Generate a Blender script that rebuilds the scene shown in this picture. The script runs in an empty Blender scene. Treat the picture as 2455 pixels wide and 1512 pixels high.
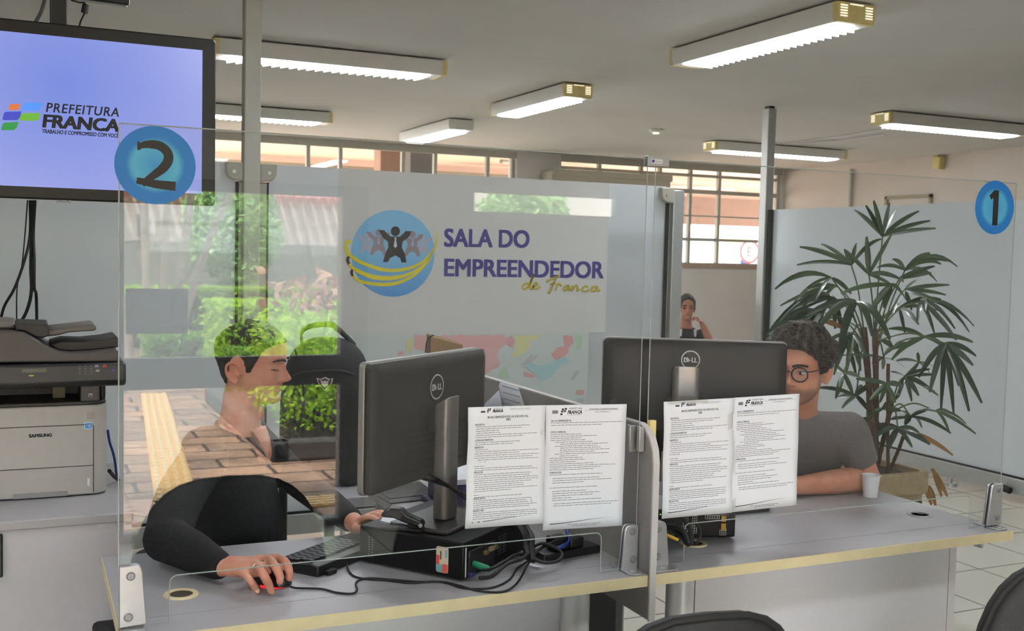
import bpy, bmesh, math, random
import numpy as np
from mathutils import Vector, Matrix
C = bpy.context.scene.collection
SC = bpy.context.scene
random.seed(7)
PI = math.pi
# ---------------------------------------------------------------- camera
F, YAW, PIT, ROL, CH = 2549.8, .4282, -.0605, .0237, 1.53
W, H = 2455., 1512.
_f = Vector((math.sin(YAW)*math.cos(PIT), math.cos(YAW)*math.cos(PIT), math.sin(PIT)))
_r = Vector((math.cos(YAW), -math.sin(YAW), 0)); _u = _r.cross(_f)
CR = _r*math.cos(ROL) + _u*math.sin(ROL); CU = -_r*math.sin(ROL) + _u*math.cos(ROL)
cd = bpy.data.cameras.new('camera'); cam = bpy.data.objects.new('camera', cd); C.objects.link(cam)
cam.matrix_world = Matrix(((CR.x, CU.x, -_f.x, 0), (CR.y, CU.y, -_f.y, 0), (CR.z, CU.z, -_f.z, CH), (0, 0, 0, 1)))
cd.sensor_fit = 'HORIZONTAL'; cd.sensor_width = 36; cd.lens = 36*F/W; cd.clip_start = .05; cd.clip_end = 200
SC.camera = cam
cd.dof.use_dof = True; cd.dof.focus_distance = 2.75; cd.dof.aperture_fstop = 9.0
# ---------------------------------------------------------------- world, sun, exposure
SC.view_settings.view_transform = 'Standard'; SC.view_settings.look = 'None'
SC.view_settings.gamma = 1; SC.view_settings.exposure = 0.0
SC.view_settings.use_curve_mapping = False
cy = SC.cycles
cy.use_denoising = True; cy.max_bounces = 9; cy.diffuse_bounces = 4; cy.glossy_bounces = 4
cy.transmission_bounces = 4; cy.transparent_max_bounces = 24; cy.sample_clamp_indirect = 6
cy.use_adaptive_sampling = False; cy.caustics_reflective = False; cy.caustics_refractive = False
wd = bpy.data.worlds.new('sky'); SC.world = wd; wd.use_nodes = True
wn = wd.node_tree.nodes; wl = wd.node_tree.links
bg = wn['Background']; tc = wn.new('ShaderNodeTexCoord'); sx = wn.new('ShaderNodeSeparateXYZ'); rp = wn.new('ShaderNodeValToRGB')
wl.new(tc.outputs['Generated'], sx.inputs[0]); wl.new(sx.outputs['Z'], rp.inputs[0]); wl.new(rp.outputs[0], bg.inputs[0])
rp.color_ramp.elements[0].position = 0; rp.color_ramp.elements[0].color = (.95, .97, 1, 1)
rp.color_ramp.elements[1].position = .8; rp.color_ramp.elements[1].color = (.78, .86, 1, 1)
bg.inputs[1].default_value = 15.0
sd = bpy.data.lights.new('sun', 'SUN'); sd.energy = 34.0; sd.angle = .09; sd.color = (1, .95, .86)
sun = bpy.data.objects.new('sun', sd); C.objects.link(sun)
sun.rotation_euler = Vector((.34, -.40, -1.0)).to_track_quat('-Z', 'Y').to_euler()
def portal(x, y, z, sx_, sz_, rot):
    d = bpy.data.lights.new('portal', 'AREA'); d.shape = 'RECTANGLE'; d.size = sx_; d.size_y = sz_
    d.cycles.is_portal = True
    o = bpy.data.objects.new('portal', d); C.objects.link(o); o.location = (x, y, z); o.rotation_euler = rot
portal(.2, -1.27, .93, 2.9, 1.86, (PI/2, 0, PI))
portal(2.8, -1.27, 1.81, 1.0, .12, (PI/2, 0, PI))
portal(5.5, 12.75, 2.1, 8.6, 1.4, (PI/2, 0, 0))
# ---------------------------------------------------------------- pixel -> place helpers (2455 x 1512 frame)
def ray(x, y): return _f + CR*((x-W/2)/F) - CU*((y-H/2)/F)
O = Vector((0, 0, CH))
def pz(x, y, z): d = ray(x, y); return O + d*((z-CH)/d.z)
def pY(x, y, Y): d = ray(x, y); return O + d*(Y/d.y)
def pX(x, y, X): d = ray(x, y); return O + d*(X/d.x)
def pD(x, y, D): return O + ray(x, y)*D
# ---------------------------------------------------------------- materials
def lin(c):
    if isinstance(c, str): c = [int(c[i:i+2], 16) for i in (0, 2, 4)]
    return tuple(((v/255)/12.92 if v/255 <= .04045 else ((v/255+.055)/1.055)**2.4) for v in c) + (1,)
def mat(name, col, rough=.5, metal=0, noise=0, nscale=8, bump=0, bscale=60, spec=.5, emit=0, coat=0, trans=0, sss=0):
    m = bpy.data.materials.new(name); m.use_nodes = True
    n, l = m.node_tree.nodes, m.node_tree.links; b = n['Principled BSDF']
    c = lin(col)
    b.inputs['Base Color'].default_value = c; b.inputs['Roughness'].default_value = rough
    b.inputs['Metallic'].default_value = metal; b.inputs['Specular IOR Level'].default_value = spec
    b.inputs['Coat Weight'].default_value = coat
    if sss: b.inputs['Subsurface Weight'].default_value = sss; b.inputs['Subsurface Radius'].default_value = (.012, .005, .003); b.inputs['Subsurface Scale'].default_value = .6
    t = n.new('ShaderNodeTexCoord')
    if noise:
        k = n.new('ShaderNodeTexNoise'); k.inputs['Scale'].default_value = nscale; k.inputs['Detail'].default_value = 5
        l.new(t.outputs['Object'], k.inputs['Vector'])
        r = n.new('ShaderNodeValToRGB'); r.color_ramp.elements[0].position = .3; r.color_ramp.elements[1].position = .7
        r.color_ramp.elements[0].color = tuple(max(0, v*(1-noise)) for v in c[:3])+(1,)
        r.color_ramp.elements[1].color = tuple(min(1, v*(1+noise)) for v in c[:3])+(1,)
        l.new(k.outputs['Fac'], r.inputs[0]); l.new(r.outputs[0], b.inputs['Base Color'])
    if bump:
        k = n.new('ShaderNodeTexNoise'); k.inputs['Scale'].default_value = bscale; k.inputs['Detail'].default_value = 3
        l.new(t.outputs['Object'], k.inputs['Vector'])
        q = n.new('ShaderNodeBump'); q.inputs['Strength'].default_value = bump; q.inputs['Distance'].default_value = .01
        l.new(k.outputs['Fac'], q.inputs['Height']); l.new(q.outputs[0], b.inputs['Normal'])
    if emit:
        b.inputs['Emission Color'].default_value = c; b.inputs['Emission Strength'].default_value = emit
    if trans: b.inputs['Transmission Weight'].default_value = trans
    return m
def glass(name, ior=1.5, tint=(1, 1, 1), rough=0):
    """thin clear sheet: transparent + mirror by the angle, the same on both faces"""
    m = bpy.data.materials.new(name); m.use_nodes = True
    n, l = m.node_tree.nodes, m.node_tree.links; n.clear()
    o = n.new('ShaderNodeOutputMaterial'); mx = n.new('ShaderNodeMixShader'); tr = n.new('ShaderNodeBsdfTransparent'); gl = n.new('ShaderNodeBsdfGlossy')
    tr.inputs[0].default_value = tint + (1,); gl.inputs['Roughness'].default_value = rough
    ge = n.new('ShaderNodeNewGeometry'); mr = n.new('ShaderNodeMapRange')
    mr.inputs['To Min'].default_value = ior; mr.inputs['To Max'].default_value = 1/ior
    fr = n.new('ShaderNodeFresnel')
    l.new(ge.outputs['Backfacing'], mr.inputs['Value']); l.new(mr.outputs[0], fr.inputs['IOR'])
    l.new(fr.outputs[0], mx.inputs[0]); l.new(tr.outputs[0], mx.inputs[1]); l.new(gl.outputs[0], mx.inputs[2]); l.new(mx.outputs[0], o.inputs[0])
    return m
# ---------------------------------------------------------------- mesh helpers
def tag(o, label=None, cat=None, group=None, kind=None):
    if label: o['label'] = label
    if cat: o['category'] = cat
    if group: o['group'] = group
    if kind: o['kind'] = kind
    return o
def thing(name, label, cat, loc=(0, 0, 0), rz=0, group=None):
    o = bpy.data.objects.new(name, None); C.objects.link(o); o.empty_display_size = .1
    o.location = loc; o.rotation_euler = (0, 0, rz)
    return tag(o, label, cat, group)
def mw(o):
    m = Matrix.LocRotScale(o.location, o.rotation_euler, o.scale)
    return mw(o.parent) @ m if o.parent else m
def frame(o, xa, ya=None):
    """matrix: origin o, x axis xa, z up by default"""
    pass
class MB:
    def __init__(s): s.v = []; s.f = []
    def add(s, vs, fs):
        k = len(s.v); s.v += [tuple(v) for v in vs]; s.f += [tuple(i+k for i in f) for f in fs]; return s
    def box(s, c, d, M=None):
        x, y, z = (q/2 for q in d); vs = [Vector((a*x, b*y, e*z)) for a in (-1, 1) for b in (-1, 1) for e in (-1, 1)]
        if M is not None: vs = [M @ v for v in vs]
        vs = [v+Vector(c) for v in vs]
        return s.add(vs, [(0, 1, 3, 2), (4, 6, 7, 5), (0, 4, 5, 1), (2, 3, 7, 6), (0, 2, 6, 4), (1, 5, 7, 3)])
    def bb(s, a, b): return s.box([(p+q)/2 for p, q in zip(a, b)], [abs(q-p) for p, q in zip(a, b)])
    def poly(s, pts): return s.add(pts, [tuple(range(len(pts)))])
    def prism(s, pts, d):
        """pts: planar 3d loop, extruded by vector d"""
        n = len(pts); d = Vector(d); vs = [Vector(p) for p in pts] + [Vector(p)+d for p in pts]
        return s.add(vs, [tuple(range(n))[::-1], tuple(range(n, 2*n))] + [(i, (i+1) % n, n+(i+1) % n, n+i) for i in range(n)])
    def tube(s, path, r, n=8, closed=False, caps=True):
        P = [Vector(p) for p in path]; m = len(P); rs = r if isinstance(r, (list, tuple)) else [r]*m
        vs = []; prev = None
        for i, p in enumerate(P):
            a = P[(i-1) % m] if closed or i else P[0]; b = P[(i+1) % m] if closed or i < m-1 else P[-1]
            t = (b-a).normalized()
            u = (Vector((0, 0, 1)) if abs(t.z) < .95 else Vector((1, 0, 0))) if prev is None else prev
            u = (u-t*u.dot(t)); u = u.normalized() if u.length > 1e-6 else t.orthogonal().normalized(); prev = u; w = t.cross(u)
            vs += [p+(u*math.cos(2*PI*k/n)+w*math.sin(2*PI*k/n))*rs[i] for k in range(n)]
        fs = [(i*n+k, i*n+(k+1) % n, ((i+1) % m)*n+(k+1) % n, ((i+1) % m)*n+k) for i in range(m if closed else m-1) for k in range(n)]
        if not closed and caps: fs += [tuple(range(n))[::-1], tuple(range((m-1)*n, m*n))]
        return s.add(vs, fs)
    def cyl(s, a, b, r, n=20, r2=None): return s.tube([a, b], [r, r if r2 is None else r2], n)
    def lathe(s, prof, c=(0, 0, 0), n=28, M=None, arc=None):
        m = len(prof); c = Vector(c); vs = []
        for r, z in prof:
            for k in range(n):
                a = 2*PI*k/n; v = Vector((r*math.cos(a), r*math.sin(a), z)); vs.append((M @ v if M is not None else v)+c)
        fs = [(i*n+k, i*n+(k+1) % n, (i+1)*n+(k+1) % n, (i+1)*n+k) for i in range(m-1) for k in range(n)]
        fs += [tuple(range(n))[::-1], tuple(range((m-1)*n, m*n))]
        return s.add(vs, fs)
    def ball(s, c, r, M=None, nu=16, nv=10):
        r = r if isinstance(r, (tuple, list)) else (r, r, r); c = Vector(c); vs = []
        for j in range(1, nv):
            t = PI*j/nv
            for k in range(nu):
                a = 2*PI*k/nu; v = Vector((r[0]*math.sin(t)*math.cos(a), r[1]*math.sin(t)*math.sin(a), r[2]*math.cos(t)))
                vs.append((M @ v if M is not None else v)+c)
        e = Vector((0, 0, r[2])); e = M @ e if M is not None else e
        vs += [c+e, c-e]; T = len(vs)-2
        fs = [(j*nu+k, (j+1)*nu+k, (j+1)*nu+(k+1) % nu, j*nu+(k+1) % nu) for j in range(nv-2) for k in range(nu)]
        fs += [(T, k, (k+1) % nu) for k in range(nu)] + [(T+1, (nv-2)*nu+(k+1) % nu, (nv-2)*nu+k) for k in range(nu)]
        return s.add(vs, fs)
    def loft(s, rings, caps=True):
        n = len(rings[0]); m = len(rings); vs = [v for r in rings for v in r]
        fs = [(i*n+k, i*n+(k+1) % n, (i+1)*n+(k+1) % n, (i+1)*n+k) for i in range(m-1) for k in range(n)]
        if caps: fs += [tuple(range(n))[::-1], tuple(range((m-1)*n, m*n))]
        return s.add(vs, fs)
    def grid(s, rows):
        m, n = len(rows), len(rows[0])
        return s.add([v for r in rows for v in r], [(i*n+k, i*n+k+1, (i+1)*n+k+1, (i+1)*n+k) for i in range(m-1) for k in range(n-1)])
    def build(s, name, m, parent=None, world=False, bevel=0, bseg=2, smooth=40, sub=0, solid=0, M=None, shift=None):
        me = bpy.data.meshes.new(name)
        vs = s.v
        if M is not None: vs = [tuple(M @ Vector(v)) for v in vs]
        if world and parent is not None:
            I = mw(parent).inverted(); vs = [tuple(I @ Vector(v)) for v in vs]
        me.from_pydata(vs, [], s.f); me.validate(); 
        o = bpy.data.objects.new(name, me); C.objects.link(o)
        ms = m if isinstance(m, (list, tuple)) else [m]
        for q in ms: me.materials.append(q)
        bm = bmesh.new(); bm.from_mesh(me)
        if len(bm.faces) < 60000: bmesh.ops.recalc_face_normals(bm, faces=bm.faces)
        if smooth:
            a = math.radians(smooth)
            for fc in bm.faces: fc.smooth = True
            for e in bm.edges: e.smooth = not (len(e.link_faces) == 2 and e.calc_face_angle(0) > a)
        bm.to_mesh(me); bm.free()
        if solid: q = o.modifiers.new('solid', 'SOLIDIFY'); q.thickness = solid; q.offset = 0
        if bevel:
            q = o.modifiers.new('bevel', 'BEVEL'); q.width = bevel; q.segments = bseg; q.limit_method = 'ANGLE'; q.angle_limit = math.radians(40); q.harden_normals = False
        if sub: q = o.modifiers.new('sub', 'SUBSURF'); q.levels = sub; q.render_levels = sub
        if parent is not None: o.parent = parent
        return o
def struct(o): o['kind'] = 'structure'; return o
def copytree(o, parent=None):
    c = o.copy(); C.objects.link(c); c.parent = parent
    for ch in [k for k in ALLCH(o)]: copytree(ch, c)
    return c
def ALLCH(o): return [k for k in bpy.data.objects if k.parent == o]
def rrect(w, h, r, n=5, cx=0, cy=0):
    pts = []
    for sxx, syy, a0 in ((1, 1, 0), (-1, 1, PI/2), (-1, -1, PI), (1, -1, 1.5*PI)):
        for k in range(n+1):
            a = a0+PI/2*k/n; pts.append((cx+sxx*(w/2-r)+r*math.cos(a), cy+syy*(h/2-r)+r*math.sin(a)))
    return pts
def smoothpath(P, n=8, closed=False):
    P = [Vector(p) for p in P]; out = []; m = len(P)
    for i in range(m if closed else m-1):
        a = P[i-1] if (i or closed) else P[0]*2-P[1]; b = P[i]; c = P[(i+1) % m]; d = P[(i+2) % m] if (closed or i+2 < m) else c*2-b
        for k in range(n):
            t = k/n; out.append(.5*((2*b)+(-a+c)*t+(2*a-5*b+4*c-d)*t*t+(-a+3*b-3*c+d)*t**3))
    if not closed: out.append(P[-1])
    return out
_txt = {}
def text_mesh(s, size=1, bold=0, xs=1, shear=0, align='LEFT', space=1, res=3, multi=False):
    """letter outlines as (verts2d, faces); baseline at 0"""
    cu = bpy.data.curves.new('t', 'FONT'); cu.body = s; cu.size = size; cu.offset = 0 if multi else bold; cu.shear = shear; cu.align_x = align; cu.space_character = space
    cu.resolution_u = res; cu.fill_mode = 'FRONT'
    o = bpy.data.objects.new('t', cu); C.objects.link(o)
    dg = bpy.context.evaluated_depsgraph_get(); me = bpy.data.meshes.new_from_object(o.evaluated_get(dg))
    vs = [(v.co.x*xs, v.co.y) for v in me.vertices]; fs = [tuple(p.vertices) for p in me.polygons]
    bpy.data.objects.remove(o); bpy.data.meshes.remove(me); bpy.data.curves.remove(cu)
    if bold and multi:
        V0, F0, n = vs, fs, len(vs); vs, fs = [], []
        for i, (dx, dy) in enumerate(((-1, -.6), (1, -.6), (-1, .6), (1, .6), (0, 0))):
            vs += [(a+dx*bold, b+dy*bold, i*.00012) for a, b in V0]; fs += [tuple(k+i*n for k in f) for f in F0]
    return vs, fs
class Plane2:
    """a flat drawing surface: origin, right, up, normal"""
    def __init__(s, o, r, u, n): s.o, s.r, s.u, s.n = Vector(o), Vector(r).normalized(), Vector(u).normalized(), Vector(n).normalized()
    def p(s, x, y, d=.0008): return s.o+s.r*x+s.u*y+s.n*d
def put_text(mb, P, s, x, y, size, d=.0008, width=None, **k):
    vs, fs = text_mesh(s, size, multi=True, **k)
    vs = [tuple(v)+(0,)*(3-len(v)) for v in vs]
    if width:
        x0 = min(v[0] for v in vs); x1 = max(v[0] for v in vs); q = width/(x1-x0)
        vs = [((v[0]-x0)*q, v[1], v[2]) for v in vs]
    mb.add([P.p(x+a, y+b, d+c) for a, b, c in vs], fs)
def put_poly(mb, P, pts, d=.0008): mb.poly([P.p(a, b, d) for a, b in pts])
def stroke(mb, P, pts, w, d=.0008, n=6, ws=None):
    Q = smoothpath([(a, b, 0) for a, b in pts], n) if n > 1 else [Vector((a, b, 0)) for a, b in pts]
    L = []; R_ = []
    for i, q in enumerate(Q):
        t = (Q[min(i+1, len(Q)-1)]-Q[max(i-1, 0)]); t = t.normalized() if t.length > 1e-9 else Vector((1, 0, 0)); m = Vector((-t.y, t.x, 0))
        ww = w if ws is None else ws[0]+(ws[1]-ws[0])*i/(len(Q)-1) if len(ws) == 2 else None
        if ww is None:
            f_ = i/(len(Q)-1)*(len(ws)-1); k = min(int(f_), len(ws)-2); ww = ws[k]+(ws[k+1]-ws[k])*(f_-k)
        L.append(P.p(q.x+m.x*ww/2, q.y+m.y*ww/2, d)); R_.append(P.p(q.x-m.x*ww/2, q.y-m.y*ww/2, d))
    mb.grid([L, R_])
def disc(cx, cy, rx, ry=None, n=40, a0=0, a1=2*PI):
    ry = rx if ry is None else ry
    return [(cx+rx*math.cos(a0+(a1-a0)*k/n), cy+ry*math.sin(a0+(a1-a0)*k/n)) for k in range(n)]
# ================================================================ materials
M = {}
M['ceil'] = mat('ceiling_paint', (206, 204, 200), .9, noise=.03, nscale=1.2, bump=.03, bscale=30)
M['wall'] = mat('wall_paint', (214, 210, 203), .85, noise=.03, nscale=2)
M['wallpink'] = mat('warm_wall_paint', (206, 195, 185), .85, noise=.03, nscale=2)
M['peach'] = mat('peach_paint', (208, 180, 164), .85, noise=.05, nscale=1.5)
M['brown'] = mat('brown_paint', (150, 118, 98), .8, noise=.08)
M['frameg'] = mat('grey_green_steel', (176, 174, 160), .55, noise=.06, nscale=20)
M['alu'] = mat('brushed_aluminium', (176, 178, 176), .38, .55, noise=.04, nscale=30)
M['post'] = mat('post_enamel', (186, 188, 178), .5, noise=.05, nscale=12)
M['profile'] = mat('profile_enamel', (164, 164, 148), .5, noise=.05, nscale=12)
M['rubber'] = mat('black_rubber', (16, 16, 17), .7, noise=.1)
M['laminate'] = mat('grey_laminate', (164, 163, 165), .38, noise=.02, nscale=120, bump=.02, bscale=300)
M['edge'] = mat('cream_edge_band', (214, 200, 158), .5, noise=.05, nscale=20)
M['white_lam'] = mat('white_laminate', (214, 212, 214), .35, noise=.02, nscale=60)
M['steel'] = mat('satin_steel', (196, 196, 198), .32, .7, noise=.04, nscale=40)
M['dark'] = mat('dark_plastic', (24, 24, 25), .42, noise=.1)
M['black'] = mat('black_matte', (10, 10, 11), .6, noise=.1)
M['yellowed'] = mat('yellowed_plastic', (214, 198, 136), .5, noise=.08, nscale=20)
M['lampwhite'] = mat('lamp_enamel', (222, 222, 214), .45, noise=.02)
M['lampglow'] = mat('lit_louvre', (248, 250, 255), .5, emit=29.0); M['ventglow'] = mat('lit_vent_slot', (255, 250, 230), .5, emit=1.2)
M['plexi'] = glass('clear_acrylic', 1.6, (.985, .99, .99))
M['pane'] = glass('window_pane', 1.5, (.97, .98, .97))
def floormat():
    m = mat('floor_tile', (206, 204, 188), .22, noise=.04, nscale=3)
    n, l = m.node_tree.nodes, m.node_tree.links; b = n['Principled BSDF']
    t = n.new('ShaderNodeTexCoord'); mp = n.new('ShaderNodeMapping'); mp.inputs['Location'].default_value = (-5.21, -4.664, 0)
    k = n.new('ShaderNodeTexBrick'); k.offset = 0; k.squash = 1; k.inputs['Scale'].default_value = 1
    k.inputs['Brick Width'].default_value = .443; k.inputs['Row Height'].default_value = .443; k.inputs['Mortar Size'].default_value = .0045; k.inputs['Mortar Smooth'].default_value = .1
    k.inputs['Color1'].default_value = lin((208, 205, 190)); k.inputs['Color2'].default_value = lin((203, 201, 187)); k.inputs['Mortar'].default_value = lin((96, 88, 74))
    l.new(t.outputs['Object'], mp.inputs[0]); l.new(mp.outputs[0], k.inputs['Vector']); l.new(k.outputs['Color'], b.inputs['Base Color'])
    return m
M['floor'] = floormat()
def frosted():
    m = bpy.data.materials.new('frosted_film_glass'); m.use_nodes = True
    n, l = m.node_tree.nodes, m.node_tree.links; b = n['Principled BSDF']
    b.inputs['Base Color'].default_value = lin((234, 239, 241)); b.inputs['Roughness'].default_value = .12; b.inputs['Specular IOR Level'].default_value = .35
    tr = n.new('ShaderNodeBsdfTranslucent'); tr.inputs[0].default_value = lin((214, 222, 226)); mx = n.new('ShaderNodeMixShader'); mx.inputs[0].default_value = .45
    t2 = n.new('ShaderNodeBsdfTransparent'); m2 = n.new('ShaderNodeMixShader'); m2.inputs[0].default_value = .1
    o = n['Material Output']
    l.new(b.outputs[0], mx.inputs[1]); l.new(tr.outputs[0], mx.inputs[2]); l.new(mx.outputs[0], m2.inputs[1]); l.new(t2.outputs[0], m2.inputs[2]); l.new(m2.outputs[0], o.inputs[0])
    return m
M['frost'] = frosted()
# ================================================================ room shell
YB, XR, ZC, YF = 12.5, 10.0, 2.8, -1.196
XL = -4.2
struct(MB().bb((XL-.2, YF-.1, -.1), (XR+.2, YB+.1, 0)).build('floor', M['floor']))
struct(MB().bb((XL-.2, YF-.1, ZC), (XR+.2, YB+.1, ZC+.15)).build('ceiling', M['ceil']))
struct(MB().bb((XL-.2, YF, 0), (XL, YB, ZC)).build('wall_left', M['wall']))
w = MB().bb((XR, YF, 0), (XR+.2, YB, ZC)); w.bb((XR-.12, 7.6, 0), (XR, 9.07, ZC)); struct(w.build('wall_right', M['wallpink']))
w = MB().bb((XL, YB, 0), (XR, YB+.2, 1.40)).bb((XL, YB, 1.4), (1.2, YB+.2, ZC)).bb((5.7, YB-.06, 1.4), (6.33, YB+.2, ZC)).bb((9.93, YB, 1.4), (XR, YB+.2, ZC))
struct(w.build('wall_back', M['wall']))
# facade behind the viewer: long glazed shopfront with a push rail, a solid stretch with a high strip window
w = MB().bb((1.70, YF-.12, 0), (XR, YF, 1.745)).bb((1.70, YF-.12, 1.87), (XR, YF, ZC)).bb((1.70, YF-.12, 1.745), (2.30, YF, 1.87)).bb((3.3, YF-.12, 1.745), (XR, YF, 1.87))
w.bb((XL, YF-.12, 1.86), (1.70, YF, ZC)).bb((XL, YF-.12, 0), (-1.2, YF, 1.86))
struct(w.build('wall_front', M['wall']))
def shopfront():
    f = MB()
    for x0, x1 in ((1.556, 1.70), (.38, .44), (-1.2, -1.1)): f.bb((x0, YF-.10, 0), (x1, YF-.02, 1.86))
    f.bb((1.62, YF-.02, 0), (1.66, YF+.02, 1.86))
    f.bb((-1.2, YF-.10, 1.80), (1.7, YF-.02, 1.86)).bb((-1.2, YF-.10, 0), (1.7, YF-.02, .04))
    for x0, x1 in ((.44, 1.556), (-1.1, .38)): f.bb((x0, YF-.085, .78), (x1, YF-.035, .94))
    o = struct(f.build('window_1', mat('shopfront_frame', (120, 120, 116), .5, noise=.05), bevel=.004))
    struct(MB().bb((-1.15, YF-.064, .03), (1.6, YF-.058, 1.82)).build('pane', M['pane'], o))
    f = MB().bb((2.3, YF-.10, 1.745), (3.3, YF-.04, 1.752)).bb((2.3, YF-.10, 1.862), (3.3, YF-.04, 1.87))
    for x in (2.3, 3.27): f.bb((x, YF-.10, 1.745), (x+.03, YF-.04, 1.87))
    o = struct(f.build('window_2', M['frameg']))
    struct(MB().bb((2.3, YF-.073, 1.75), (3.3, YF-.067, 1.865)).build('pane', M['pane'], o))
shopfront()
def backwindow(name, x0, x1, ms, full=True):
    f = MB(); y0, y1 = YB+.02, YB+.08
    for z0, z1 in ((2.715, 2.8), (2.62, 2.66), (2.39, 2.445), (2.07, 2.09), (1.73, 1.775), (1.40, 1.43)) if full else ((2.715, 2.8), (1.73, 1.775), (1.40, 1.43)): f.bb((x0, y0, z0), (x1, y1, z1))
    for x in ms: f.bb((x-.020, y0-.005, 1.4), (x+.022, y1, 2.8))
    o = struct(f.build(name, M['frameg']))
    struct(MB().bb((x0, YB+.045, 1.41), (x1, YB+.051, 2.75)).build('pane', M['pane'], o))
backwindow('window_3', 1.2, 5.7, (1.22, 1.75, 3.022, 3.414, 4.20, 4.62, 5.33, 5.68), False)
backwindow('window_4', 6.33, 9.93, (6.35, 6.95, 7.6, 7.9, 8.40, 8.885, 9.9))
struct(MB().bb((1.2, YB-.04, 2.71), (9.93, YB+.01, 2.80)).build('trim_1', M['frameg']))
struct(MB().bb((6.33, YB-.03, 1.36), (9.93, YB+.02, 1.41)).build('trim_2', mat('sill_stone', (170, 146, 126), .7)))
# beige boxed duct under the back window head
o = MB().bb((6.03, YB-.40, 1.6), (7.8, YB-.1, 2.56)).bb((6.05, YB-.42, 2.5), (7.82, YB-.1, 2.58)).build('duct_box', mat('beige_panel', (178, 170, 150), .6, noise=.04), bevel=.01)
tag(o, 'beige boxed casing in front of the back windows, below the ceiling', 'casing')
# conduits on the right wall, wall frame, small yellow box
t = MB().tube([pX(2041, 405, XR-.03), pX(2041, 430, XR-.03)*1, Vector((XR-.03, 11.12, .3))], .022, 8)
tag(t.build('conduit_pipe', M['profile']), 'pale vertical conduit pipe on the right wall near the back corner', 'pipe')
p0, p1 = pX(2125, 470, XR), pX(2237, 470, XR)
f = MB()
for a, b in (((0, p1.y, 2.30), (0, p0.y, 2.34)), ((0, p1.y, 1.4), (0, p1.y+.04, 2.34)), ((0, p0.y-.04, 1.4), (0, p0.y, 2.34))): f.bb((XR-.03, a[1], a[2]), (XR, b[1], b[2]))
tag(f.build('picture_frame', mat('frame_olive', (150, 142, 112), .6)), 'thin olive frame on the right wall above the palm', 'frame')
T = thing('siren_box', 'small yellowed siren box hanging from a cable high on the right wall', 'siren', pX(2250, 390, XR-.05))
MB().box((0, 0, 0), (.09, .11, .15), Matrix.Rotation(.15, 3, 'X')).build('box', M['yellowed'], T, bevel=.01)
MB().tube([(0, 0, .07), (0, .01, .13), (.02, 0, .19)], .006).build('cable', M['dark'], T)
# ceiling cable runs near the right lamps
tag(MB().tube([pz(1880, 343, 2.79), pz(2000, 330, 2.79), pz(2110, 312, 2.79), pz(2175, 305, 2.79)], .012).tube([pz(1880, 345, 2.79), pz(2030, 335, 2.79), pz(2120, 322, 2.79)], .012).build('ceiling_cable', M['ceil']), 'white painted cable run on the ceiling between the two right lamps', 'cable')
T = thing('smoke_detector', 'small white round ceiling spot beside the middle lamps', 'spotlight', pz(1573, 310, 2.8))
MB().lathe([(.02, 0), (.07, 0), (.075, -.01), (.06, -.03), (.02, -.035)], n=24).build('housing', M['lampwhite'], T)
MB().lathe([(.001, -.034), (.035, -.036), (.03, -.045), (.001, -.047)], n=20).build('lens', M['ventglow'], T)
# ---------------------------------------------------------------- fluorescent ceiling lamps
def lamp(x, y, L, along, label, yellow=(1, 1), wd_=.24):
    """origin under the ceiling, long axis local x"""
    T = thing('fluorescent_lamp', label, 'ceiling lamp', (x, y, ZC), 0 if along == 'x' else PI/2, 'fluorescent ceiling lamps')
    hw, h = wd_/2, .11
    prof = [(-hw, -.012), (hw, -.012), (hw, -.075), (hw*.93, -h), (-hw*.93, -h), (-hw, -.075)]
    MB().loft([[(xx, a, b) for a, b in prof] for xx in (-L/2+.03, L/2-.03)]).bb((-L/2+.2, -.05, -.014), (-L/2+.26, .05, 0)).bb((L/2-.26, -.05, -.014), (L/2-.2, .05, 0)).build('housing', M['lampwhite'], T, bevel=.003)
    for s, yl in zip((-1, 1), yellow):
        e = MB(); p2 = [(a*1.02, b*1.01) for a, b in prof]
        e.loft([[(s*(L/2-.035), a, b) for a, b in p2], [(s*L/2, a*.99, b) for a, b in p2]])
        o = e.build('end_cap', M['yellowed'] if yl else M['lampwhite'], T, bevel=.004)
        if yl:
            for sy in (-1, 1):
                g = MB()
                for k in range(5): g.box((s*(L/2+.001), sy*hw*.66, -.03-.013*k), (.004, hw*.36, .004))
                g.build('vent_slot', M['ventglow'], o)
            g = MB(); g.box((s*(L/2+.001), 0, -.022), (.004, hw*.7, .003)); g.build('vent_slot', M['ventglow'], o)
    d = MB(); x0, x1 = -L/2+.11, L/2-.11
    n = max(12, int((x1-x0)/.055))
    d.bb((x0, -hw*.72, -h-.004), (x1, hw*.72, -h+.004))
    for k in range(n):
        xa = x0+(x1-x0)*k/n; xb = x0+(x1-x0)*(k+1)/n
        d.prism([(xa, -hw*.72, -h), (xb, -hw*.72, -h), (xb, -hw*.72, -h-.005), (xa, -hw*.72, -h-.019)], (0, hw*1.44, 0))
    d.build('louvre', M['lampglow'], T)
    return T
XA = 3.70
lamp(3.72, 4.90, 1.50, 'y', 'long ceiling lamp with yellowed end, nearest one at the top right')
lamp(3.76, 7.84, 1.42, 'y', 'middle ceiling lamp pointing into the room, yellowed vented near end')
lamp(3.83, 10.43, 1.52, 'y', 'plain boxy white ceiling lamp beyond the yellow-ended middle one, just over the glass edge', (0, 0), .26)
lamp(1.80, 6.86, 1.52, 'x', 'ceiling lamp crossing behind the tall left post, the nearer of two')
lamp(1.86, 10.02, 1.52, 'x', 'ceiling lamp crossing behind the tall left post, farther and smaller one')
lamp(7.78, 9.88, 1.86, 'x', 'ceiling lamp partly hidden by the right post, yellowed ends')
lamp(7.50, 7.09, 1.68, 'x', 'ceiling lamp at the right edge above the palm, yellowed left end')
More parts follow.
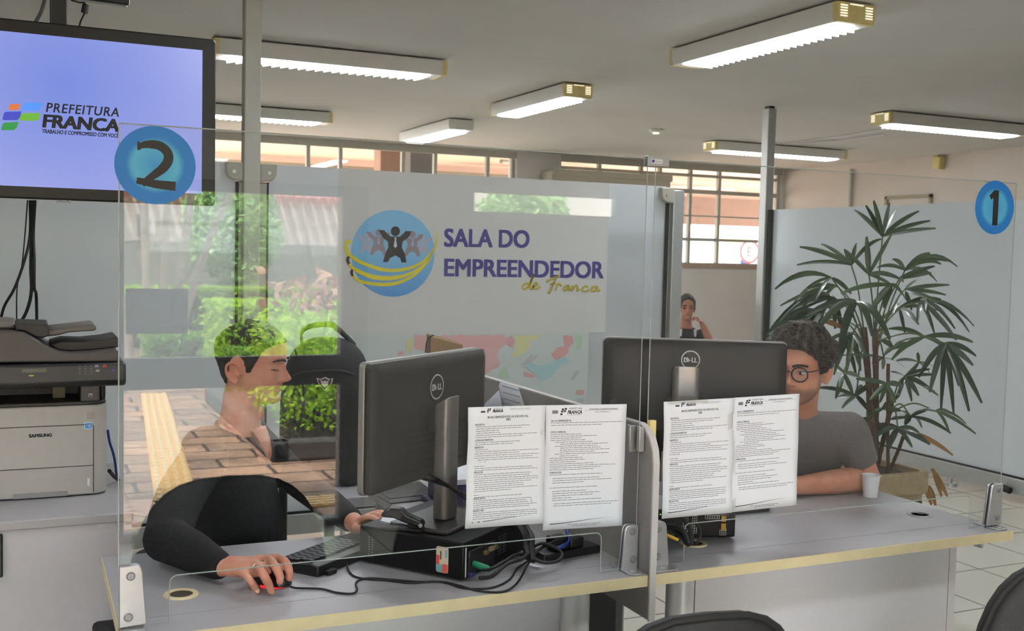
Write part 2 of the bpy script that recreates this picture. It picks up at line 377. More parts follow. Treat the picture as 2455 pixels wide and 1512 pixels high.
lamp(1.55, 3.55, 1.52, 'x', 'added unseen ceiling lamp over the desks, above the top of the picture')  # this and the lamps that follow are unseen, added to brighten the banner
lamp(1.55, .45, 1.52, 'x', 'added unseen ceiling lamp over the visitor side, above and behind the picture')
lamp(4.9, 1.8, 1.50, 'y', 'added unseen ceiling lamp to the right of the visitor side, outside the picture')
lamp(-1.3, 2.2, 1.50, 'y', 'added unseen ceiling lamp to the left of the desks, outside the picture')
# ---------------------------------------------------------------- frosted glass partitions
YA = 5.35
def clamp(T, x, y, z, s, along=True):
    pts = [(0, 0), (s*.085, 0), (s*.082, -.05), (s*.07, -.075), (s*.045, -.085), (0, -.09)]
    o = MB().prism([(x+a, y-.022, z+b) for a, b in pts], (0, .044, 0)).build('clamp', M['profile'], T, world=True, bevel=.006)
    MB().cyl((x+s*.045, y-.026, z-.045), (x+s*.045, y-.02, z-.045), .009, 12).build('screw', M['steel'], o, world=True)
def gpost(name, label, x, y, z1, w):
    T = thing(name, label, 'post', (x, y, 0))
    return T
zt = 1.93
T = thing('partition_post', 'tall pale square post rising to the ceiling on the left, between two frosted panels', 'post', (1.0, YA, 0))
xp0, xp1 = pY(583, 400, YA-.03).x, pY(623, 400, YA-.03).x
MB().bb((xp0, YA-.05, 0), (xp1, YA+.03, ZC)).build('shaft', M['post'], T, world=True, bevel=.006)
xa, xb = pY(569, 600, YA).x, pY(637, 600, YA).x
MB().bb((xa, YA-.02, .05), (xb, YA+.03, zt-.09)).build('wide_profile', M['profile'], T, world=True, bevel=.004)
MB().bb((xa-.008, YA-.022, .05), (xa, YA+.03, zt-.09)).bb((xb, YA-.022, .05), (xb+.008, YA+.03, zt-.09)).build('gasket', M['rubber'], T, world=True)
clamp(T, xp0, YA-.02, zt, -1); clamp(T, xp1, YA-.02, zt, 1)
def panel(name, label, pts, d, rail):
    T = thing(name, label, 'glass partition', pts[0])
    a, b = Vector(pts[0]), Vector(pts[1]); u = (b-a).normalized(); nrm = Vector((-u.y, u.x, 0))
    q = lambda p, z0, z1: [p.xy.to_3d()+Vector((0, 0, z0)), p.xy.to_3d()+Vector((0, 0, z1))]
    lo = [a.xy.to_3d()+Vector((0, 0, .17)), b.xy.to_3d()+Vector((0, 0, .17)), b.xy.to_3d()+Vector((0, 0, zt)), a.xy.to_3d()+Vector((0, 0, zt))]
    MB().prism(lo, nrm*d).build('glass_sheet', M['frost'], T, world=True)
    r = MB()
    def bar(z0, z1, t): r.prism([p.xy.to_3d()+nrm*(d/2-t/2)+Vector((0, 0, z)) for p, z in ((a, z0), (b, z0), (b, z1), (a, z1))], nrm*t)
    bar(.055, .16, .05)
    r.build('base_rail', M['alu'], T, world=True, bevel=.004)
    r = MB(); bar(.16, .172, .03); r.build('gasket', M['rubber'], T, world=True)
    r = MB(); n = max(2, int((b-a).length/1.2))
    for k in range(n):
        c = a+(b-a)*((k+.35)/n)+nrm*d/2
        r.cyl((c.x, c.y, 0), (c.x, c.y, .02), .045, 16).cyl((c.x, c.y, .02), (c.x, c.y, .06), .015, 10)
    r.build('foot', M['steel'], T, world=True)
    return T
PA = panel('frosted_partition', 'frosted glass partition carrying the blue-globe banner, right of the tall left post', ((xb+.01, YA, 0), (pY(1592, 600, YA).x, YA, 0)), .01, 1)
PB = panel('frosted_partition', 'frosted glass partition behind the television and printer, left of the tall post', ((-3.4, YA, 0), (xa-.01, YA, 0)), .01, 1)
XS = 5.75
PC_ = panel('frosted_partition', 'frosted glass side partition behind the palm plant, on an aluminium base rail', ((XS, 1.2, 0), (XS, 7.32, 0)), .01, 1)
# post at the right end of the banner partition
T = thing('partition_post', 'short grey post at the right end of the banner partition', 'post', (pY(1612, 600, YA).x, YA, 0))
x0, x1 = pY(1607, 600, YA-.03).x, pY(1633, 600, YA-.03).x
MB().bb((x0, YA-.05, 0), (x1, YA+.05, 1.91)).build('shaft', M['alu'], T, world=True, bevel=.006)
MB().bb((pY(1592, 600, YA).x, YA-.015, .05), (pY(1598, 600, YA).x, YA+.02, zt-.09)).build('gasket', M['rubber'], T, world=True)
MB().bb((pY(1598, 600, YA).x, YA-.02, .05), (x0, YA+.03, zt-.085)).build('wide_profile', M['profile'], T, world=True, bevel=.003)
clamp(T, x0, YA-.03, zt-.01, -1)
# post at the far end of the side partition
T = thing('partition_post', 'slim grey post reaching the ceiling at the far end of the side partition', 'post', (XS-.02, 7.39, 0))
q0, q1 = pY(1817, 600, 7.4).x, pY(1834, 600, 7.4).x
MB().bb((XS-.075, 7.33, 0), (XS+.005, 7.42, ZC-.02)).build('shaft', M['alu'], T, world=True, bevel=.006)
MB().bb((XS-.05, 7.30, .05), (XS+.02, 7.33, zt)).build('gasket', M['rubber'], T, world=True)
MB().bb((XS-.06, 7.34, ZC-.02), (XS-.01, 7.41, ZC)).build('top_foot', M['dark'], T, world=True)

# grey shelf unit close behind the banner partition, showing as soft bands through the frosted film
T = thing('shelf_unit', 'grey shelf unit showing as soft dark bands through the frosted partition beside the banner', 'shelf', (pY(1500, 600, YA+.2).x, YA+.2, 0))
sx0, sx1 = pY(1330, 600, YA+.12).x, pY(1586, 600, YA+.12).x
for ya, yb2 in ((558, 618), (680, 748), (815, 880)):
    z1, z0 = pY(1520, ya, YA+.08).z, pY(1520, yb2, YA+.08).z
    MB().bb((sx0, YA+.022, z0), (sx1, YA+.40, z1)).build('drawer_box', mat('shelf_grey', (60, 62, 64), .7), T, world=True)
for x in (sx0+.01, sx1-.01): MB().bb((x-.012, YA+.08, 0), (x+.012, YA+.40, 1.55)).build('upright', M['alu'], T, world=True)
# ================================================================ outside in front of the facade (seen mirrored in the acrylic screens)
YPX = 2.217
def mir(p): p = Vector(p); return Vector((p.x, 2*YPX-p.y, p.z))
def mz(x, y, z=0): return mir(pz(x, y, z))
def mY(x, y, Yv): return mir(pY(x, y, Yv))
GZ = -.03
def pavemat():
    m = mat('stone_paving', (150, 128, 112), .8)
    n, l = m.node_tree.nodes, m.node_tree.links; b = n['Principled BSDF']
    t = n.new('ShaderNodeTexCoord'); k = n.new('ShaderNodeTexBrick'); k.offset = .5
    k.inputs['Scale'].default_value = 1; k.inputs['Brick Width'].default_value = .62; k.inputs['Row Height'].default_value = .31; k.inputs['Mortar Size'].default_value = .016
    k.inputs['Color1'].default_value = lin((164, 130, 106)); k.inputs['Color2'].default_value = lin((136, 110, 94)); k.inputs['Mortar'].default_value = lin((70, 54, 44)); k.inputs['Bias'].default_value = 0
    no = n.new('ShaderNodeTexNoise'); no.inputs['Scale'].default_value = 2.2; no.inputs['Detail'].default_value = 6
    r = n.new('ShaderNodeValToRGB'); r.color_ramp.elements[0].color = (.62, .60, .60, 1); r.color_ramp.elements[1].color = (1.25, 1.2, 1.15, 1); r.color_ramp.elements[0].position = .35; r.color_ramp.elements[1].position = .68
    mx = n.new('ShaderNodeMix'); mx.data_type = 'RGBA'; mx.blend_type = 'MULTIPLY'; mx.inputs['Factor'].default_value = 1
    l.new(t.outputs['Object'], k.inputs['Vector']); l.new(t.outputs['Object'], no.inputs['Vector']); l.new(no.outputs['Fac'], r.inputs[0])
    l.new(k.outputs['Color'], mx.inputs['A']); l.new(r.outputs[0], mx.inputs['B']); l.new(mx.outputs['Result'], b.inputs['Base Color'])
    return m
tag(MB().bb((-14, -26, GZ-.2), (16, YF-.1, GZ)).build('pavement', pavemat()), kind='structure')
M['tact'] = mat('yellow_tactile_tile', (204, 160, 96), .8, noise=.1, nscale=6)
M['tactl'] = mat('pale_tactile_relief', (228, 200, 150), .8, noise=.1)
M['tactp'] = mat('pink_tactile_tile', (206, 160, 134), .8, noise=.1, nscale=6)
def strip(name, a, b, w, m, label, dots):
    a, b = Vector((a[0], a[1], GZ)), Vector((b[0], b[1], GZ)); u = (b-a).normalized(); v = Vector((-u.y, u.x, 0)); L = (b-a).length
    T = thing(name, label, 'paving strip', a)
    MB().prism([a-v*w/2, b-v*w/2, b+v*w/2, a+v*w/2], (0, 0, .012)).build('base_tile', m, T, world=True)
    g = MB(); R_ = Matrix(((u.x, v.x, 0), (u.y, v.y, 0), (0, 0, 1)))
    k = 0; n = int(L/.125)
    for i in range(n):
        for j in range(4):
            c = a+u*(i+.5)*L/n+v*((j-1.5)*w/4)+Vector((0, 0, .014))
            g.box(c, (.10 if not dots else .035, .03, .012), R_)
    g.build('raised_pattern', M['tactl'], T, world=True)
strip('tactile_paving', mz(368, 938).xy, mz(425, 1200).xy, .25, M['tact'], 'yellow ribbed tactile strip running away across the courtyard paving', 0)
strip('tactile_paving', (mz(283, 1214).x, mz(283, 1214).y), (mz(424, 1206).x+.1, mz(283, 1214).y), .42, M['tactp'], 'pink dotted tactile tile at the meeting of the two strips', 1)
strip('tactile_paving', (mz(445, 1206).x, mz(445, 1212).y+.05), (3.2, mz(445, 1212).y+.05), .24, M['tact'], 'yellow ribbed tactile strip running along the shopfront', 0)
strip('tactile_paving', (mz(300, 1235).x+.05, mz(300, 1235).y), (mz(330, 1301).x, YF-.15), .25, M['tactp'], 'pink ribbed tactile strip leading to the glass door', 0)
# ---------------------------------------------------------------- leaves
def leafmat(name, c1, c2, tr=.35):
    m = bpy.data.materials.new(name); m.use_nodes = True
    n, l = m.node_tree.nodes, m.node_tree.links; b = n['Principled BSDF']; b.inputs['Roughness'].default_value = .45
    oi = n.new('ShaderNodeNewGeometry'); r = n.new('ShaderNodeValToRGB'); r.color_ramp.elements[0].color = lin(c1); r.color_ramp.elements[1].color = lin(c2)
    l.new(oi.outputs['Random Per Island'], r.inputs[0]); l.new(r.outputs[0], b.inputs['Base Color'])
    t = n.new('ShaderNodeBsdfTranslucent'); mx = n.new('ShaderNodeMixShader'); mx.inputs[0].default_value = tr
    l.new(r.outputs[0], t.inputs[0]); l.new(b.outputs[0], mx.inputs[1]); l.new(t.outputs[0], mx.inputs[2]); l.new(mx.outputs[0], n['Material Output'].inputs[0])
    return m
RNG = np.random.default_rng(5)
def leaves(name, pts, size, m, parent=None, up=.5, jit=.5):
    """many small folded leaves around given points"""
    n = len(pts); P = np.array(pts, float)
    d = RNG.normal(size=(n, 3)); d[:, 2] += up; d /= np.linalg.norm(d, axis=1)[:, None]
    t = np.cross(d, RNG.normal(size=(n, 3))); t /= np.linalg.norm(t, axis=1)[:, None]
    s = size*(1+jit*(RNG.random(n)-.5))[:, None]; w = np.cross(d, t)
    a = P-t*s; b = P+w*s*.45+d*s*.1; c = P+t*s; e = P-w*s*.45+d*s*.1
    V = np.stack([a, b, c, e], 1).reshape(-1, 3); Fc = np.arange(4*n).reshape(n, 4)
    me = bpy.data.meshes.new(name); me.from_pydata(V.tolist(), [], Fc.tolist()); me.materials.append(m)
    o = bpy.data.objects.new(name, me); C.objects.link(o)
    if parent is not None:
        I = mw(parent).inverted(); me.transform(I); o.parent = parent
    return o
def boxpts(a, b, n, top=.6, edge=.06):
    """points near the surface of a clipped hedge"""
    a, b = np.array(a, float), np.array(b, float); out = []
    for i in range(n):
        p = a+(b-a)*RNG.random(3)
        if RNG.random() < top: p[2] = b[2]-abs(RNG.normal())*edge
        else:
            k = RNG.integers(0, 2)
            s = RNG.integers(0, 2); p[k] = (a if s else b)[k]+RNG.normal()*edge*.5
        out.append(p)
    return out
def blobpts(c, r, n, fill=.25):
    d = RNG.normal(size=(n, 3)); d /= np.linalg.norm(d, axis=1)[:, None]
    rad = 1-fill*RNG.random(n)**1.5+.12*np.sin(d[:, 0]*5+1)*np.sin(d[:, 2]*6)
    return (np.array(c)+d*rad[:, None]*np.array(r)).tolist()
M['hedge'] = leafmat('bright_hedge_leaf', (112, 168, 18), (196, 228, 60))
M['hedgedk'] = leafmat('dark_shrub_leaf', (62, 112, 22), (140, 186, 48))
M['pale'] = leafmat('pale_leaf', (130, 180, 110), (190, 222, 150))
M['red'] = leafmat('red_leaf', (150, 104, 92), (206, 170, 140))
M['bark'] = mat('pale_bark', (150, 138, 124), .9, noise=.3, nscale=14, bump=.4, bscale=40)
M['kerb'] = mat('dark_kerb', (72, 68, 64), .85, noise=.2)
M['soil'] = mat('dark_soil', (58, 46, 36), .95, noise=.3, nscale=20)
# near planting bed with kerb
k0 = mz(652, 1100); k1 = mz(642, 985)
T = thing('planting_bed', 'dark-kerbed planting bed outside the shopfront', 'planter', (k0.x, k0.y, GZ))
bx0, by0 = k0.x, k0.y
MB().bb((bx0, by0-.14, GZ), (4.2, by0, .12)).bb((bx0, by0-3.2, GZ), (bx0+.14, by0, .12)).build('kerb', M['kerb'], T, world=True, bevel=.02)
MB().bb((bx0+.14, by0-3.2, GZ), (4.2, by0-.14, .06)).build('soil', M['soil'], T, world=True)
T = thing('leafy_shrub', 'dark stemmed leafy shrub growing in the kerbed bed', 'shrub', (bx0+.9, by0-.7, .06))
st = MB()
for i in range(34):
    x, y = bx0+.25+1.3*RNG.random(), by0-.3-1.3*RNG.random(); h = .55+.25*RNG.random()
    st.tube([(x, y, .05), (x+.08*RNG.normal(), y+.08*RNG.normal(), .05+h*.5), (x+.15*RNG.normal(), y+.15*RNG.normal(), .05+h)], [.012, .009, .004], 5)
st.build('stem', M['kerb'], T, world=True)
pts = [(bx0+.15+1.6*RNG.random(), by0-.2-1.6*RNG.random(), .12+.85*RNG.random()**.75) for i in range(6200)]
leaves('foliage', pts, .035, M['hedge'], T)
T = thing('red_shrub', 'reddish broad-leaved shrub rising above the hedge by the bed', 'shrub', (2.6, by0-2.6, .06))
pts = []
st = MB()
for i in range(26):
    a = RNG.random()*6.28; r = .7*RNG.random()**.5; x, y = 2.75+r*math.cos(a), by0-2.4+r*math.sin(a)*.7; z = .80+.42*RNG.random()
    st.tube([(2.75, by0-2.4, .05), ((x+2.75)/2, (y+by0-2.4)/2, z*.6), (x, y, z)], [.02, .014, .006], 5)
    pts += [(x+.12*RNG.normal(), y+.12*RNG.normal(), z+.1*RNG.normal()) for j in range(16)]
st.build('stem', M['bark'], T, world=True); leaves('foliage', pts, .07, M['red'], T)
# clipped hedges
def hedge(label, x0, x1, y0, y1, h, n, m, sz=.035, group=None):
    T = thing('clipped_hedge', label, 'hedge', ((x0+x1)/2, (y0+y1)/2, GZ), 0, group)
    MB().bb((x0+.06, y0+.06, GZ), (x1-.06, y1-.06, h-.07)).build('core', M['soil'], T, world=True)
    leaves('foliage', boxpts((x0, y0, 0), (x1, y1, h), n), sz, m, T)
ry = lambda yv: 2*YPX-yv
hedge('bright clipped hedge crossing behind the kerbed bed', 2.0, 5.2, ry(13.4), ry(12.0), .86, 16000, M['hedge'], .045)
hedge('low bright hedge row farther back, by the pale building', 1.2, 6.5, ry(17.2), ry(16.5), .86, 9000, M['hedge'], .05)
hedge('small hedge clump at the foot of the slim trees', 1.35, 2.3, ry(14.1), ry(13.45), .40, 3500, M['hedgedk'], .045)
hedge('dark low planting in front of the bright hedge', 1.95, 4.6, ry(11.75), ry(11.1), .42, 6500, M['hedgedk'], .045)
# slim pale stems fanning out of one clump
YT = 14.3
c0 = mY(375, 855, YT)
T = thing('slender_tree', 'slender tree with five pale stems fanning out, in front of the pale building', 'tree', (c0.x, c0.y, GZ))
for i, (p, q) in enumerate((((345, 855), (345, 500)), ((375, 850), (400, 490)), ((392, 850), (455, 490)), ((312, 850), (272, 640)), ((405, 850), (480, 640)))):
    a, b = mY(*p, YT+.15*i), mY(*q, YT+.15*i); d = b-a
    P = [Vector((a.x, a.y, GZ)), a.lerp(b, .4)+Vector((.03, 0, 0)), b, b+d*.5, b+d*1.1+Vector((.1, 0, 0))]
    MB().tube(smoothpath(P, 5), [.06-.025*k/20 for k in range(21)], 9).build('trunk', M['bark'], T, world=True)
leaves('crown', blobpts((c0.x+.2, c0.y, 4.3), (2.4, 1.2, .9), 5000, .8), .09, M['pale'], T)
T = thing('round_tree', 'bushy pale green tree standing beside the pale building', 'tree', (3.4, ry(18.6), GZ))
c = mY(545, 560, 18.6)
MB().tube([(c.x, c.y, GZ), (c.x+.05, c.y, .8), (c.x, c.y, 1.5)], [.12, .1, .07], 9).build('trunk', M['bark'], T, world=True)
leaves('crown', blobpts((c.x+.1, c.y, c.z+.15), (.80, .8, 1.15), 7000, .5), .075, M['pale'], T)
c = mY(1262, 500, 19)
T = thing('round_tree', 'spreading tree behind the high strip window', 'tree', (c.x, c.y, GZ))
MB().tube([(c.x, c.y, GZ), (c.x, c.y, 1.4)], [.14, .1], 9).build('trunk', M['bark'], T, world=True)
leaves('crown', blobpts((c.x, c.y, 2.2), (.95, .8, .8), 6000, .5), .075, M['pale'], T)
# buildings across the courtyard
yb = ry(22)
T = thing('pale_building', 'low pale building with a pink tiled eave across the courtyard', 'building', (2, yb, GZ))
MB().bb((-8, yb-4, 1.55), (9, yb, 3.4)).build('wall', mat('white_render', (226, 224, 214), .85, noise=.04), T, world=True)
MB().bb((-8, yb-4, GZ), (9, yb-.02, 1.55)).build('plinth', mat('grey_green_render', (128, 132, 116), .85, noise=.06), T, world=True)
r = MB()
zr = pY(300, 466, 22).z
for k in range(76): r.tube([(-8+.22*k, yb-.3, zr+.42), (-8+.22*k, yb+.75, zr)], .085, 7)
r.build('tile_roof', mat('pink_clay_tile', (196, 120, 110), .8, noise=.15), T, world=True)
wa, wb = mY(315, 506, 22), mY(346, 574, 22)
o = MB().bb((wa.x, yb, wb.z), (wb.x, yb+.05, wa.z)).build('window', mat('window_white', (236, 236, 234), .5), T, world=True)
MB().bb((wa.x+.1, yb+.05, wb.z+.06), (wb.x-.06, yb+.06, wa.z-.06)).build('pane', mat('grey_pane', (120, 122, 124), .2), o, world=True)
wa, wb = mY(352, 512, 22), mY(369, 560, 22)
MB().bb((wa.x, yb, wb.z), (wb.x, yb+.25, wa.z)).build('air_conditioner', mat('ac_white', (244, 244, 244), .5), T, world=True)
T = thing('white_house', 'white house wall seen through the high strip window', 'building', (12, ry(20), GZ))
MB().bb((9.1, ry(24), GZ), (15, ry(20), 4.2)).build('wall', mat('white_render_bright', (236, 234, 226), .85, noise=.04), T, world=True)
# sign taped on the glass door
a, b = mY(305, 693, 5.61), mY(455, 802, 5.61)
T = thing('door_notice', 'paper notice taped to the glass of the entrance door', 'notice', (a.x, a.y, b.z))
MB().bb((a.x, YF-.057, b.z), (b.x, YF-.0565, a.z)).build('sheet', mat('backlit_paper', (176, 178, 186), .8), T, world=True)
P = Plane2((a.x, YF-.0565, b.z), (1, 0, 0), (0, 0, 1), (0, 1, 0)); g = MB()
w_, h_ = b.x-a.x, a.z-b.z
put_text(g, P, 'ABERTO', w_*.3, h_*.82, .028, .0006, width=w_*.36, bold=.0008)
for yy, x0, x1 in ((.52, .2, .7), (.45, .25, .66), (.24, .28, .78), (.12, .2, .82)): put_poly(g, P, [(w_*x0, h_*yy), (w_*x1, h_*yy), (w_*x1, h_*(yy+.035)), (w_*x0, h_*(yy+.035))], .0006)
g.build('lettering', mat('show_through_ink', (140, 142, 150), .8), T, world=True)
# ================================================================ veranda and street beyond the back windows
struct(MB().bb((-2, YB+.2, -.1), (18, 24, -.02)).build('trim_3', mat('veranda_floor', (170, 150, 130), .8)))
struct(MB().bb((-2, YB+.15, 2.95), (18, 17.4, 3.1)).build('trim_4', M['peach']))
struct(MB().bb((-2, 17.0, 2.12), (18, 17.25, 2.95)).build('trim_5', M['peach']))
struct(MB().bb((6.3, 16.4, 2.10), (18, 16.6, 2.60)).build('trim_6', mat('beam_brown', (112, 84, 68), .8, noise=.08)))
def col(x0, x1, y, m, label):
    tag(MB().bb((x0, y-.15, 0), (x1, y+.15, 2.95)).build('veranda_column', m, bevel=.01), label, 'column')
s = (YB+1.4)/YB
col(3.86*s, 4.16*s, YB+1.4, M['brown'], 'brown painted column outside the back window'); 
col(4.236*1.06, 4.535*1.06, YB+.75, mat('dark_grey_column', (92, 88, 82), .8), 'dark grey column just outside the back window')
pp = MB()
for x0, y0, z0, x1, y1, z1 in ((1.5, 14.4, 2.62, 10.5, 14.4, 2.62), (5.9, 13.4, 2.75, 8.8, 16, 2.9)): pp.tube([(x0, y0, z0), (x1, y1, z1)], .03, 8)
tag(pp.build('veranda_pipe', M['profile']), 'thin service pipes running under the peach veranda ceiling', 'pipe')

# street: parking sign, blue plate, grid fence
e = pY(1797, 603, 18.2)
T = thing('parking_sign', 'round street sign with red ring and letter E outside the back window', 'road sign', (e.x, e.y, 0))
MB().cyl((e.x, e.y+.03, 0), (e.x, e.y+.03, e.z+.25), .03, 10).build('pole', M['alu'], T, world=True)
PS = Plane2((e.x, e.y, e.z), (1, 0, 0), (0, 0, 1), (0, -1, 0))
MB().prism([PS.p(a, b, 0) for a, b in disc(0, 0, .25)], (0, .02, 0)).build('plate', mat('sign_white', (196, 196, 198), .5), T, world=True)
g = MB(); o1, o2 = disc(0, 0, .25), disc(0, 0, .205); g.grid([[PS.p(a, b, .004) for a, b in o1+o1[:1]], [PS.p(a, b, .004) for a, b in o2+o2[:1]]]); g.build('red_ring', mat('sign_red', (130, 10, 14), .5), T, world=True)
g = MB(); put_text(g, PS, 'E', -.075, -.10, .28, .004); g.build('letter', mat('sign_black', (20, 20, 22), .5), T, world=True, smooth=0)
e2 = pY(1787, 634, 18.2); MB().box((e2.x, e2.y+.02, e2.z), (.22, .02, .20)).build('blue_plate', mat('sign_blue', (24, 46, 120), .5), T, world=True)
T = thing('grid_fence', 'white grid fence across the street, seen through the back window', 'fence', (12, 20.5, 0))
fm = mat('fence_grey', (176, 176, 180), .6)
a, b = pY(1630, 585, 20.5), pY(1830, 640, 20.5)
r = MB()
for z in (.4, 1.0, 1.6): r.bb((a.x-1, 20.5, z), (b.x+1, 20.52, z+.03))
r.build('rail', fm, T, world=True); r = MB()
for i in range(34): x = a.x-1+(b.x-a.x+2)*i/33; r.bb((x-.012, 20.5, 0), (x+.012, 20.52, 1.75))
r.build('bars', fm, T, world=True)
struct(MB().bb((-4, 24, -.1), (30, 40, -.03)).build('trim_7', mat('street_asphalt', (150, 148, 146), .9)))
T = thing('street_house', 'pale house with a yellow shutter across the street', 'building', (16, 31, 0))
MB().bb((6, 30, 0), (30, 34, 3.6)).build('wall', mat('house_white', (238, 236, 232), .9), T, world=True)
y1 = pY(1767, 585, 29.9); MB().box((y1.x, 29.97, y1.z), (.9, .06, 1.0)).build('shutter', mat('shutter_yellow', (236, 206, 130), .6), T, world=True)
y1 = pY(1690, 590, 29.9); MB().box((y1.x, 29.97, y1.z), (1.2, .06, .9)).build('window', mat('house_window', (170, 172, 178), .3), T, world=True)
# ================================================================ desks and acrylic screens
ZD = .755
def desk(label, x0, x1, gx, gl, panel_x, legx, group='service desks'):
    T = thing('service_desk', label, 'desk', ((x0+x1)/2, 2.45, 0), 0, group)
    y0, y1 = 2.16, 2.755
    MB().prism([(x0, y0+.003, ZD-.027), (x1, y0+.003, ZD-.027), (x1, y1, ZD-.027), (x0, y1, ZD-.027)], (0, 0, .027)).build('top', M['laminate'], T, world=True)
    MB().bb((x0, y0-.001, ZD-.027), (x1, y0+.003, ZD-.0003)).bb((x1, y0, ZD-.027), (x1+.002, y1, ZD-.0003)).bb((x0-.002, y0, ZD-.027), (x0, y1, ZD-.0003)).build('edge_band', M['edge'], T, world=True)
    MB().bb((panel_x[0], 2.30, .30), (panel_x[1], 2.318, ZD-.027)).build('modesty_panel', M['white_lam'], T, world=True)
    for x in legx:
        if x != 2.545: MB().cyl((x, 2.31 if x != legx[0] else 2.29, .02), (x, 2.31 if x != legx[0] else 2.29, ZD-.027), .037, 24).cyl((x, 2.30, 0), (x, 2.30, .02), .05, 24).build('leg', mat('leg_enamel', (214, 214, 214), .3, .2), T, world=True)
        if x != 1.236: MB().cyl((x, 2.64, .02), (x, 2.64, ZD-.027), .037, 24).cyl((x, 2.64, 0), (x, 2.64, .02), .05, 24).build('leg', mat('leg_enamel', (214, 214, 214), .3, .2), T, world=True)
    for k, g in enumerate(gx):
        o = MB().lathe([(.026, .0), (.026, .003), (.036, .0035), (.038, 0), (.036, -.0005)], (g[0], g[1], ZD), 32).build('cable_grommet', M['edge'] if gl[k] else M['laminate'], T, world=True)
        MB().lathe([(.0005, .0010), (.0255, .0012), (.0255, .0004), (.0005, .0004)], (g[0], g[1], ZD), 24).build('hole', mat('grommet_hole', (52, 46, 26), .8) if gl[k] else M['black'], o, world=True) if gl[k] else \
            MB().lathe([(.0005, .0036), (.012, .0038), (.012, .003), (.0005, .003)], (g[0]+.008, g[1], ZD), 20, Matrix.Diagonal((1, .8, 1))).build('hole', M['black'], o, world=True)
    # fine joint line in the top
    MB().bb((x0+.01, 2.268, ZD-.0002), (x1-.01, 2.270, ZD+.0003)).build('joint_line', mat('joint_grey', (136, 136, 140), .5), T, world=True)
    return T
g2 = pz(434, 1425, ZD); g1 = pz(2205, 1234, ZD); gb = pz(1662, 1303, ZD)
D2 = desk('service desk on the left, with the mouse and keyboard on it', .165, 1.3625, [(g2.x, g2.y)], [1], (.22, 1.20), (1.236, .24))
D1 = desk('service desk on the right, with the small plastic cup on it', 1.3835, 2.60, [(g1.x, g1.y), (gb.x, gb.y)], [0, 1], (1.60, 2.505), (1.545, 2.545))
MB().bb((2.46, 2.135+.04, .722), (2.50, 2.20, .7275)).bb((2.49, 2.175, .71), (2.50, 2.20, .7275)).build('screen_bracket', M['steel'], D1, world=True)
MB().bb((2.508, 2.30, .30), (2.535, 2.33, ZD-.027)).build('panel_edge', M['white_lam'], D1, world=True)
MB().bb((1.395, 2.36, .03), (1.415, 2.75, ZD-.027)).build('side_panel', mat('dark_grey_panel', (88, 88, 92), .6), D1, world=True)
# hanging divider between the desks
T = thing('desk_divider', 'grey rounded divider board hanging between the two desks', 'divider', (1.372, 2.3, .64))
pts = [(1.3640, y, z) for y, z in ((3.3, .645), (2.150, .645), (2.150, 1.03), (2.156, 1.062), (2.172, 1.09), (2.195, 1.109), (2.222, 1.117), (3.3, 1.117))]
MB().prism([(1.3655, y+.004 if y < 3 else y, z-.004 if z > 1 else z) for _, y, z in pts], (.014, 0, 0)).build('board', mat('divider_laminate', (146, 142, 140), .5, noise=.03, nscale=60), T, world=True)
e = MB(); pe = [(y, z) for _, y, z in pts][1:]
for (a, b), (c, d) in zip(pe[:-1], pe[1:]): 
    e.add([(1.3640, a, b), (1.3810, a, b), (1.3810, c, d), (1.3640, c, d), (1.3640, a+.006, b-.004), (1.3810, a+.006, b-.004), (1.3810, c+.006, d-.004), (1.3640, c+.006, d-.004)], [(0, 1, 2, 3), (4, 7, 6, 5), (0, 3, 7, 4), (1, 5, 6, 2)])
e.build('edge_band', mat('divider_edge', (196, 192, 188), .45), T, world=True, smooth=60)
cl = MB().bb((1.349, 2.195, 1.05), (1.3638, 2.209, 1.112)).bb((1.338, 2.24, 1.045), (1.345, 2.226, 1.112)).bb((1.338, 2.222, 1.045), (1.3638, 2.226, 1.112))
cl.build('clip', M['alu'], T, world=True, bevel=.002)
MB().bb((1.3813, 2.2, 1.07), (1.399, 2.2125, 1.125)).build('clip', M['yellowed'], T, world=True)
# acrylic screens
def arc(cx, cz, r, a0, a1, n=5): return [(cx+r*math.cos(a0+(a1-a0)*k/n), cz+r*math.sin(a0+(a1-a0)*k/n)) for k in range(n+1)]
def screen(label, x0, x1, cl, cr, ztop=1.76, xn=None):
    T = thing('acrylic_screen', label, 'protective screen', ((x0+x1)/2, YPX, ZD), 0, 'acrylic counter screens')
    z0 = ZD+.0045; zc = .855; r = .016
    out = [(x0, z0), (cl, z0)]+arc(cl+r, zc-r, r, PI, PI/2)+arc(cr-r, zc-r, r, PI/2, 0)+[(cr, z0), (x1, z0), (x1, ztop), (x0, ztop)]+([(x0, 1.124), (xn, 1.124)] if xn else [])
    if xn: out[0] = (xn, z0)
    # sheet in three convex pieces welded along shared outline
    m = MB(); th = .006
    m.prism([(x, YPX-th/2, z) for x, z in out], (0, th, 0))
    m.build('sheet', [M['plexi']], T, world=True, smooth=20)
    e = MB()
    ed = .0012
    # polished edges catch the light: thin strips just along the cut edges
    def rim(a, b): e.tube([(a[0], YPX, a[1]), (b[0], YPX, b[1])], .0013, 6)
    nn = len(out)-(2 if xn else 0)
    for a, b in zip(out[1:nn-3], out[2:nn-2]): rim(a, b)
    k = 4 if xn else 2
    rim(out[-k], out[1-k] if 1-k < 0 else out[0]); rim(out[-k-1], out[-k])
    if xn: rim(out[-3], out[-2]); rim(out[-2], out[-1])
    rim(out[-1], out[0])
    e.build('polished_edge', M['rim'], T, world=True)
    return T
M['rim'] = mat('acrylic_edge', (176, 186, 182), .2, spec=.6)
P2 = screen('left acrylic screen standing on the left desk, with the round 2 sticker', .163, 1.3615, .2605, 1.264)
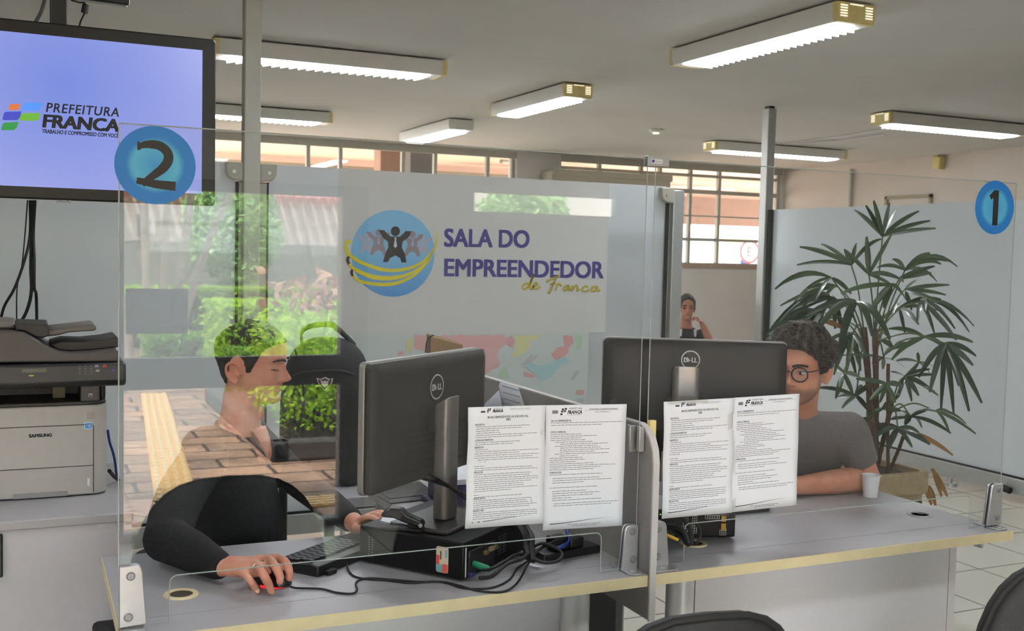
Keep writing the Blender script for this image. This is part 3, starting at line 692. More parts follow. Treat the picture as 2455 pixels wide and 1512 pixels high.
P1 = screen('right acrylic screen standing on the right desk, with the round 1 sticker', 1.3845, 2.607, 1.503, 2.486)
def foot(label, pts, y, tongue, rz=0):
    """flat bracket plate on the visitor side + tongue on the desk"""
    xs = [p[0] for p in pts]; x0 = min(xs); x1 = max(xs); cx = (x0+x1)/2
    T = thing('screen_clamp', label, 'bracket', (cx, YPX, ZD), 0, 'metal feet of the acrylic screens')
    MB().prism([(x, YPX-.0035, z) for x, z in pts], (0, -.007, 0)).build('front_plate', M['steel'], T, world=True, bevel=.002)
    MB().prism([(x, YPX+.0035, z) for x, z in pts], (0, .006, 0)).build('back_plate', M['steel'], T, world=True, bevel=.002)
    tx0, tx1, ty0 = tongue
    r = .012
    MB().prism([(a, b, ZD+.0004) for a, b in [(tx0, YPX-.003), (tx0, ty0+r), (tx0+r, ty0), (tx1-r, ty0), (tx1, ty0+r), (tx1, YPX-.003)]], (0, 0, .004)).build('base_tongue', M['steel'], T, world=True, bevel=.001)
    MB().prism([(a, b, ZD+.0004) for a, b in [(tx0, YPX+.003), (tx0, YPX+.045), (tx1-.01, YPX+.045), (tx1, YPX+.03), (tx1, YPX+.003)]], (0, 0, .004)).build('base_tongue', M['steel'], T, world=True, bevel=.001)
    MB().lathe([(.0005, .002), (.006, .0015), (.0075, 0)], (cx, (YPX-.003+ty0)/2, ZD+.0044), 14).build('screw', M['steel'], T, world=True)
    return T
def screws(T, cs):
    for (x, z) in cs:
        MB().lathe([(.0005, .003), (.0065, .0028), (.008, .0012), (.0082, 0)], (x, YPX-.0105, z), 18, Matrix.Rotation(PI/2, 3, 'X')).lathe([(.0083, .0004), (.0094, .0004), (.0094, 0), (.0083, 0)], (x, YPX-.0105, z), 18, Matrix.Rotation(PI/2, 3, 'X')).build('screw_cap', M['steel2'], T, world=True)
M['steel2'] = mat('dull_screw_steel', (150, 150, 152), .45, .6)
z0 = ZD+.006
f = foot('metal foot at the far left corner, under the 2 sticker', [(.1635, z0), (.216, z0+.003), (.208, .872), (.204, .882), (.196, .886), (.1635, .886)], 0, (.166, .212, 2.163)); screws(f, [(.1855, .865), (.181, .782)])
f = foot('metal foot on the left desk, left of the divider', [(1.317, z0-.004), (1.3625, z0-.004), (1.3625, .868), (1.334, .868), (1.327, .864), (1.324, .858)], 0, (1.318, 1.3620, 2.166)); screws(f, [(1.3455, .852), (1.3495, .783)])
f = foot('metal foot on the right desk, half hidden behind the divider', [(1.3835, z0-.004), (1.454, z0-.004), (1.444, .858), (1.440, .866), (1.432, .87), (1.3835, .87)], 0, (1.384, 1.462, 2.166)); screws(f, [(1.420, .852), (1.420, .783)])
f = foot('metal foot at the far right corner, under the 1 sticker', [(2.548, z0), (2.606, z0), (2.606, .884), (2.573, .884), (2.564, .879), (2.56, .87)], 0, (2.552, 2.600, 2.172)); screws(f, [(2.588, .866), (2.588, .784)])
# numbered stickers
def stickmat(name, c0, c1, c2):
    m = mat(name, c1, .45); n, l = m.node_tree.nodes, m.node_tree.links; b = n['Principled BSDF']
    t = n.new('ShaderNodeTexCoord'); ln = n.new('ShaderNodeVectorMath'); ln.operation = 'LENGTH'; r = n.new('ShaderNodeValToRGB')
    mu = n.new('ShaderNodeMath'); mu.operation = 'MULTIPLY'; mu.inputs[1].default_value = 1/.077
    l.new(t.outputs['Object'], ln.inputs[0]); l.new(ln.outputs['Value'], mu.inputs[0]); l.new(mu.outputs[0], r.inputs[0]); l.new(r.outputs[0], b.inputs['Base Color'])
    e = r.color_ramp.elements; e[0].position = .0; e[0].color = lin(c0); e[1].position = 1; e[1].color = lin(c2)
    k = e.new(.55); k.color = lin(c1); k = e.new(.72); k.color = lin(c2)
    return m
M['stk'] = stickmat('blue_sticker_print', (60, 148, 214), (84, 178, 214), (30, 120, 196))
M['ink'] = mat('black_print', (30, 27, 25), .5)
def sticker(label, cx, cz, ch, strokes):
    T = thing('number_sticker', label, 'sticker', (cx, YPX-.0035, cz))
    P = Plane2((0, 0, 0), (1, 0, 0), (0, 0, 1), (0, -1, 0))
    MB().prism([P.p(a, b, .0002) for a, b in disc(0, 0, .0765, n=64)], (0, -.0004, 0)).build('disc', M['stk'], T)
    g = MB()
    for i, (s, ws) in enumerate(strokes): stroke(g, P, s, 0, .0009+.0003*i, 8 if len(s) > 2 else 1, ws)
    g.build('numeral', M['ink'], T, smooth=0)
k = .0765/93
z2 = lambda pts: [((x-371)*k, (396-y)*k) for x, y in pts]
sticker('round blue sticker with a black 2 on the left screen', .2305, 1.682, '2', [
    (z2([(333, 362), (340, 351), (360, 347), (382, 350), (398, 364), (400, 382), (388, 402), (362, 424), (340, 443)]), (.002, .012, .016, .018, .018, .0185, .018, .014, .012)),
    (z2([(328, 434), (372, 441), (417, 444)]), (.012, .016, .018)), (z2([(332, 342), (333, 362)]), (.004, .006))])
sticker('round blue sticker with a black 1 on the right screen', 2.521, 1.687, '1', [
    ([(.003, -.051), (.003, .049)], (.021, .021)), ([(-.020, .027), (.0, .043)], (.014, .016))])
# connector block over the joint of the screens
T = thing('screen_connector', 'small grey connector block joining the tops of the two screens', 'connector', (1.386, YPX, 1.735))
MB().bb((1.356, YPX-.011, 1.742), (1.416, YPX-.0035, 1.764)).bb((1.356, YPX+.0035, 1.742), (1.416, YPX+.011, 1.764)).bb((1.356, YPX-.011, 1.7605), (1.416, YPX+.011, 1.766)).build('block', M['alu'], T, world=True, bevel=.001)
P = Plane2((1.366, YPX-.011, 1.7505), (1, 0, 0), (0, 0, 1), (0, -1, 0)); g = MB()
put_poly(g, P, [(0, -.002), (.031, -.002), (.031, .0085), (0, .0085)], .0003)
o = g.build('label_plate', mat('label_white', (214, 214, 216), .5), T, world=True)
g = MB(); put_poly(g, P, disc(.0045, .0033, .0038), .0006); g.build('logo', mat('logo_blue', (50, 40, 130), .5), o, world=True)
g = MB(); put_text(g, P, 'Nextar', .010, .0012, .006, .0006, width=.019); g.build('lettering', mat('logo_grey', (128, 126, 130), .5), o, world=True)
# ================================================================ notices taped on the screens
M['paper'] = mat('white_paper', (232, 236, 240), .85, noise=.015, nscale=6)
M['print'] = mat('grey_print', (120, 122, 128), .8)
M['printd'] = mat('dark_print', (48, 48, 52), .8)
M['tape'] = glass('clear_tape', 1.7, (.93, .92, .88), .25)
HEADS = {1: [('REQUISITOS:', .150), ('ATIVIDADES PERMITIDAS:', .279), ('BENEFÍCIOS:', .338), ('OBRIGAÇÕES:', .545), ('RECEITA BRUTA:', .760), ('ISENÇÃO INSS:', .862)],
         2: [('SALA DO EMPREENDEDOR', .130), ('JUNTA COMERCIAL', .220), ('OBSERVAÇÕES:', .545)]}
def notice(label, c, kind, curl=0):
    """c: four world corners tl, tr, br, bl on the screen front; curl lifts the edges"""
    tl, tr, br, bl = [Vector(q) for q in c]
    T = thing('paper_notice', label, 'notice', (tl+br)/2)
    def S(u, v, d=0):
        p = tl.lerp(tr, u).lerp(bl.lerp(br, u), v)
        return p+Vector((0, -(.0006+d+curl*(.006*math.sin(v*6+u*2)**2*abs(u-.5)*2+.004*v*v*u)), 0))
    n = 12
    rows = [[S(i/n, j/n) for i in range(n+1)] for j in range(n+1)]
    MB().grid(rows).build('sheet', M['paper'], T, world=True, solid=.0003)
    b, k = MB(), MB()
    def bar(mb, u0, u1, v, h, sl=0): mb.add([S(u0, v, .0004), S(u1, v, .0004), S(u1, v+h, .0004), S(u0, v+h, .0004)], [(0, 1, 2, 3)])
    wd = (tr-tl).length; ht = (bl-tl).length
    def txt(mb, s, u, v, size, width=None, **kw):
        vs, fs = text_mesh(s, size, res=1, **kw)
        x0 = min(q[0] for q in vs); x1 = max(q[0] for q in vs); f = (width*wd/(x1-x0)) if width else 1
        mb.add([S(u+(a-x0)*f/wd, v-bb_/ht, .0004) for a, bb_ in vs], fs)
    # letterhead
    ofs = 0 if kind == 2 else .07
    if kind == 2:
        bar(b, .075, .145, .042, .026); txt(k, 'FRANCA', .26, .071, .0115, .18, bold=.0005, shear=.2); txt(b, 'PREFEITURA', .275, .036, .006, .165, shear=.2, bold=.0001); bar(k, .262, .435, .079, .0018)
        for i, (u, v) in enumerate(((.19, .028), (.225, .024), (.18, .045), (.213, .042), (.172, .066))): bar(k, u, u+.028, v, .014)
        bar(b, .46, .95, .0455, .0012); txt(k, 'SECRETARIA DE DESENVOLVIMENTO', .53, .042, .0042, .36, bold=.0001); txt(k, 'SALA DO EMPREENDEDOR', .60, .064, .0036, .19)
    else:
        bar(k, .16, .215, .034, .013); txt(k, 'FRANCA', .31, .047, .0085, .135, bold=.0005, shear=.2); txt(b, 'PREFEITURA', .32, .022, .004, .12, shear=.2)
        for i, (u, v) in enumerate(((.245, .015), (.27, .013), (.24, .027), (.263, .025), (.238, .039))): bar(k, u, u+.02, v, .009)
        txt(b, 'SECRETARIA DE DESENVOLVIMENTO', .53, .028, .0036, .27); bar(b, .53, .79, .033, .001)
        txt(b, 'MICROEMPREENDEDOR INDIVIDUAL', .245, .096, .0072, .53, bold=.00025); txt(b, 'MEI', .49, .119, .0072, bold=.00025)
    for s, v in HEADS[kind]:
        w_ = .008*len(s)*1.35 if kind == 1 else .0125*len(s)
        txt(b, s, .09 if kind == 1 else .06, v, .0052, w_, bold=.00025); bar(b, .09 if kind == 1 else .06, (.09 if kind == 1 else .06)+w_, v+.0025, .001)
    rr = random.Random(kind*11+len(label))
    def line(v, u0, u1, mb=b):
        u = u0
        while u < u1-.01:
            L = min(rr.uniform(.015, .07), u1-u); bar(mb, u, u+L, v, .0042); u += L+.007
    if kind == 1:
        blocks = [(.161, [(.1, .80), (.1, .70), (.1, .40), (.1, .43), (.1, .91), (.09, .71)], .0172), (.291, [(.09, .68), (.09, .60)], .0172), (.350, [(.1, .26), (.1, .92), (.09, .68), (.1, .92), (.09, .83), (.1, .92), (.09, .24)], .0172),
                  (.488, [(.09, .22), (.1, .83), (.1, .90)], .0172), (.556, [(.1, .83), (.09, .80), (.1, .92), (.09, .92), (.09, .83), (.1, .73), (.1, .73), (.1, .91), (.09, .57)], .0172), (.724, [(.09, .15), (.1, .71)], .0172),
                  (.772, [(.09, .91), (.09, .91), (.09, .91), (.09, .91), (.09, .81)], .0166), (.874, [(.09, .91), (.09, .91), (.09, .91), (.09, .64)], .0166)]
    else:
        blocks = [(.140, [(.06, .96), (.06, .69)], .0185), (.232, [(.06, .45), (.06, .63), (.06, .43), (.06, .50), (.12, .58), (.18, .78), (.12, .65), (.18, .70), (.18, .80), (.18, .62), (.12, .80), (.18, .40), (.06, .46), (.06, .50), (.06, .38), (.06, .60), (.06, .88), (.06, .70), (.06, .62)], .0158),
                  (.556, [(.06, .72)], .0172), (.585, [(.1, .68), (.1, .84), (.1, .50)], .0178), (.66, [(.06, .66)], .0172), (.688, [(.1, .52), (.1, .70), (.1, .62), (.1, .34), (.1, .72)], .0182), (.788, [(.12, .94), (.12, .85)], .0176)]
    for v, L, dv in blocks:
        for i, (a, c_) in enumerate(L): line(v+i*dv, a, c_)
    # swoosh and footer
    sw = [S(.08+.84*t, .95-.035*math.sin(t*2.2)*t, .0004) for t in [i/14 for i in range(15)]]; sw2 = [S(.08+.84*t, .95+.007*(1-t)-.035*math.sin(t*2.2)*t, .0004) for t in [i/14 for i in range(15)]]
    k.grid([sw, sw2])
    if kind == 2: line(.962, .3, .72); line(.974, .36, .66)
    b.build('small_print', M['print'], T, world=True, smooth=0); k.build('letterhead_print', M['printd'], T, world=True, smooth=0)
    return T
yf = YPX-.0032
q = lambda *a: [Vector((pY(x, y, yf).x, yf, pY(x, y, yf).z)) for x, y in a]
N1 = notice('paper notice headed MICROEMPREENDEDOR INDIVIDUAL on the left screen, curled edges', q((1122, 976), (1307, 970), (1301, 1252), (1114, 1267)), 1, .8)
N2 = notice('paper notice with a bold logo on the left screen, nearest the divider', q((1309, 971), (1502, 968), (1490, 1259), (1301, 1271)), 2, .2)
N3 = notice('paper notice headed MICROEMPREENDEDOR INDIVIDUAL on the right screen, next to the divider', q((1591, 963), (1760, 953), (1752, 1227), (1586, 1243)), 1, .5)
N4 = notice('paper notice with a bold logo on the right screen, before the man with glasses', q((1758, 953), (1916, 943), (1908, 1210), (1748, 1228)), 2, .2)
tp = MB()
def tape(x0, y0, x1, y1, w, par):
    a, b = pY(x0, y0, yf-.0014), pY(x1, y1, yf-.0014); d = (b-a).normalized(); m = Vector((-d.z, 0, d.x))*w/2
    MB().poly([a-m, b-m, b+m, a+m]).build('tape', M['tape'], par, world=True, smooth=0)
tape(1270, 965, 1288, 975, .02, N1); tape(1300, 1030, 1305, 1085, .012, N1); tape(1312, 962, 1345, 960, .01, N2); tape(1462, 965, 1476, 956, .006, N2); tape(1455, 1268, 1470, 1258, .004, N2)
tape(1600, 960, 1700, 956, .02, N3); tape(1752, 960, 1756, 1220, .022, N4)
# ================================================================ television on its ceiling pole
def M3(x, y, z=(0, 0, 1)):
    """matrix with local x,y,z axes"""
    x, y, z = Vector(x), Vector(y), Vector(z); return Matrix(((x.x, y.x, z.x), (x.y, y.y, z.y), (x.z, y.z, z.z)))
YT_ = 3.5
tr, br = pY(523, 95, YT_), pY(511, 493, YT_); tcx = pY(152, 481, YT_).x
x1 = (tr.x+br.x)/2; x0 = 2*tcx-x1; z0, z1 = br.z, tr.z
T = thing('television', 'large television showing a lilac screen with a city logo, hanging at upper left', 'television', (tcx, YT_, z0))
w_, h_ = x1-x0, z1-z0; cz = (z0+z1)/2
PV = Plane2((tcx, YT_, cz), (1, 0, 0), (0, 0, 1), (0, -1, 0))
MB().prism([PV.p(a, b, 0) for a, b in rrect(w_, h_, .012)], (0, .045, 0)).build('cabinet', mat('gloss_black', (15, 15, 16), .38), T, world=True, bevel=.005)
MB().bb((tcx-.25, YT_+.045, cz-.18), (tcx+.25, YT_+.09, cz+.18)).build('rear_cover', M['dark'], T, world=True, bevel=.01)
sl, sr = -w_/2+.030, w_/2-.042; sb, st_ = -h_/2+.036, h_/2-.038
def scrmat():
    m = bpy.data.materials.new('lilac_screen_picture'); m.use_nodes = True
    n, l = m.node_tree.nodes, m.node_tree.links; b = n['Principled BSDF']; b.inputs['Base Color'].default_value = (.01, .01, .012, 1); b.inputs['Roughness'].default_value = .2
    t = n.new('ShaderNodeTexCoord'); sp = n.new('ShaderNodeTexGradient'); sp.gradient_type = 'SPHERICAL'; mp = n.new('ShaderNodeMapping'); mp.inputs['Scale'].default_value = (2.6, 2.6, 2.6); mp.inputs['Location'].default_value = (0, 0, -.9)
    r = n.new('ShaderNodeValToRGB'); r.color_ramp.elements[0].color = lin((150, 160, 226)); r.color_ramp.elements[1].color = lin((118, 138, 220))
    l.new(t.outputs['Object'], mp.inputs[0]); l.new(mp.outputs[0], sp.inputs[0]); l.new(sp.outputs[0], r.inputs[0]); l.new(r.outputs[0], b.inputs['Emission Color']); b.inputs['Emission Strength'].default_value = 1.0
    return m
scr = MB(); scr.poly([PV.p(a, b, .0006) for a, b in ((sl, sb), (sr, sb), (sr, st_), (sl, st_))]); scr = scr.build('screen', scrmat(), T, world=True)
def emi(name, c, s=1.0):
    m = bpy.data.materials.new(name); m.use_nodes = True; b = m.node_tree.nodes['Principled BSDF']; b.inputs['Base Color'].default_value = (.01, .01, .01, 1); b.inputs['Emission Color'].default_value = lin(c); b.inputs['Emission Strength'].default_value = s; b.inputs['Roughness'].default_value = .3
    return m
px2 = lambda x, y: ((pY(x, y, YT_).x-tcx), pY(x, y, YT_).z-cz)
g = MB(); u = px2(285, 274); v = px2(110, 271)
put_text(g, PV, 'PREFEITURA', v[0], v[1]+.004, .039, .001, width=u[0]-v[0], bold=.0008, shear=.18, space=1.12)
v = px2(101, 304); u = px2(286, 308); put_text(g, PV, 'FRANCA', v[0], v[1], .053, .001, width=u[0]-v[0], bold=.0024, shear=.12, space=.98)
v = px2(101, 317); u = px2(285, 321); put_text(g, PV, 'TRABALHO E COMPROMISSO COM VOCÊ', v[0], v[1]-.002, .0165, .001, width=u[0]-v[0], bold=.0006, shear=.18)
g.build('lettering', emi('screen_dark', (20, 22, 44), .3), scr, world=True, smooth=0)
def blade(cx, cy, w, h, sh):  # slanted wavy tile
    pts = []
    for t in [i/8 for i in range(9)]: pts.append((cx-w/2+w*t+sh*.5, cy+h/2+.10*h*math.sin(t*PI)))
    for t in [i/8 for i in range(9)]: pts.append((cx+w/2-w*t-sh*.5, cy-h/2-.10*h*math.sin(t*PI)))
    return pts
def wave(p): return [px2(x, y) for x, y in p]
for nm, c, p in (('logo_orange', (226, 120, 60), [(24, 250), (47, 249), (48, 252), (44, 262), (38, 264), (21, 263), (20, 260)]), ('logo_blue_tile', (84, 150, 255), [(60, 246), (100, 246), (101, 249), (95, 263), (88, 266), (52, 264), (56, 251)]),
                 ('logo_violet', (66, 74, 196), [(13, 268), (50, 267), (52, 266), (48, 282), (41, 288), (9, 288), (6, 286), (9, 272)]), ('logo_lime', (110, 180, 60), [(56, 271), (96, 271), (97, 274), (92, 287), (85, 290), (44, 289), (50, 274)]), ('logo_green', (44, 150, 70), [(10, 294), (45, 292), (40, 306), (33, 312), (4, 312), (3, 309), (6, 297)])):
    g = MB(); put_poly(g, PV, wave(p), .001); g.build('logo_tile', emi(nm, c, 1.0), scr, world=True)
g = MB(); put_text(g, PV, 'SAMSUNG', px2(135, 484)[0], px2(135, 484)[1]-.001, .0115, .0008, width=px2(170, 484)[0]-px2(135, 484)[0], bold=.0006); g.build('brand_lettering', mat('silver_print', (150, 150, 150), .4), T, world=True, smooth=0)
# ceiling pole and second set
a, b = pY(120, 20, YT_+.07), pY(162, 20, YT_+.07)
T = thing('ceiling_pole', 'black square pole holding the televisions from the ceiling', 'pole', ((a.x+b.x)/2, YT_+.12, ZC))
MB().bb((a.x, YT_+.092, cz-.1), (b.x, YT_+.14, ZC)).build('tube', mat('pole_black', (28, 28, 29), .4, noise=.1), T, world=True, bevel=.004)
MB().bb((a.x-.05, YT_+.05, ZC-.012), (b.x+.05, YT_+.2, ZC)).build('plate', M['dark'], T, world=True)
e = pY(332, 17, YT_+.25)
T = thing('television', 'second black television above, only its lower edge in view', 'television', (e.x-.42, YT_+.3, e.z))
R_ = M3((math.cos(.10), math.sin(.10), 0), (-math.sin(.10), math.cos(.10), 0))
MB().box((0, .02, .27), (.80, .045, .50), R_).build('cabinet', mat('gloss_black2', (12, 12, 13), .12, coat=.5), T, bevel=.006)
MB().box((0, .055, .27), (.40, .03, .30), R_).build('rear_cover', M['dark'], T, bevel=.006)
# cables by the set
c1 = [pY(*q_, YT_+.2) for q_ in ((108, 0), (98, 30), (86, 52))]
tag(MB().tube(smoothpath(c1, 5), .006, 8).build('grey_cable', mat('grey_cable_pvc', (70, 68, 66), .6)), 'grey cable end dangling left of the ceiling pole', 'cable')
T = thing('power_cable', 'thin black cable with a ferrite lump dangling right of the ceiling pole', 'cable', pY(204, 8, YT_+.15))
MB().tube(smoothpath([pY(*q_, YT_+.15) for q_ in ((170, 0), (190, 6), (204, 8), (203, 30), (194, 50), (190, 66))], 5), .0028, 6).build('wire', M['black'], T, world=True)
MB().tube([pY(206, 11, YT_+.15), pY(202, 31, YT_+.15)], .010, 10).build('ferrite', M['black'], T, world=True)
def cable(name, label, px, w=.004, y=3.88):
    P = [pY(*q_, y+.02*math.sin(i*1.7)) for i, q_ in enumerate(px)]
    return tag(MB().tube(smoothpath(P, 6), w, 8).build(name, M['black']), label, 'cable', 'black cables hanging behind the printer')
cable('hanging_cable', 'leftmost black cable hanging from the television to behind the printer', [(72, 480), (72, 560), (60, 620), (35, 690), (8, 740), (0, 800), (2, 900), (4, 1134)], .0045)
cable('hanging_cable', 'thin black cable hanging straight between the thick ones behind the television', [(66, 480), (60, 560), (52, 640), (41, 690), (40, 800), (41, 1134)], .0022)
cable('hanging_cable', 'thick black cable curving left from the bundle to the printer top', [(79, 480), (76, 560), (74, 640), (75, 700), (62, 750), (30, 810), (20, 900), (18, 1134)], .0055)
cable('hanging_cable', 'rightmost thick black cable in the bundle under the television', [(84, 480), (80, 560), (82, 620), (82, 690), (88, 745), (88, 1134)], .005)
# ================================================================ cabinet table and printer
yc = pz(0, 1251, ZD).y
T = thing('printer_table', 'grey panelled table under the printer at the left edge', 'table', (-.1, yc, 0))
MB().bb((-.75, yc, ZD-.028), (.275, yc+.74, ZD)).build('top', M['laminate'], T, world=True, bevel=.004)
MB().bb((-.75, yc+.012, .05), (.272, yc+.03, ZD-.028)).build('front_panel', M['lam2'] if 'lam2' in M else mat('grey_panel', (194, 192, 197), .5, noise=.02, nscale=60), T, world=True)
MB().bb((-.75, yc+.03, 0), (-.72, yc+.6, ZD-.028)).bb((.245, yc+.03, 0), (.272, yc+.6, ZD-.028)).build('side_panel', M['laminate'], T, world=True)
a = pY(233, 1243, yc+.012); b = pY(275, 1261, yc+.012)
o = MB().bb((a.x, yc+.0112, b.z), (b.x, yc+.012, a.z)).build('asset_sticker', mat('asset_label', (206, 206, 206), .6), T, world=True)
P = Plane2((a.x, yc+.0112, b.z), (1, 0, 0), (0, 0, 1), (0, -1, 0)); g = MB(); rr = random.Random(3); ww = b.x-a.x; hh = a.z-b.z; xx = .004
while xx < ww-.004:
    q_ = rr.choice((.0005, .001, .0016)); put_poly(g, P, [(xx, hh*.42), (xx+q_, hh*.42), (xx+q_, hh*.9), (xx, hh*.9)], .0003); xx += q_+rr.choice((.0006, .0012))
g.build('barcode', M['print'], o, world=True)
a = pY(3, 1330, yc+.01); MB().bb((a.x-.06, yc-.004, a.z-.06), (a.x+.004, yc+.012, a.z+.06)).build('handle', M['dark'], T, world=True, bevel=.004)
yp = pz(100, 1195, ZD).y
cx = pY(97, 1040, yp).x; hwp = pY(258, 1080, yp).x-cx
PR = thing('printer', 'grey and black office laser printer with scanner lid, on the table at left', 'printer', (cx, yp, ZD))
Zp = lambda y: pY(97, y, yp).z
grey = mat('printer_grey', (176, 174, 168), .5, noise=.03, nscale=30); dk = mat('printer_dark', (44, 42, 41), .5, noise=.08); dk2 = mat('printer_charcoal', (72, 68, 66), .45, noise=.08)
zb, zt_ = ZD, Zp(975)
# body with rounded front corners (plan outline)
rc = .045; D_ = .36
plan = [(-hwp, D_), (-hwp, rc)]+[(-hwp+rc-rc*math.cos(t), rc-rc*math.sin(t)) for t in [PI/2*i/8 for i in range(1, 9)]]+[(hwp-rc+rc*math.sin(t), rc-rc*math.cos(t)) for t in [PI/2*i/8 for i in range(0, 9)]]+[(hwp, D_)]
MB().prism([(cx+a, yp+b, zb+.004) for a, b in plan], (0, 0, zt_-zb-.004)).build('body', grey, PR, world=True, bevel=.004)
# front seams: upper door and tray
g = MB(); yq = yp-.0006
xr_ = pY(224, 1100, yp).x; zs1 = Zp(1022); zs2 = Zp(1122)
def seam(a, b): g.tube([a, b], .0011, 5)
seam((cx-hwp+.04, yq, zs1), (xr_-.006, yq, zs1)); seam((xr_-.006, yq, zs1), (xr_, yq, zs1-.006)); seam((xr_, yq, zs1-.006), (xr_, yq, zb+.01)); seam((cx-hwp+.04, yq, zs2), (xr_, yq, zs2))
g.build('door_seam', dk, PR, world=True)
a = pY(38, 1180, yp); b = pY(165, 1195, yp)
MB().bb((cx-.075, yp-.003, zb+.004), (cx+.075, yp, zb+.019)).build('tray_handle', mat('printer_recess', (146, 146, 146), .5), PR, world=True, bevel=.001)
a = pY(212, 1155, yp); MB().bb((a.x-.004, yp-.002, a.z-.012), (a.x+.004, yp, a.z+.012)).build('level_window', M['lampwhite'], PR, world=True, bevel=.0015); 
a = pY(218, 995, yp); MB().prism([(a.x+x, yp-.0025, a.z+z) for x, z in rrect(.022, .018, .003)], (0, .003, 0)).build('button', mat('printer_button', (166, 162, 158), .5), PR, world=True, bevel=.0006)
a = pY(212, 1020, yp); o = MB().bb((a.x-.012, yp-.0012, a.z-.0105), (a.x+.012, yp, a.z+.0105)).build('energy_sticker', mat('sticker_pale', (200, 222, 240), .5), PR, world=True)
P = Plane2((a.x, yp-.0012, a.z), (1, 0, 0), (0, 0, 1), (0, -1, 0)); g = MB(); put_poly(g, P, [(-.0095, -.008), (.0095, -.008), (.0095, .008), (-.0095, .008)], .0003); o2 = g.build('sticker_print', mat('sticker_blue', (70, 150, 220), .5), o, world=True)
g = MB(); stroke(g, P, [(-.007, 0), (0, .003), (.007, .0015), (.0, -.001), (.006, -.004)], .0014, .0006); g.build('sticker_swirl', mat('sticker_pale2', (210, 226, 240), .5), o, world=True)
g = MB(); P = Plane2((cx, yp, 0), (1, 0, 0), (0, 0, 1), (0, -1, 0)); put_text(g, P, 'SAMSUNG', pY(69, 1047, yp).x-cx, Zp(1047), .0135, .0006, width=pY(125, 1047, yp).x-pY(69, 1047, yp).x, bold=.0009); g.build('brand_lettering', M['printd'], PR, world=True, smooth=0)
# output bay
zu = Zp(905); zs0 = Zp(925)
MB().prism([(cx+a*.985, yp+.004+b*.98, zt_) for a, b in plan], (0, 0, .012)).build('output_tray', dk, PR, world=True, bevel=.003)
MB().bb((cx-hwp+.01, yp+.20, zt_+.012), (cx+hwp-.03, yp+.34, zs0+.03)).build('bay_wall', dk, PR, world=True)
x_ = pY(193, 950, yp).x
MB().bb((x_, yp+.006, zt_+.01), (x_+.055, yp+.2, zs0+.01)).build('pillar', dk2, PR, world=True, bevel=.004)
MB().bb((x_+.055, yp+.03, zt_+.01), (cx+hwp-.004, yp+.2, zs0+.005)).build('pillar', dk, PR, world=True, bevel=.008)
MB().bb((x_-.075, yp+.10, zt_+.012), (x_-.040, yp+.12, zs0+.005)).build('rib', mat('olive_rib', (112, 106, 80), .6), PR, world=True)
a = pY(217, 947, yp+.006); o = MB().bb((a.x-.006, yp+.003, a.z-.005), (a.x+.006, yp+.006, a.z+.006)).build('usb_port', M['laminate'], PR, world=True); MB().bb((a.x-.004, yp+.002, a.z-.003), (a.x+.004, yp+.0032, a.z)).build('slot', M['black'], o, world=True)
# control panel + scanner
zc1 = Zp(868); xe = pY(300, 900, yp-.02).x
prof = [(yp-.05, zs0), (yp-.062, zs0+.012), (yp-.056, zc1), (yp+.3, zc1), (yp+.3, zs0)]
MB().prism([(cx-hwp-.04, y, z) for y, z in prof], (xe-cx+hwp+.04, 0, 0)).build('scanner_base', mat('printer_black', (32, 31, 32), .4, noise=.08), PR, world=True, bevel=.01)
pf = Plane2((cx, yp-.0605, (zs0+zc1)/2), (1, 0, 0), Vector((0, -.006, -(zc1-zs0-.012))).normalized()*-1, (0, -1, 0))
def pp_(x, y): p = pY(x, y, yp-.06); return (p.x-cx, p.z-(zs0+zc1)/2)
g = MB(); a = pp_(53, 893); b = pp_(112, 883); put_poly(g, pf, [a, (b[0], a[1]), b, (a[0], b[1])], .002); g.build('lcd_window', mat('olive_lcd', (62, 60, 40), .3), PR, world=True)
g = MB(); put_poly(g, pf, [(pp_(75, 900)[0]+x, pp_(75, 900)[1]+y) for x, y in disc(0, 0, .008, .002, 16)], .002); g.build('status_light', mat('dim_yellow_lamp', (150, 160, 30), .4), PR, world=True)
for k, (x, y) in enumerate([(x, y) for x in (191, 205, 219) for y in (877, 883, 889, 895)]):
    g = MB(); a = pp_(x, y); put_poly(g, pf, [(a[0]+u_, a[1]+v_) for u_, v_ in disc(0, 0, .0022, .0014, 10)], .002); g.build('key', mat('key_grey', (120, 120, 122), .5) if k == 0 else bpy.data.materials['key_grey'], PR, world=True)
for c, x, y in (((200, 70, 30), 251, 877), ((140, 140, 145), 232, 877), ((70, 70, 150), 271, 887), ((140, 140, 145), 234, 888)):
    g = MB(); a = pp_(x, y); put_poly(g, pf, [(a[0]+u_, a[1]+v_) for u_, v_ in rrect(.011, .007, .002)], .002); g.build('key', mat('key_colour', c, .5), PR, world=True)
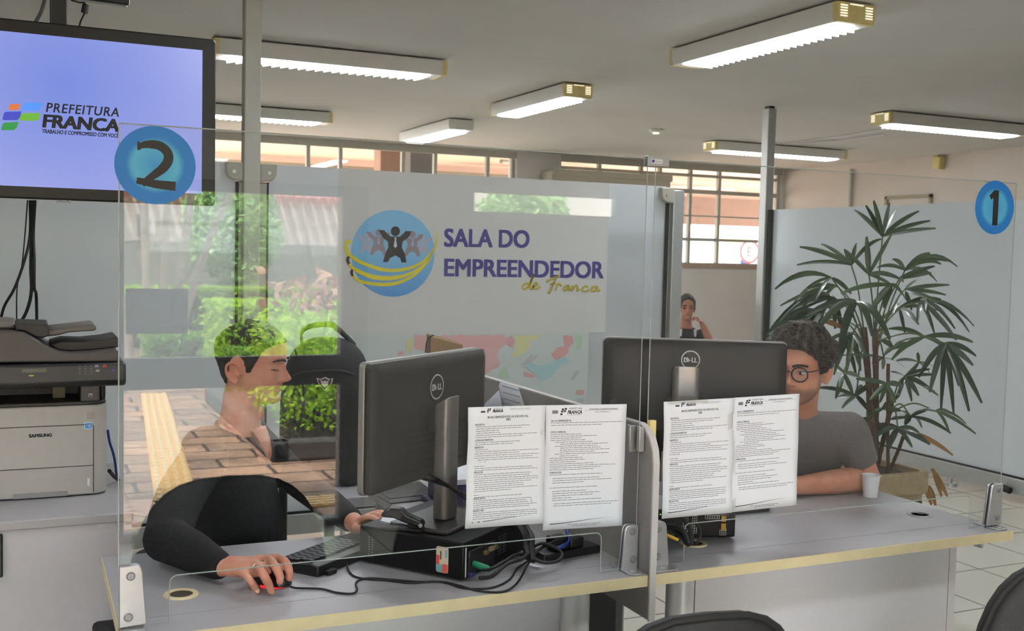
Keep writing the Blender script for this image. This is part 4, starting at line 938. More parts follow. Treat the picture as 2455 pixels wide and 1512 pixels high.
# lid with document feeder: silhouette profile extruded in depth
P_ = lambda x, y: (pY(x, y, yp-.03).x, pY(x, y, yp-.03).z)
prof = [P_(*q_) for q_ in ((-60, 869), (-60, 795), (0, 793), (30, 793), (58, 797), (85, 812), (110, 829), (140, 842), (170, 846), (220, 843), (275, 837), (283, 838), (285, 866))]
MB().prism([(x, yp-.045, z) for x, z in prof], (0, .30, 0)).build('lid', dk2, PR, world=True, bevel=.006, bseg=3)
prof = [P_(*q_) for q_ in ((-60, 793), (-60, 775), (10, 773), (36, 776), (36, 793))]
MB().prism([(x, yp+.03, z) for x, z in prof], (0, .2, 0)).build('feeder_cover', mat('feeder_grey', (118, 112, 108), .45), PR, world=True, bevel=.008)
prof = [P_(*q_) for q_ in ((36, 793), (36, 777), (116, 780), (120, 806), (104, 812), (85, 810), (60, 796))]
MB().prism([(x, yp+.0, z) for x, z in prof], (0, .22, 0)).build('feeder_mouth', dk, PR, world=True, bevel=.004)
prof = [P_(*q_) for q_ in ((100, 811), (120, 793), (226, 781), (233, 785), (233, 793), (226, 796), (165, 800), (140, 807))]
MB().prism([(x, yp+.02, z) for x, z in prof], (0, .2, 0)).build('feeder_tray', mat('tray_grey', (92, 88, 84), .4), PR, world=True, bevel=.004)
prof = [P_(*q_) for q_ in ((120, 830), (150, 822), (200, 823), (250, 818), (284, 811), (290, 818), (291, 836), (275, 837), (220, 843), (170, 846), (140, 842))]
MB().prism([(x, yp+.03, z) for x, z in prof], (0, .2, 0)).build('lid_recess', dk, PR, world=True, bevel=.003)
# cables behind printer
tag(MB().tube(smoothpath([pY(*q_, yp+.22) for q_ in ((258, 1030), (263, 1060), (271, 1085), (276, 1110), (280, 1150))], 6), .004, 8).build('network_cable', mat('blue_cable_pvc', (34, 40, 110), .5)), 'blue network cable dropping beside the printer', 'cable')
tag(MB().tube(smoothpath([pz(262, 1128, ZD+.06), pz(272, 1140, ZD+.03), pz(284, 1150, ZD+.004)], 6), .006, 8).build('power_cable', M['black']), 'short black power cable on the table beside the printer', 'cable')
# ================================================================ computers on the desks
def monitor(label, P0, xa, w, h, zlow, stand_top, base_z, lg):
    """P0: lower-left rear corner seen from the visitor side; xa: along the rear face to the viewer's right"""
    xa = Vector(xa).normalized(); ya = Vector((-xa.y, xa.x, 0))   # away from viewer
    T = thing('monitor', label, 'monitor', (P0[0], P0[1], base_z)); Mx = M3(xa, ya); O_ = Vector((P0[0], P0[1], zlow))
    W_ = lambda a, b, c: O_+Mx @ Vector((a, b, c))
    bk = mat('monitor_back', (34, 32, 31), .45, spec=.35, noise=.05, nscale=200) if 'mback' not in M else M['mback']; M['mback'] = bk
    sv = mat('monitor_silver_rim', (150, 148, 144), .4, .3) if 'mrim' not in M else M['mrim']; M['mrim'] = sv
    r = rrect(w, h, .014, 6, w/2, h/2)
    MB().prism([W_(a, .030, c) for a, c in r], ya*.017).build('bezel', sv, T, world=True, bevel=.003)
    r2 = rrect(w-.006, h-.006, .012, 6, w/2, h/2)
    r3 = rrect(w-.06, h-.06, .012, 6, w/2, h/2)
    MB().loft([[W_(a, .031, c) for a, c in r2], [W_(a, .014, c) for a, c in r2], [W_(a, .004, c) for a, c in rrect(w-.03, h-.03, .012, 6, w/2, h/2)], [W_(a, 0, c) for a, c in r3]]).build('back_cover', bk, T, world=True, smooth=50)
    MB().poly([W_(a, .0472, c) for a, c in rrect(w-.03, h-.03, .002, 2, w/2, h/2)]).build('screen', mat('lit_screen', (200, 214, 230), .3, emit=.6) if 'lit' not in M else M['lit'], T, world=True)
    MB().box(W_(w*.5, .008, h-.028), (w*.86, .004, .006), Mx).build('top_vent', M['black'], T, world=True)
    vent = MB()
    for k in range(7): vent.box(W_(w*.5, .0003, h*.12+.016*k), (w*.52, .0012, .005), Mx)
    vent.build('vent_panel', M['black'], T, world=True)
    # logo ring
    P = Plane2(W_(lg[0], -.0002, lg[1]), xa, (0, 0, 1), -ya); rg = lg[2]
    g = MB(); o_ = disc(0, 0, rg, n=48); i_ = disc(0, 0, rg*.88, n=48)
    g.grid([[P.p(a, b, .0008) for a, b in o_+o_[:1]], [P.p(a, b, .0008) for a, b in i_+i_[:1]]])
    put_text(g, P, 'D', -rg*.74, -rg*.24, rg*.68, .0008, bold=rg*.035); put_text(g, P, 'LL', rg*.10, -rg*.24, rg*.68, .0008, bold=rg*.035, width=rg*.62)
    ct, st2 = math.cos(.7), math.sin(.7)
    vs, fs = text_mesh('E', rg*.6, bold=rg*.035); g.add([P.p(-rg*.26+(a*ct-b*st2)*1.0, -rg*.22+(a*st2+b*ct)*.9, .0008) for a, b in vs], fs)
    g.build('logo', mat('logo_silver', (196, 196, 196), .35) if 'lsil' not in M else M['lsil'], T, world=True, smooth=0)
    return T, W_, Mx, xa, ya
def stand(T, W_, Mx, xc, yc_, z1, z0, w=.068, d=.05, base=(.24, .18), O_=None, yaw=0):
    ci = W_(xc, yc_, 0); 
    Rm = Mx @ Matrix.Rotation(yaw, 3, 'Z')
    pl = rrect(w, d, .016, 6)
    sl = .028
    f = lambda a, b, z: Vector((ci.x, ci.y, 0))+Rm @ Vector((a, b, 0))+Vector((0, 0, z))
    st = mat('stand_steel', (150, 146, 142), .3, .55, noise=.06, nscale=60) if 'mst' not in M else M['mst']; M['mst'] = st
    MB().loft([[f(a, b, z0+.012) for a, b in pl], [f(a, b, z1-sl*(.5+b/d)+.014) for a, b in pl]]).build('column', st, T, world=True, bevel=.002)
    MB().prism([f(a, b+.01, z0) for a, b in rrect(base[0], base[1], .012, 4)], (0, 0, .010)).build('base', mat('base_grey', (84, 82, 82), .35, .4) if 'mbs' not in M else M['mbs'], T, world=True, bevel=.003)
    MB().box(f(0, d*.5+.02, z1-.05), (.06, .06, .06), Rm).build('hinge', M['dark'], T, world=True, bevel=.004)
    MB().bb((0, 0, 0), (0, 0, 0)) if 0 else None
    return f
zpc = ZD+.0045
# left computer: desktop case lying flat, monitor on top turned to the first man
A = pz(1110, 1398, ZD); ux = Vector((.80, .60, 0)).normalized(); uy = Vector((-.60, .80, 0)).normalized()
case = mat('case_black', (12, 12, 14), .5, noise=.08, nscale=60, spec=.3)
def pc(label, A, ux, uy, W_, L_, hh):
    T = thing('desktop_computer', label, 'computer', (A.x, A.y, ZD)); Mx = M3(ux, uy); f = lambda a, b, c: Vector((A.x, A.y, ZD))+Mx @ Vector((a, b, c))
    MB().box(f(W_/2, L_/2, hh/2+.003), (W_, L_, hh-.006), Mx).build('case', case, T, world=True, bevel=.004)
    ft = MB()
    for a in (.03, W_-.03):
        for b in (.03, L_-.03): ft.box(f(a, b, .002), (.02, .02, .005), Mx)
    ft.build('foot', M['rubber'], T, world=True)
    return T, f, Mx
hpc = .0945
T, f, Mx = pc('black desktop computer lying flat under the left monitor, rear panel facing out', A, ux, uy, .312, .30, hpc)
# rear panel (normal -uy at b=0): slots, grids, ports
P = Plane2(f(0, 0, 0), ux, (0, 0, 1), -uy)
g = MB()
gg = mat('grille_grey', (96, 96, 96), .4, .3)
for x0_, nx, z_, nz in ((.165, 3, .030, 7), (.188, 3, .030, 7), (.27, 6, .05, 4)):
    g = MB()
    for i in range(nx):
        for j in range(nz): put_poly(g, P, [(x0_+i*.006+a, z_+j*.007+b) for a, b in rrect(.0042, .0042, .001, 1)], .0008)
    g.build('vent_grille', gg, T, world=True)
MB().box(f(.075, -.004, .045), (.12, .008, .055), Mx).build('port_block', M['dark'], T, world=True, bevel=.002)
g = MB(); put_poly(g, P, [(.006, .012), (.0125, .012), (.0125, .082), (.006, .082)], .0008); g.build('service_label', mat('pale_label', (190, 190, 188), .5), T, world=True)
for c, (a, z) in (((120, 100, 60), (.085, .055)), ((150, 140, 110), (.11, .058)), ((60, 60, 110), (.02, .018)), ((110, 100, 60), (.13, .057))):
    MB().box(f(a, -.010, z), (.016, .012, .010), Mx).build('port', mat('port_colour', c, .4, .3), T, world=True, bevel=.001)
MB().cyl(f(.035, -.004, .040), f(.028, -.05, .036), .0075, 14).cyl(f(.028, -.05, .036), f(.027, -.056, .0355), .006, 14).build('green_plug', mat('plug_green', (22, 132, 96), .45), T, world=True, bevel=.001)
# side sticker (normal -ux, a=0)
P = Plane2(f(0, 0, 0), -uy, (0, 0, 1), -ux)
g = MB(); s0 = -.058
o = MB(); o.poly([P.p(s0+a, .047+b, .0006) for a, b in rrect(.034, .062, .005, 4)]); o = o.build('licence_sticker', mat('licence_cream', (206, 192, 168), .5), T, world=True)
for c, q_ in (((214, 70, 60), (-.016, -.012, -.008, .010)), ((214, 96, 84), (.0, -.030, .016, -.010)), ((120, 170, 180), (-.016, -.030, .0, -.012)), ((90, 80, 80), (-.006, .0, -.002, .02)), ((140, 170, 190), (.008, .005, .014, .024))):
    g = MB(); put_poly(g, P, [(s0+q_[0], .047+q_[1]), (s0+q_[2], .047+q_[1]), (s0+q_[2], .047+q_[3]), (s0+q_[0], .047+q_[3])], .001); g.build('sticker_print', mat('sticker_ink', c, .5), o, world=True)
for k in range(2):
    g = MB(); rr = random.Random(k)
    for i in range(9):
        w_ = rr.choice((.0012, .002)); put_poly(g, P, [(-.272+.010*k, .02+.006*i+.02*k*0), (-.272+.010*k+.005, .02+.006*i), (-.272+.010*k+.005, .02+.006*i+w_), (-.272+.010*k, .02+.006*i+w_)], .0008)
    g.build('barcode_label', mat('barcode_grey', (120, 120, 122), .5), T, world=True)
MB().box(f(.05, .26, hpc+.0002), (.02, .022, .0008), Mx).build('top_sticker', mat('top_sticker', (86, 86, 88), .5), T, world=True)
# left monitor
tl = pD(865, 870, 2.45); blc = pD(850, 1193, 2.45); trr = pD(1152, 828, 2.94)
xa = Vector((trr.x-tl.x, trr.y-tl.y, 0)); wm = xa.length; ya = Vector((-xa.y, xa.x, 0)).normalized(); tl = tl-ya*.045; wm -= .022
Tm, Wm, Mm, xa, ya = monitor('left monitor seen from behind at an angle, standing on the flat desktop computer', (tl.x-.004, tl.y, 0), xa, wm, .312, .954, 0, ZD+hpc, (wm*.50, .232, .032))
ci = pz(1075, 1255, ZD+hpc)
lc = Mm.inverted() @ (Vector((ci.x, ci.y, 0))-Vector((tl.x-.004, tl.y, 0)))
stand(Tm, Wm, Mm, lc.x+.012, lc.y+.018, 1.155, ZD+hpc+.0003, .062, .045, (.22, .17))
# right monitor facing the camera with its back
D1m = 2.88
tl = pD(1445, 808, D1m+.02); trr = pD(1893, 822, D1m-.03)
xa = Vector((trr.x-tl.x, trr.y-tl.y, 0)); wm = xa.length; zlow = (tl.z+trr.z)/2-.312
T1, W1, Mm1, xa1, ya1 = monitor('right monitor seen square from behind, in front of the man with glasses', (tl.x, tl.y, 0), xa, wm, .312, zlow, 0, ZD, (wm*.478, .258, .0255))
MB().poly([]) if 0 else None
f1 = stand(T1, W1, Mm1, wm*.452, -.035, 1.222, ZD+.0955, .070, .05, (.23, .17))
# right computer under that monitor
Bq = pz(1762, 1292, ZD); ux1 = Vector((math.cos(-.32), math.sin(-.32), 0)); uy1 = Vector((math.sin(.32), math.cos(.32), 0))
A1 = Bq-ux1*.312
T, f, Mx = pc('black desktop computer under the right monitor, white grilles on its rear', A1, ux1, uy1, .312, .30, hpc)
P = Plane2(f(0, 0, 0), ux1, (0, 0, 1), -uy1); g = MB()
def grid_(x0_, x1_, z0_, z1_, nx, nz, w=.0011):
    for i in range(nx+1): x = x0_+(x1_-x0_)*i/nx; put_poly(g, P, [(x-w/2, z0_), (x+w/2, z0_), (x+w/2, z1_), (x-w/2, z1_)], .0008)
    for j in range(nz+1): z = z0_+(z1_-z0_)*j/nz; put_poly(g, P, [(x0_, z-w/2), (x1_, z-w/2), (x1_, z+w/2), (x0_, z+w/2)], .0009)
gp = mat('grille_pale', (170, 170, 166), .4, .3)
for q_ in ((.165, .178, .018, .085, 2, 10), (.190, .203, .018, .085, 2, 10), (.226, .266, .058, .088, 6, 4), (.268, .286, .012, .030, 3, 3)):
    g = MB(); grid_(*q_); g.build('vent_grille', gp, T, world=True)
for z in (.060, .036): MB().box(f(.276, -.004, z), (.014, .008, .020), Mx).build('port', mat('brass_port', (160, 128, 50), .4, .4), T, world=True, bevel=.001)
MB().ball(f(.272, -.001, .0875), .0028).build('status_light', mat('green_led', (120, 255, 40), .4, emit=3), T, world=True)
MB().ball(f(.10, -.002, .070), .0015).build('status_light', bpy.data.materials['green_led'], T, world=True)
# ================================================================ banner and poster on the frosted partition
yb_ = YA-.003
def bq(x, y): p = pY(x, y, yb_); return (p.x, p.z)
PBn = Plane2((0, yb_, 0), (1, 0, 0), (0, 0, 1), (0, -1, 0))
bc = [bq(810, 404), bq(1457, 439), bq(1455, 797), bq(810, 803)]
bx0_, bx1_ = (bc[0][0]+bc[3][0])/2, (bc[1][0]+bc[2][0])/2; bz1, bz0 = (bc[0][1]+bc[1][1])/2, (bc[2][1]+bc[3][1])/2
T = thing('banner_sign', 'large pale banner with a blue globe emblem reading SALA DO EMPREENDEDOR on the frosted partition', 'sign', ((bx0_+bx1_)/2, YA, bz0))
MB().prism([PBn.p(a, b, 0) for a, b in ((bx0_, bz0), (bx1_, bz0), (bx1_, bz1), (bx0_, bz1))], (0, .002, 0)).build('sheet', mat('banner_vinyl', (204, 206, 204), .6, noise=.015), T, world=True)
c5 = lambda x, y: bq(820+x/2.994, 504+y/2.994)
def cpoly(mb, pts, d): mb.poly([PBn.p(*c5(x, y), d) for x, y in pts])
def cstroke(mb, pts, ws, d, n=8): stroke(mb, PBn, [c5(x, y) for x, y in pts], 0, d, n, [w*.00073 for w in ws])
def skyb(name, c0, c1):
    m = mat(name, c0, .55); n, l = m.node_tree.nodes, m.node_tree.links
    t = n.new('ShaderNodeTexCoord'); s = n.new('ShaderNodeSeparateXYZ'); r = n.new('ShaderNodeValToRGB'); r.color_ramp.elements[0].color = lin(c0); r.color_ramp.elements[1].color = lin(c1)
    mp = n.new('ShaderNodeMapRange'); mp.inputs['From Min'].default_value = 0; mp.inputs['From Max'].default_value = .5
    l.new(t.outputs['Generated'], s.inputs[0]); l.new(s.outputs['Z'], mp.inputs['Value']); l.new(mp.outputs[0], r.inputs[0]); l.new(r.outputs[0], n['Principled BSDF'].inputs['Base Color']); return m
g = MB(); g.poly([PBn.p(*c5(364+300*math.cos(a), 309+311*math.sin(a)), .001) for a in [2*PI*k/72 for k in range(72)]]); em = g.build('globe_emblem', skyb('globe_print', (70, 142, 206), (122, 184, 220)), T, world=True)
body = [(262, 140), (304, 143), (325, 168), (352, 188), (416, 188), (438, 172), (456, 148), (500, 150), (482, 190), (436, 225), (430, 265), (455, 320), (464, 374), (428, 374), (418, 342), (384, 324), (346, 342), (331, 371), (296, 372), (311, 312), (334, 265), (330, 225), (290, 192)]
tie = [(377, 195), (391, 195), (388, 212), (396, 256), (384, 270), (371, 256), (380, 212)]
def fig(cx, cy, s, c, tc, nm, d):
    f = lambda p: [(cx+(x-384)*s, cy+(y-250)*s) for x, y in p]
    g = MB(); cpoly(g, f(body), d); cpoly(g, f([(384+33*math.cos(a), 150+35*math.sin(a)) for a in [2*PI*k/28 for k in range(28)]]), d)
    o = g.build('person_figure', mat(nm, c, .6), em, world=True, smooth=0)
    if tc: g = MB(); cpoly(g, f(tie), d+.0004); g.build('tie_mark', mat(nm+'_tie', tc, .6), em, world=True, smooth=0)
fig(176, 238, .56, (170, 172, 190), (150, 190, 220), 'figure_pale', .0014); fig(580, 250, .56, (170, 172, 190), (150, 190, 220), 'figure_pale2', .0014)
fig(262, 232, .72, (140, 130, 138), (150, 180, 210), 'figure_mauve', .0018); fig(505, 243, .70, (140, 130, 138), (150, 180, 210), 'figure_mauve2', .0018)
fig(382, 250, 1, (28, 27, 28), (196, 216, 228), 'figure_black', .0024)
ye = mat('emblem_yellow', (214, 202, 40), .55)
g = MB()
cstroke(g, [(68, 226), (38, 226), (26, 255), (45, 310), (130, 370), (290, 425), (440, 424), (570, 375), (655, 285), (680, 215), (682, 140)], [14, 24, 24, 24, 26, 26, 24, 20, 18, 14, 2], .003)
cstroke(g, [(50, 385), (100, 428), (220, 478), (350, 486), (470, 460), (580, 395), (662, 280)], [16, 26, 34, 32, 24, 16, 4], .003)
cstroke(g, [(78, 470), (130, 508), (250, 530), (380, 524), (500, 475), (590, 400), (658, 315)], [12, 22, 26, 26, 20, 14, 4], .0034)
g.build('orbit_swoosh', ye, em, world=True, smooth=0)
g = MB(); cstroke(g, [(62, 328), (40, 345), (44, 372), (58, 388)], [16, 22, 20, 16], .0026); cstroke(g, [(80, 420), (68, 440), (72, 462), (86, 476)], [14, 20, 18, 12], .0026); g.build('orbit_shadow', mat('emblem_brown', (60, 50, 40), .6), em, world=True, smooth=0)
g = MB(); nav = mat('navy_print', (56, 48, 128), .55)
def brow_(s, xl, yl, xr, yr, hpx):
    a, b = bq(xl, yl), bq(xr, yr); h = hpx*(5.9/F)*1.0
    vs, fs = text_mesh(s, 1, bold=.034, res=4, multi=True); x0 = min(v[0] for v in vs); x1 = max(v[0] for v in vs); cap = .727
    k = (b[0]-a[0])/(x1-x0); hh = abs(bq(xl, yl-hpx)[1]-a[1])/cap
    g.add([PBn.p(a[0]+(v[0]-x0)*k, a[1]+(b[1]-a[1])*(v[0]-x0)/(x1-x0)+v[1]*hh, .0012+v[2]) for v in vs], fs)
brow_('SALA DO', 1064, 590, 1269, 593, 44); brow_('EMPREENDEDOR', 1064, 661, 1447, 666, 43)
g.build('lettering', nav, T, world=True, smooth=0)
scr_ = [[(1338, 522), (1305, 528), (1292, 552), (1308, 564), (1338, 535), (1374, 455)], [(1374, 455), (1345, 548), (1358, 560), (1378, 540)], [(1372, 548), (1400, 528), (1388, 518), (1368, 545), (1388, 562), (1420, 545)],
        [(1462, 515), (1482, 500), (1520, 485), (1562, 466)], [(1540, 472), (1505, 545), (1484, 592), (1472, 582)], [(1490, 530), (1532, 522)], [(1528, 572), (1545, 530), (1560, 524), (1572, 540)], [(1622, 536), (1592, 548), (1584, 570), (1604, 570), (1626, 538), (1622, 572), (1640, 562)],
        [(1652, 538), (1644, 576), (1672, 540), (1688, 544), (1682, 576), (1702, 562)], [(1764, 546), (1734, 546), (1718, 572), (1748, 578), (1772, 566)], [(1826, 546), (1794, 552), (1784, 576), (1808, 576), (1832, 546), (1826, 578), (1850, 570)]]
g = MB()
for s in scr_: cstroke(g, s, [13, 13], .0026, 6)
g.build('script_lettering', mat('script_olive', (186, 170, 40), .55), T, world=True, smooth=0)
g = MB()
for s in scr_: cstroke(g, [(x+4, y+5) for x, y in s], [11, 11], .0016, 6)
g.build('script_shadow', mat('script_grey', (140, 140, 132), .6), T, world=True, smooth=0)
# pale poster under the banner
a = bq(848, 806); b = bq(1412, 806); bot = .52
T = thing('map_poster', 'pale poster with faded coloured map patches, under the banner', 'poster', ((a[0]+b[0])/2, YA, bot))
MB().prism([PBn.p(x, z, -.001) for x, z in ((a[0], bot), (b[0], bot), (b[0], bz0+.004), (a[0], bz0+.004))], (0, .001, 0)).build('sheet', mat('poster_pale', (196, 206, 204), .6, noise=.02), T, world=True)
c6 = lambda x, y: bq(800+x/3.61, 780+y/3.61)
rr = random.Random(4)
PN = []
def patch(nm, c, pts, jag=9):
    out = []
    for (x0_, y0_), (x1_, y1_) in zip(pts, pts[1:]+pts[:1]):
        n = max(1, int(math.hypot(x1_-x0_, y1_-y0_)/28))
        for i in range(n): out.append((x0_+(x1_-x0_)*i/n+rr.uniform(-jag, jag)*(i > 0), y0_+(y1_-y0_)*i/n+rr.uniform(-jag, jag)*(i > 0)))
    PN.append(1); g = MB(); g.poly([PBn.p(*c6(x, y), .0006+.0001*len(PN)) for x, y in out]); g.build('colour_patch', mat(nm, c, .7), T, world=True, smooth=0)
patch('map_rose', (214, 168, 166), [(690, 84), (1480, 84), (1500, 150), (1420, 230), (1440, 330), (1350, 400), (1270, 420), (1180, 240), (960, 240), (700, 210)])
patch('map_yellow', (204, 204, 150), [(630, 120), (690, 110), (670, 220), (620, 225)], 4); patch('map_rose2', (214, 168, 166), [(560, 225), (605, 222), (600, 260), (545, 262)], 3)
patch('map_rose3', (206, 160, 164), [(1490, 110), (1540, 84), (1570, 130), (1540, 190), (1500, 170)], 4)
patch('map_yellow2', (206, 206, 156), [(1570, 84), (1800, 84), (1760, 120), (1690, 130), (1700, 190), (1610, 270), (1540, 265), (1570, 180)], 6)
patch('map_rose4', (206, 156, 156), [(1980, 84), (2060, 90), (2075, 150), (2040, 180), (2030, 240), (1930, 300), (1880, 250), (1930, 190), (2000, 180)], 6)
patch('map_green', (170, 204, 168), [(2090, 84), (2150, 84), (2140, 210), (2100, 210)], 5); patch('map_green2', (176, 204, 176), [(1490, 340), (1520, 450), (1430, 445), (1425, 410)], 5)
patch('map_teal', (164, 200, 202), [(1650, 360), (1700, 310), (1780, 350), (1860, 330), (2000, 270), (2060, 310), (1980, 330), (1900, 430), (1800, 480), (1720, 400)], 5)
patch('map_rose5', (206, 164, 168), [(1640, 395), (1730, 430), (1740, 450), (1640, 440)], 4); patch('map_mauve', (186, 184, 190), [(1700, 250), (1780, 260), (1690, 330), (1620, 345)], 6); patch('map_grey', (176, 180, 184), [(2095, 390), (2125, 395), (2080, 470), (2040, 470)], 3)
patch('map_red', (206, 158, 158), [(2100, 560), (2165, 555), (2165, 600), (2100, 600)], 2); patch('map_grey2', (180, 186, 190), [(2100, 635), (2165, 632), (2165, 670), (2100, 672)], 2); patch('map_rose6', (214, 176, 174), [(1320, 180), (1400, 200), (1440, 330), (1330, 360)], 6)
# ================================================================ small things on the left desk
# mouse
mp = pz(652, 1398, ZD); mdir = (pz(700, 1402, ZD)-pz(600, 1385, ZD)); mdir = Vector((mdir.x, mdir.y-.01, 0)).normalized(); mm = M3(mdir, (-mdir.y, mdir.x, 0))
T = thing('computer_mouse', 'black wired mouse under the hand, red glow at its base', 'mouse', mp)
rings = []
for i in range(13):
    t = i/12; x = -.052+.104*t; w_ = .031*(max(0, 1-(2*t-1)**4))**.5*(1-.08*t); hh = .037*(max(0, math.sin(PI*(t*.86+.1))))**.7*(1 if 0 < i < 12 else .5)
    rings.append([mp+mm @ Vector((x, w_*math.cos(a), .003+max(0, hh)*max(0, math.sin(a))**.8 if math.sin(a) > 0 else .003-.002*abs(math.sin(a)))) for a in [2*PI*k/20 for k in range(20)]])
MB().loft(rings).build('shell', mat('mouse_black', (17, 17, 18), .3, coat=.2), T, world=True, sub=1)
MB().box(mp+mm @ Vector((.028, 0, .030)), (.022, .006, .010), mm).build('scroll_wheel', M['rubber'], T, world=True, bevel=.002)
MB().lathe([(.0005, .0012), (.026, .001), (.027, .0002)], mp+mm @ Vector((.012, -.006, .0002)), 18, Matrix.Diagonal((1.2, 1.05, 1))).build('red_light', mat('red_led_glow', (255, 30, 34), .4, emit=1.6), T, world=True)
# keyboard
k0 = pz(690, 1364, ZD); k1 = pz(872, 1337, ZD); kd = Vector((.62, -.10, 0)).normalized()
T = thing('keyboard', 'black keyboard lying behind the mouse', 'keyboard', k0)
kx = Vector((-.22, 1, 0)).normalized(); kv = Vector((1, .22, 0)).normalized()
ko = pz(762, 1385, ZD)   # nearest corner
ke = pz(868, 1346, ZD); kx = ux.copy(); kv = Vector((-kx.y, kx.x, 0)); km = M3(kx, kv)
kf = lambda a, b, c: Vector((ko.x, ko.y, ZD))+km @ Vector((a, b, c))
MB().loft([[kf(a, b, z) for a, b, z in ((x, 0, .001), (x, .15, .001), (x, .15, .013), (x, .145, .016), (x, .02, .030), (x, 0, .026))] for x in (0, .40)]).build('case', mat('keyboard_black', (20, 20, 21), .42, noise=.06), T, world=True, bevel=.003)
kk = MB()
for r in range(5):
    for i in range(19):
        kk.box(kf(.018+.0195*i+.004*(r % 2), .035+.0205*r, .0315-.0025*r), (.016, .016, .007), km)
kk.build('key_field', mat('key_black', (15, 15, 16), .5), T, world=True, bevel=.001)
for a in (.04, .36): MB().box(kf(a, -.006, .006), (.03, .016, .011), km).build('flip_foot', M['rubber'], T, world=True, bevel=.002)
# mouse and keyboard cables
def dcable(label, pts, r=.0024, z=.003):
    return tag(MB().tube(smoothpath([pz(x, y, ZD+(zz[0] if zz else z)) for x, y, *zz in pts], 7), r, 8).build('desk_cable', M['black']), label, 'cable', 'cables lying on the left desk')
dcable('thin black mouse cable wandering along the front of the left desk', [(697, 1406, .012), (712, 1409, .004), (770, 1411), (808, 1420), (845, 1422), (856, 1412), (853, 1398), (866, 1388), (900, 1386), (1000, 1394), (1060, 1394), (1100, 1403), (1150, 1416), (1205, 1418), (1235, 1402), (1252, 1378), (1264, 1355, .006), (1275, 1340, .02)])
dcable('thin black keyboard cable looping below the flat computer', [(832, 1349, .014), (833, 1360, .006), (845, 1378), (870, 1386), (930, 1391), (985, 1397), (1040, 1393), (1075, 1398), (1105, 1408), (1150, 1411), (1190, 1405), (1222, 1388), (1240, 1362), (1258, 1350, .006), (1275, 1338, .03)])
def rcable(label, pts, r, c=None):
    return tag(MB().tube(smoothpath([pD(x, y, d) for x, y, d in pts], 7), r, 8).build('computer_cable', c or M['black']), label, 'cable', 'cables behind the left computer')
rcable('black cable leaving the green plug', [(1158, 1366, 2.41), (1180, 1362, 2.43), (1210, 1345, 2.47), (1235, 1330, 2.52), (1262, 1325, 2.58), (1275, 1300, 2.62)], .004)
rcable('dark cable sweeping below the green plug', [(1150, 1385, 2.40), (1180, 1380, 2.42), (1215, 1352, 2.46), (1250, 1340, 2.52), (1270, 1322, 2.57)], .0045)
rcable('black cable looped in a ring beside the divider', [(1262, 1320, 2.56), (1300, 1302, 2.6), (1335, 1315, 2.6), (1348, 1330, 2.58), (1335, 1345, 2.55), (1305, 1348, 2.53), (1282, 1338, 2.54), (1290, 1318, 2.58), (1330, 1298, 2.64), (1360, 1290, 2.70)], .0042)
rcable('thick black cable bundle rising behind the computer', [(1268, 1335, 2.55), (1262, 1310, 2.58), (1258, 1285, 2.6), (1245, 1262, 2.64), (1240, 1245, 2.68)], .011)
rcable('second black cable of the bundle behind the computer', [(1278, 1345, 2.53), (1275, 1310, 2.57), (1275, 1285, 2.6), (1262, 1262, 2.66), (1258, 1240, 2.68)], .007)
rcable('blue network cable curving down behind the notices', [(1352, 1255, 2.70), (1360, 1275, 2.70), (1362, 1295, 2.70), (1350, 1308, 2.68), (1335, 1314, 2.67)], .0045, mat('blue_cable_pvc2', (30, 62, 140), .5))
T = thing('power_strip', 'flat black power strip lying against the divider', 'power strip', pz(1380, 1328, ZD))
s0, s1 = pz(1300, 1350, ZD), pz(1436, 1326, ZD); sd_ = Vector((s1.x-s0.x, s1.y-s0.y, 0)); sl_ = sd_.length; sd_.normalize(); sm = M3(sd_, (-sd_.y, sd_.x, 0))
MB().box(s0+sd_*sl_/2+Vector((0, .03, .011)), (sl_, .06, .02), sm).build('body', M['dark'], T, world=True, bevel=.004)
MB().box(s0+sd_*sl_*.35+Vector((0, .03, .038)), (.05, .04, .034), sm).build('plug', M['black'], T, world=True, bevel=.006)
MB().box(s0+sd_*sl_*.62+Vector((0, .03, .034)), (.045, .04, .028), sm).build('plug', M['black'], T, world=True, bevel=.006)
a = pz(1258, 1352, ZD); b = pz(1292, 1368, ZD)
T = thing('paper_tag', 'small white paper tag curling on the desk under the cables', 'tag', a)
n = 6; d = Vector((b.x-a.x, b.y-a.y, 0)); v = Vector((d.y, -d.x, 0)).normalized()*-.016
MB().grid([[a+d*i/n+Vector((0, 0, .002+.008*(i/n)**3)) for i in range(n+1)], [a+d*i/n+v+Vector((0, 0, .002+.006*(i/n)**2)) for i in range(n+1)]]).build('slip', M['paper'], T, world=True, solid=.0004)
# stapler on the flat computer
zt2 = ZD+hpc
sa = pz(915, 1238, zt2+.03); sb_ = pz(1018, 1270, zt2+.002)
sdir = Vector((sb_.x-sa.x, sb_.y-sa.y, 0)); L_ = sdir.length; sdir.normalize(); sm = M3(sdir, (-sdir.y, sdir.x, 0)); so = Vector((sa.x, sa.y, zt2))
T = thing('stapler', 'black stapler standing on the flat computer beside the monitor foot', 'stapler', so)
sf = lambda a, b, c: so+sm @ Vector((a, b, c))
MB().prism([sf(x, -.018, z) for x, z in ((0, .040), (.02, .056), (.05, .054), (L_*.6, .040), (L_*.95, .026), (L_, .016), (L_*.96, .008), (L_*.6, .020), (.03, .032), (.004, .032))], sm @ Vector((0, .036, 0))).build('lever', mat('stapler_black', (14, 15, 16), .3, coat=.3), T, world=True, bevel=.005)
MB().prism([sf(x, -.016, z) for x, z in ((.0, 0.0005), (L_, .0005), (L_, .007), (.0, .007))], sm @ Vector((0, .032, 0))).build('base', M['black'], T, world=True, bevel=.002)
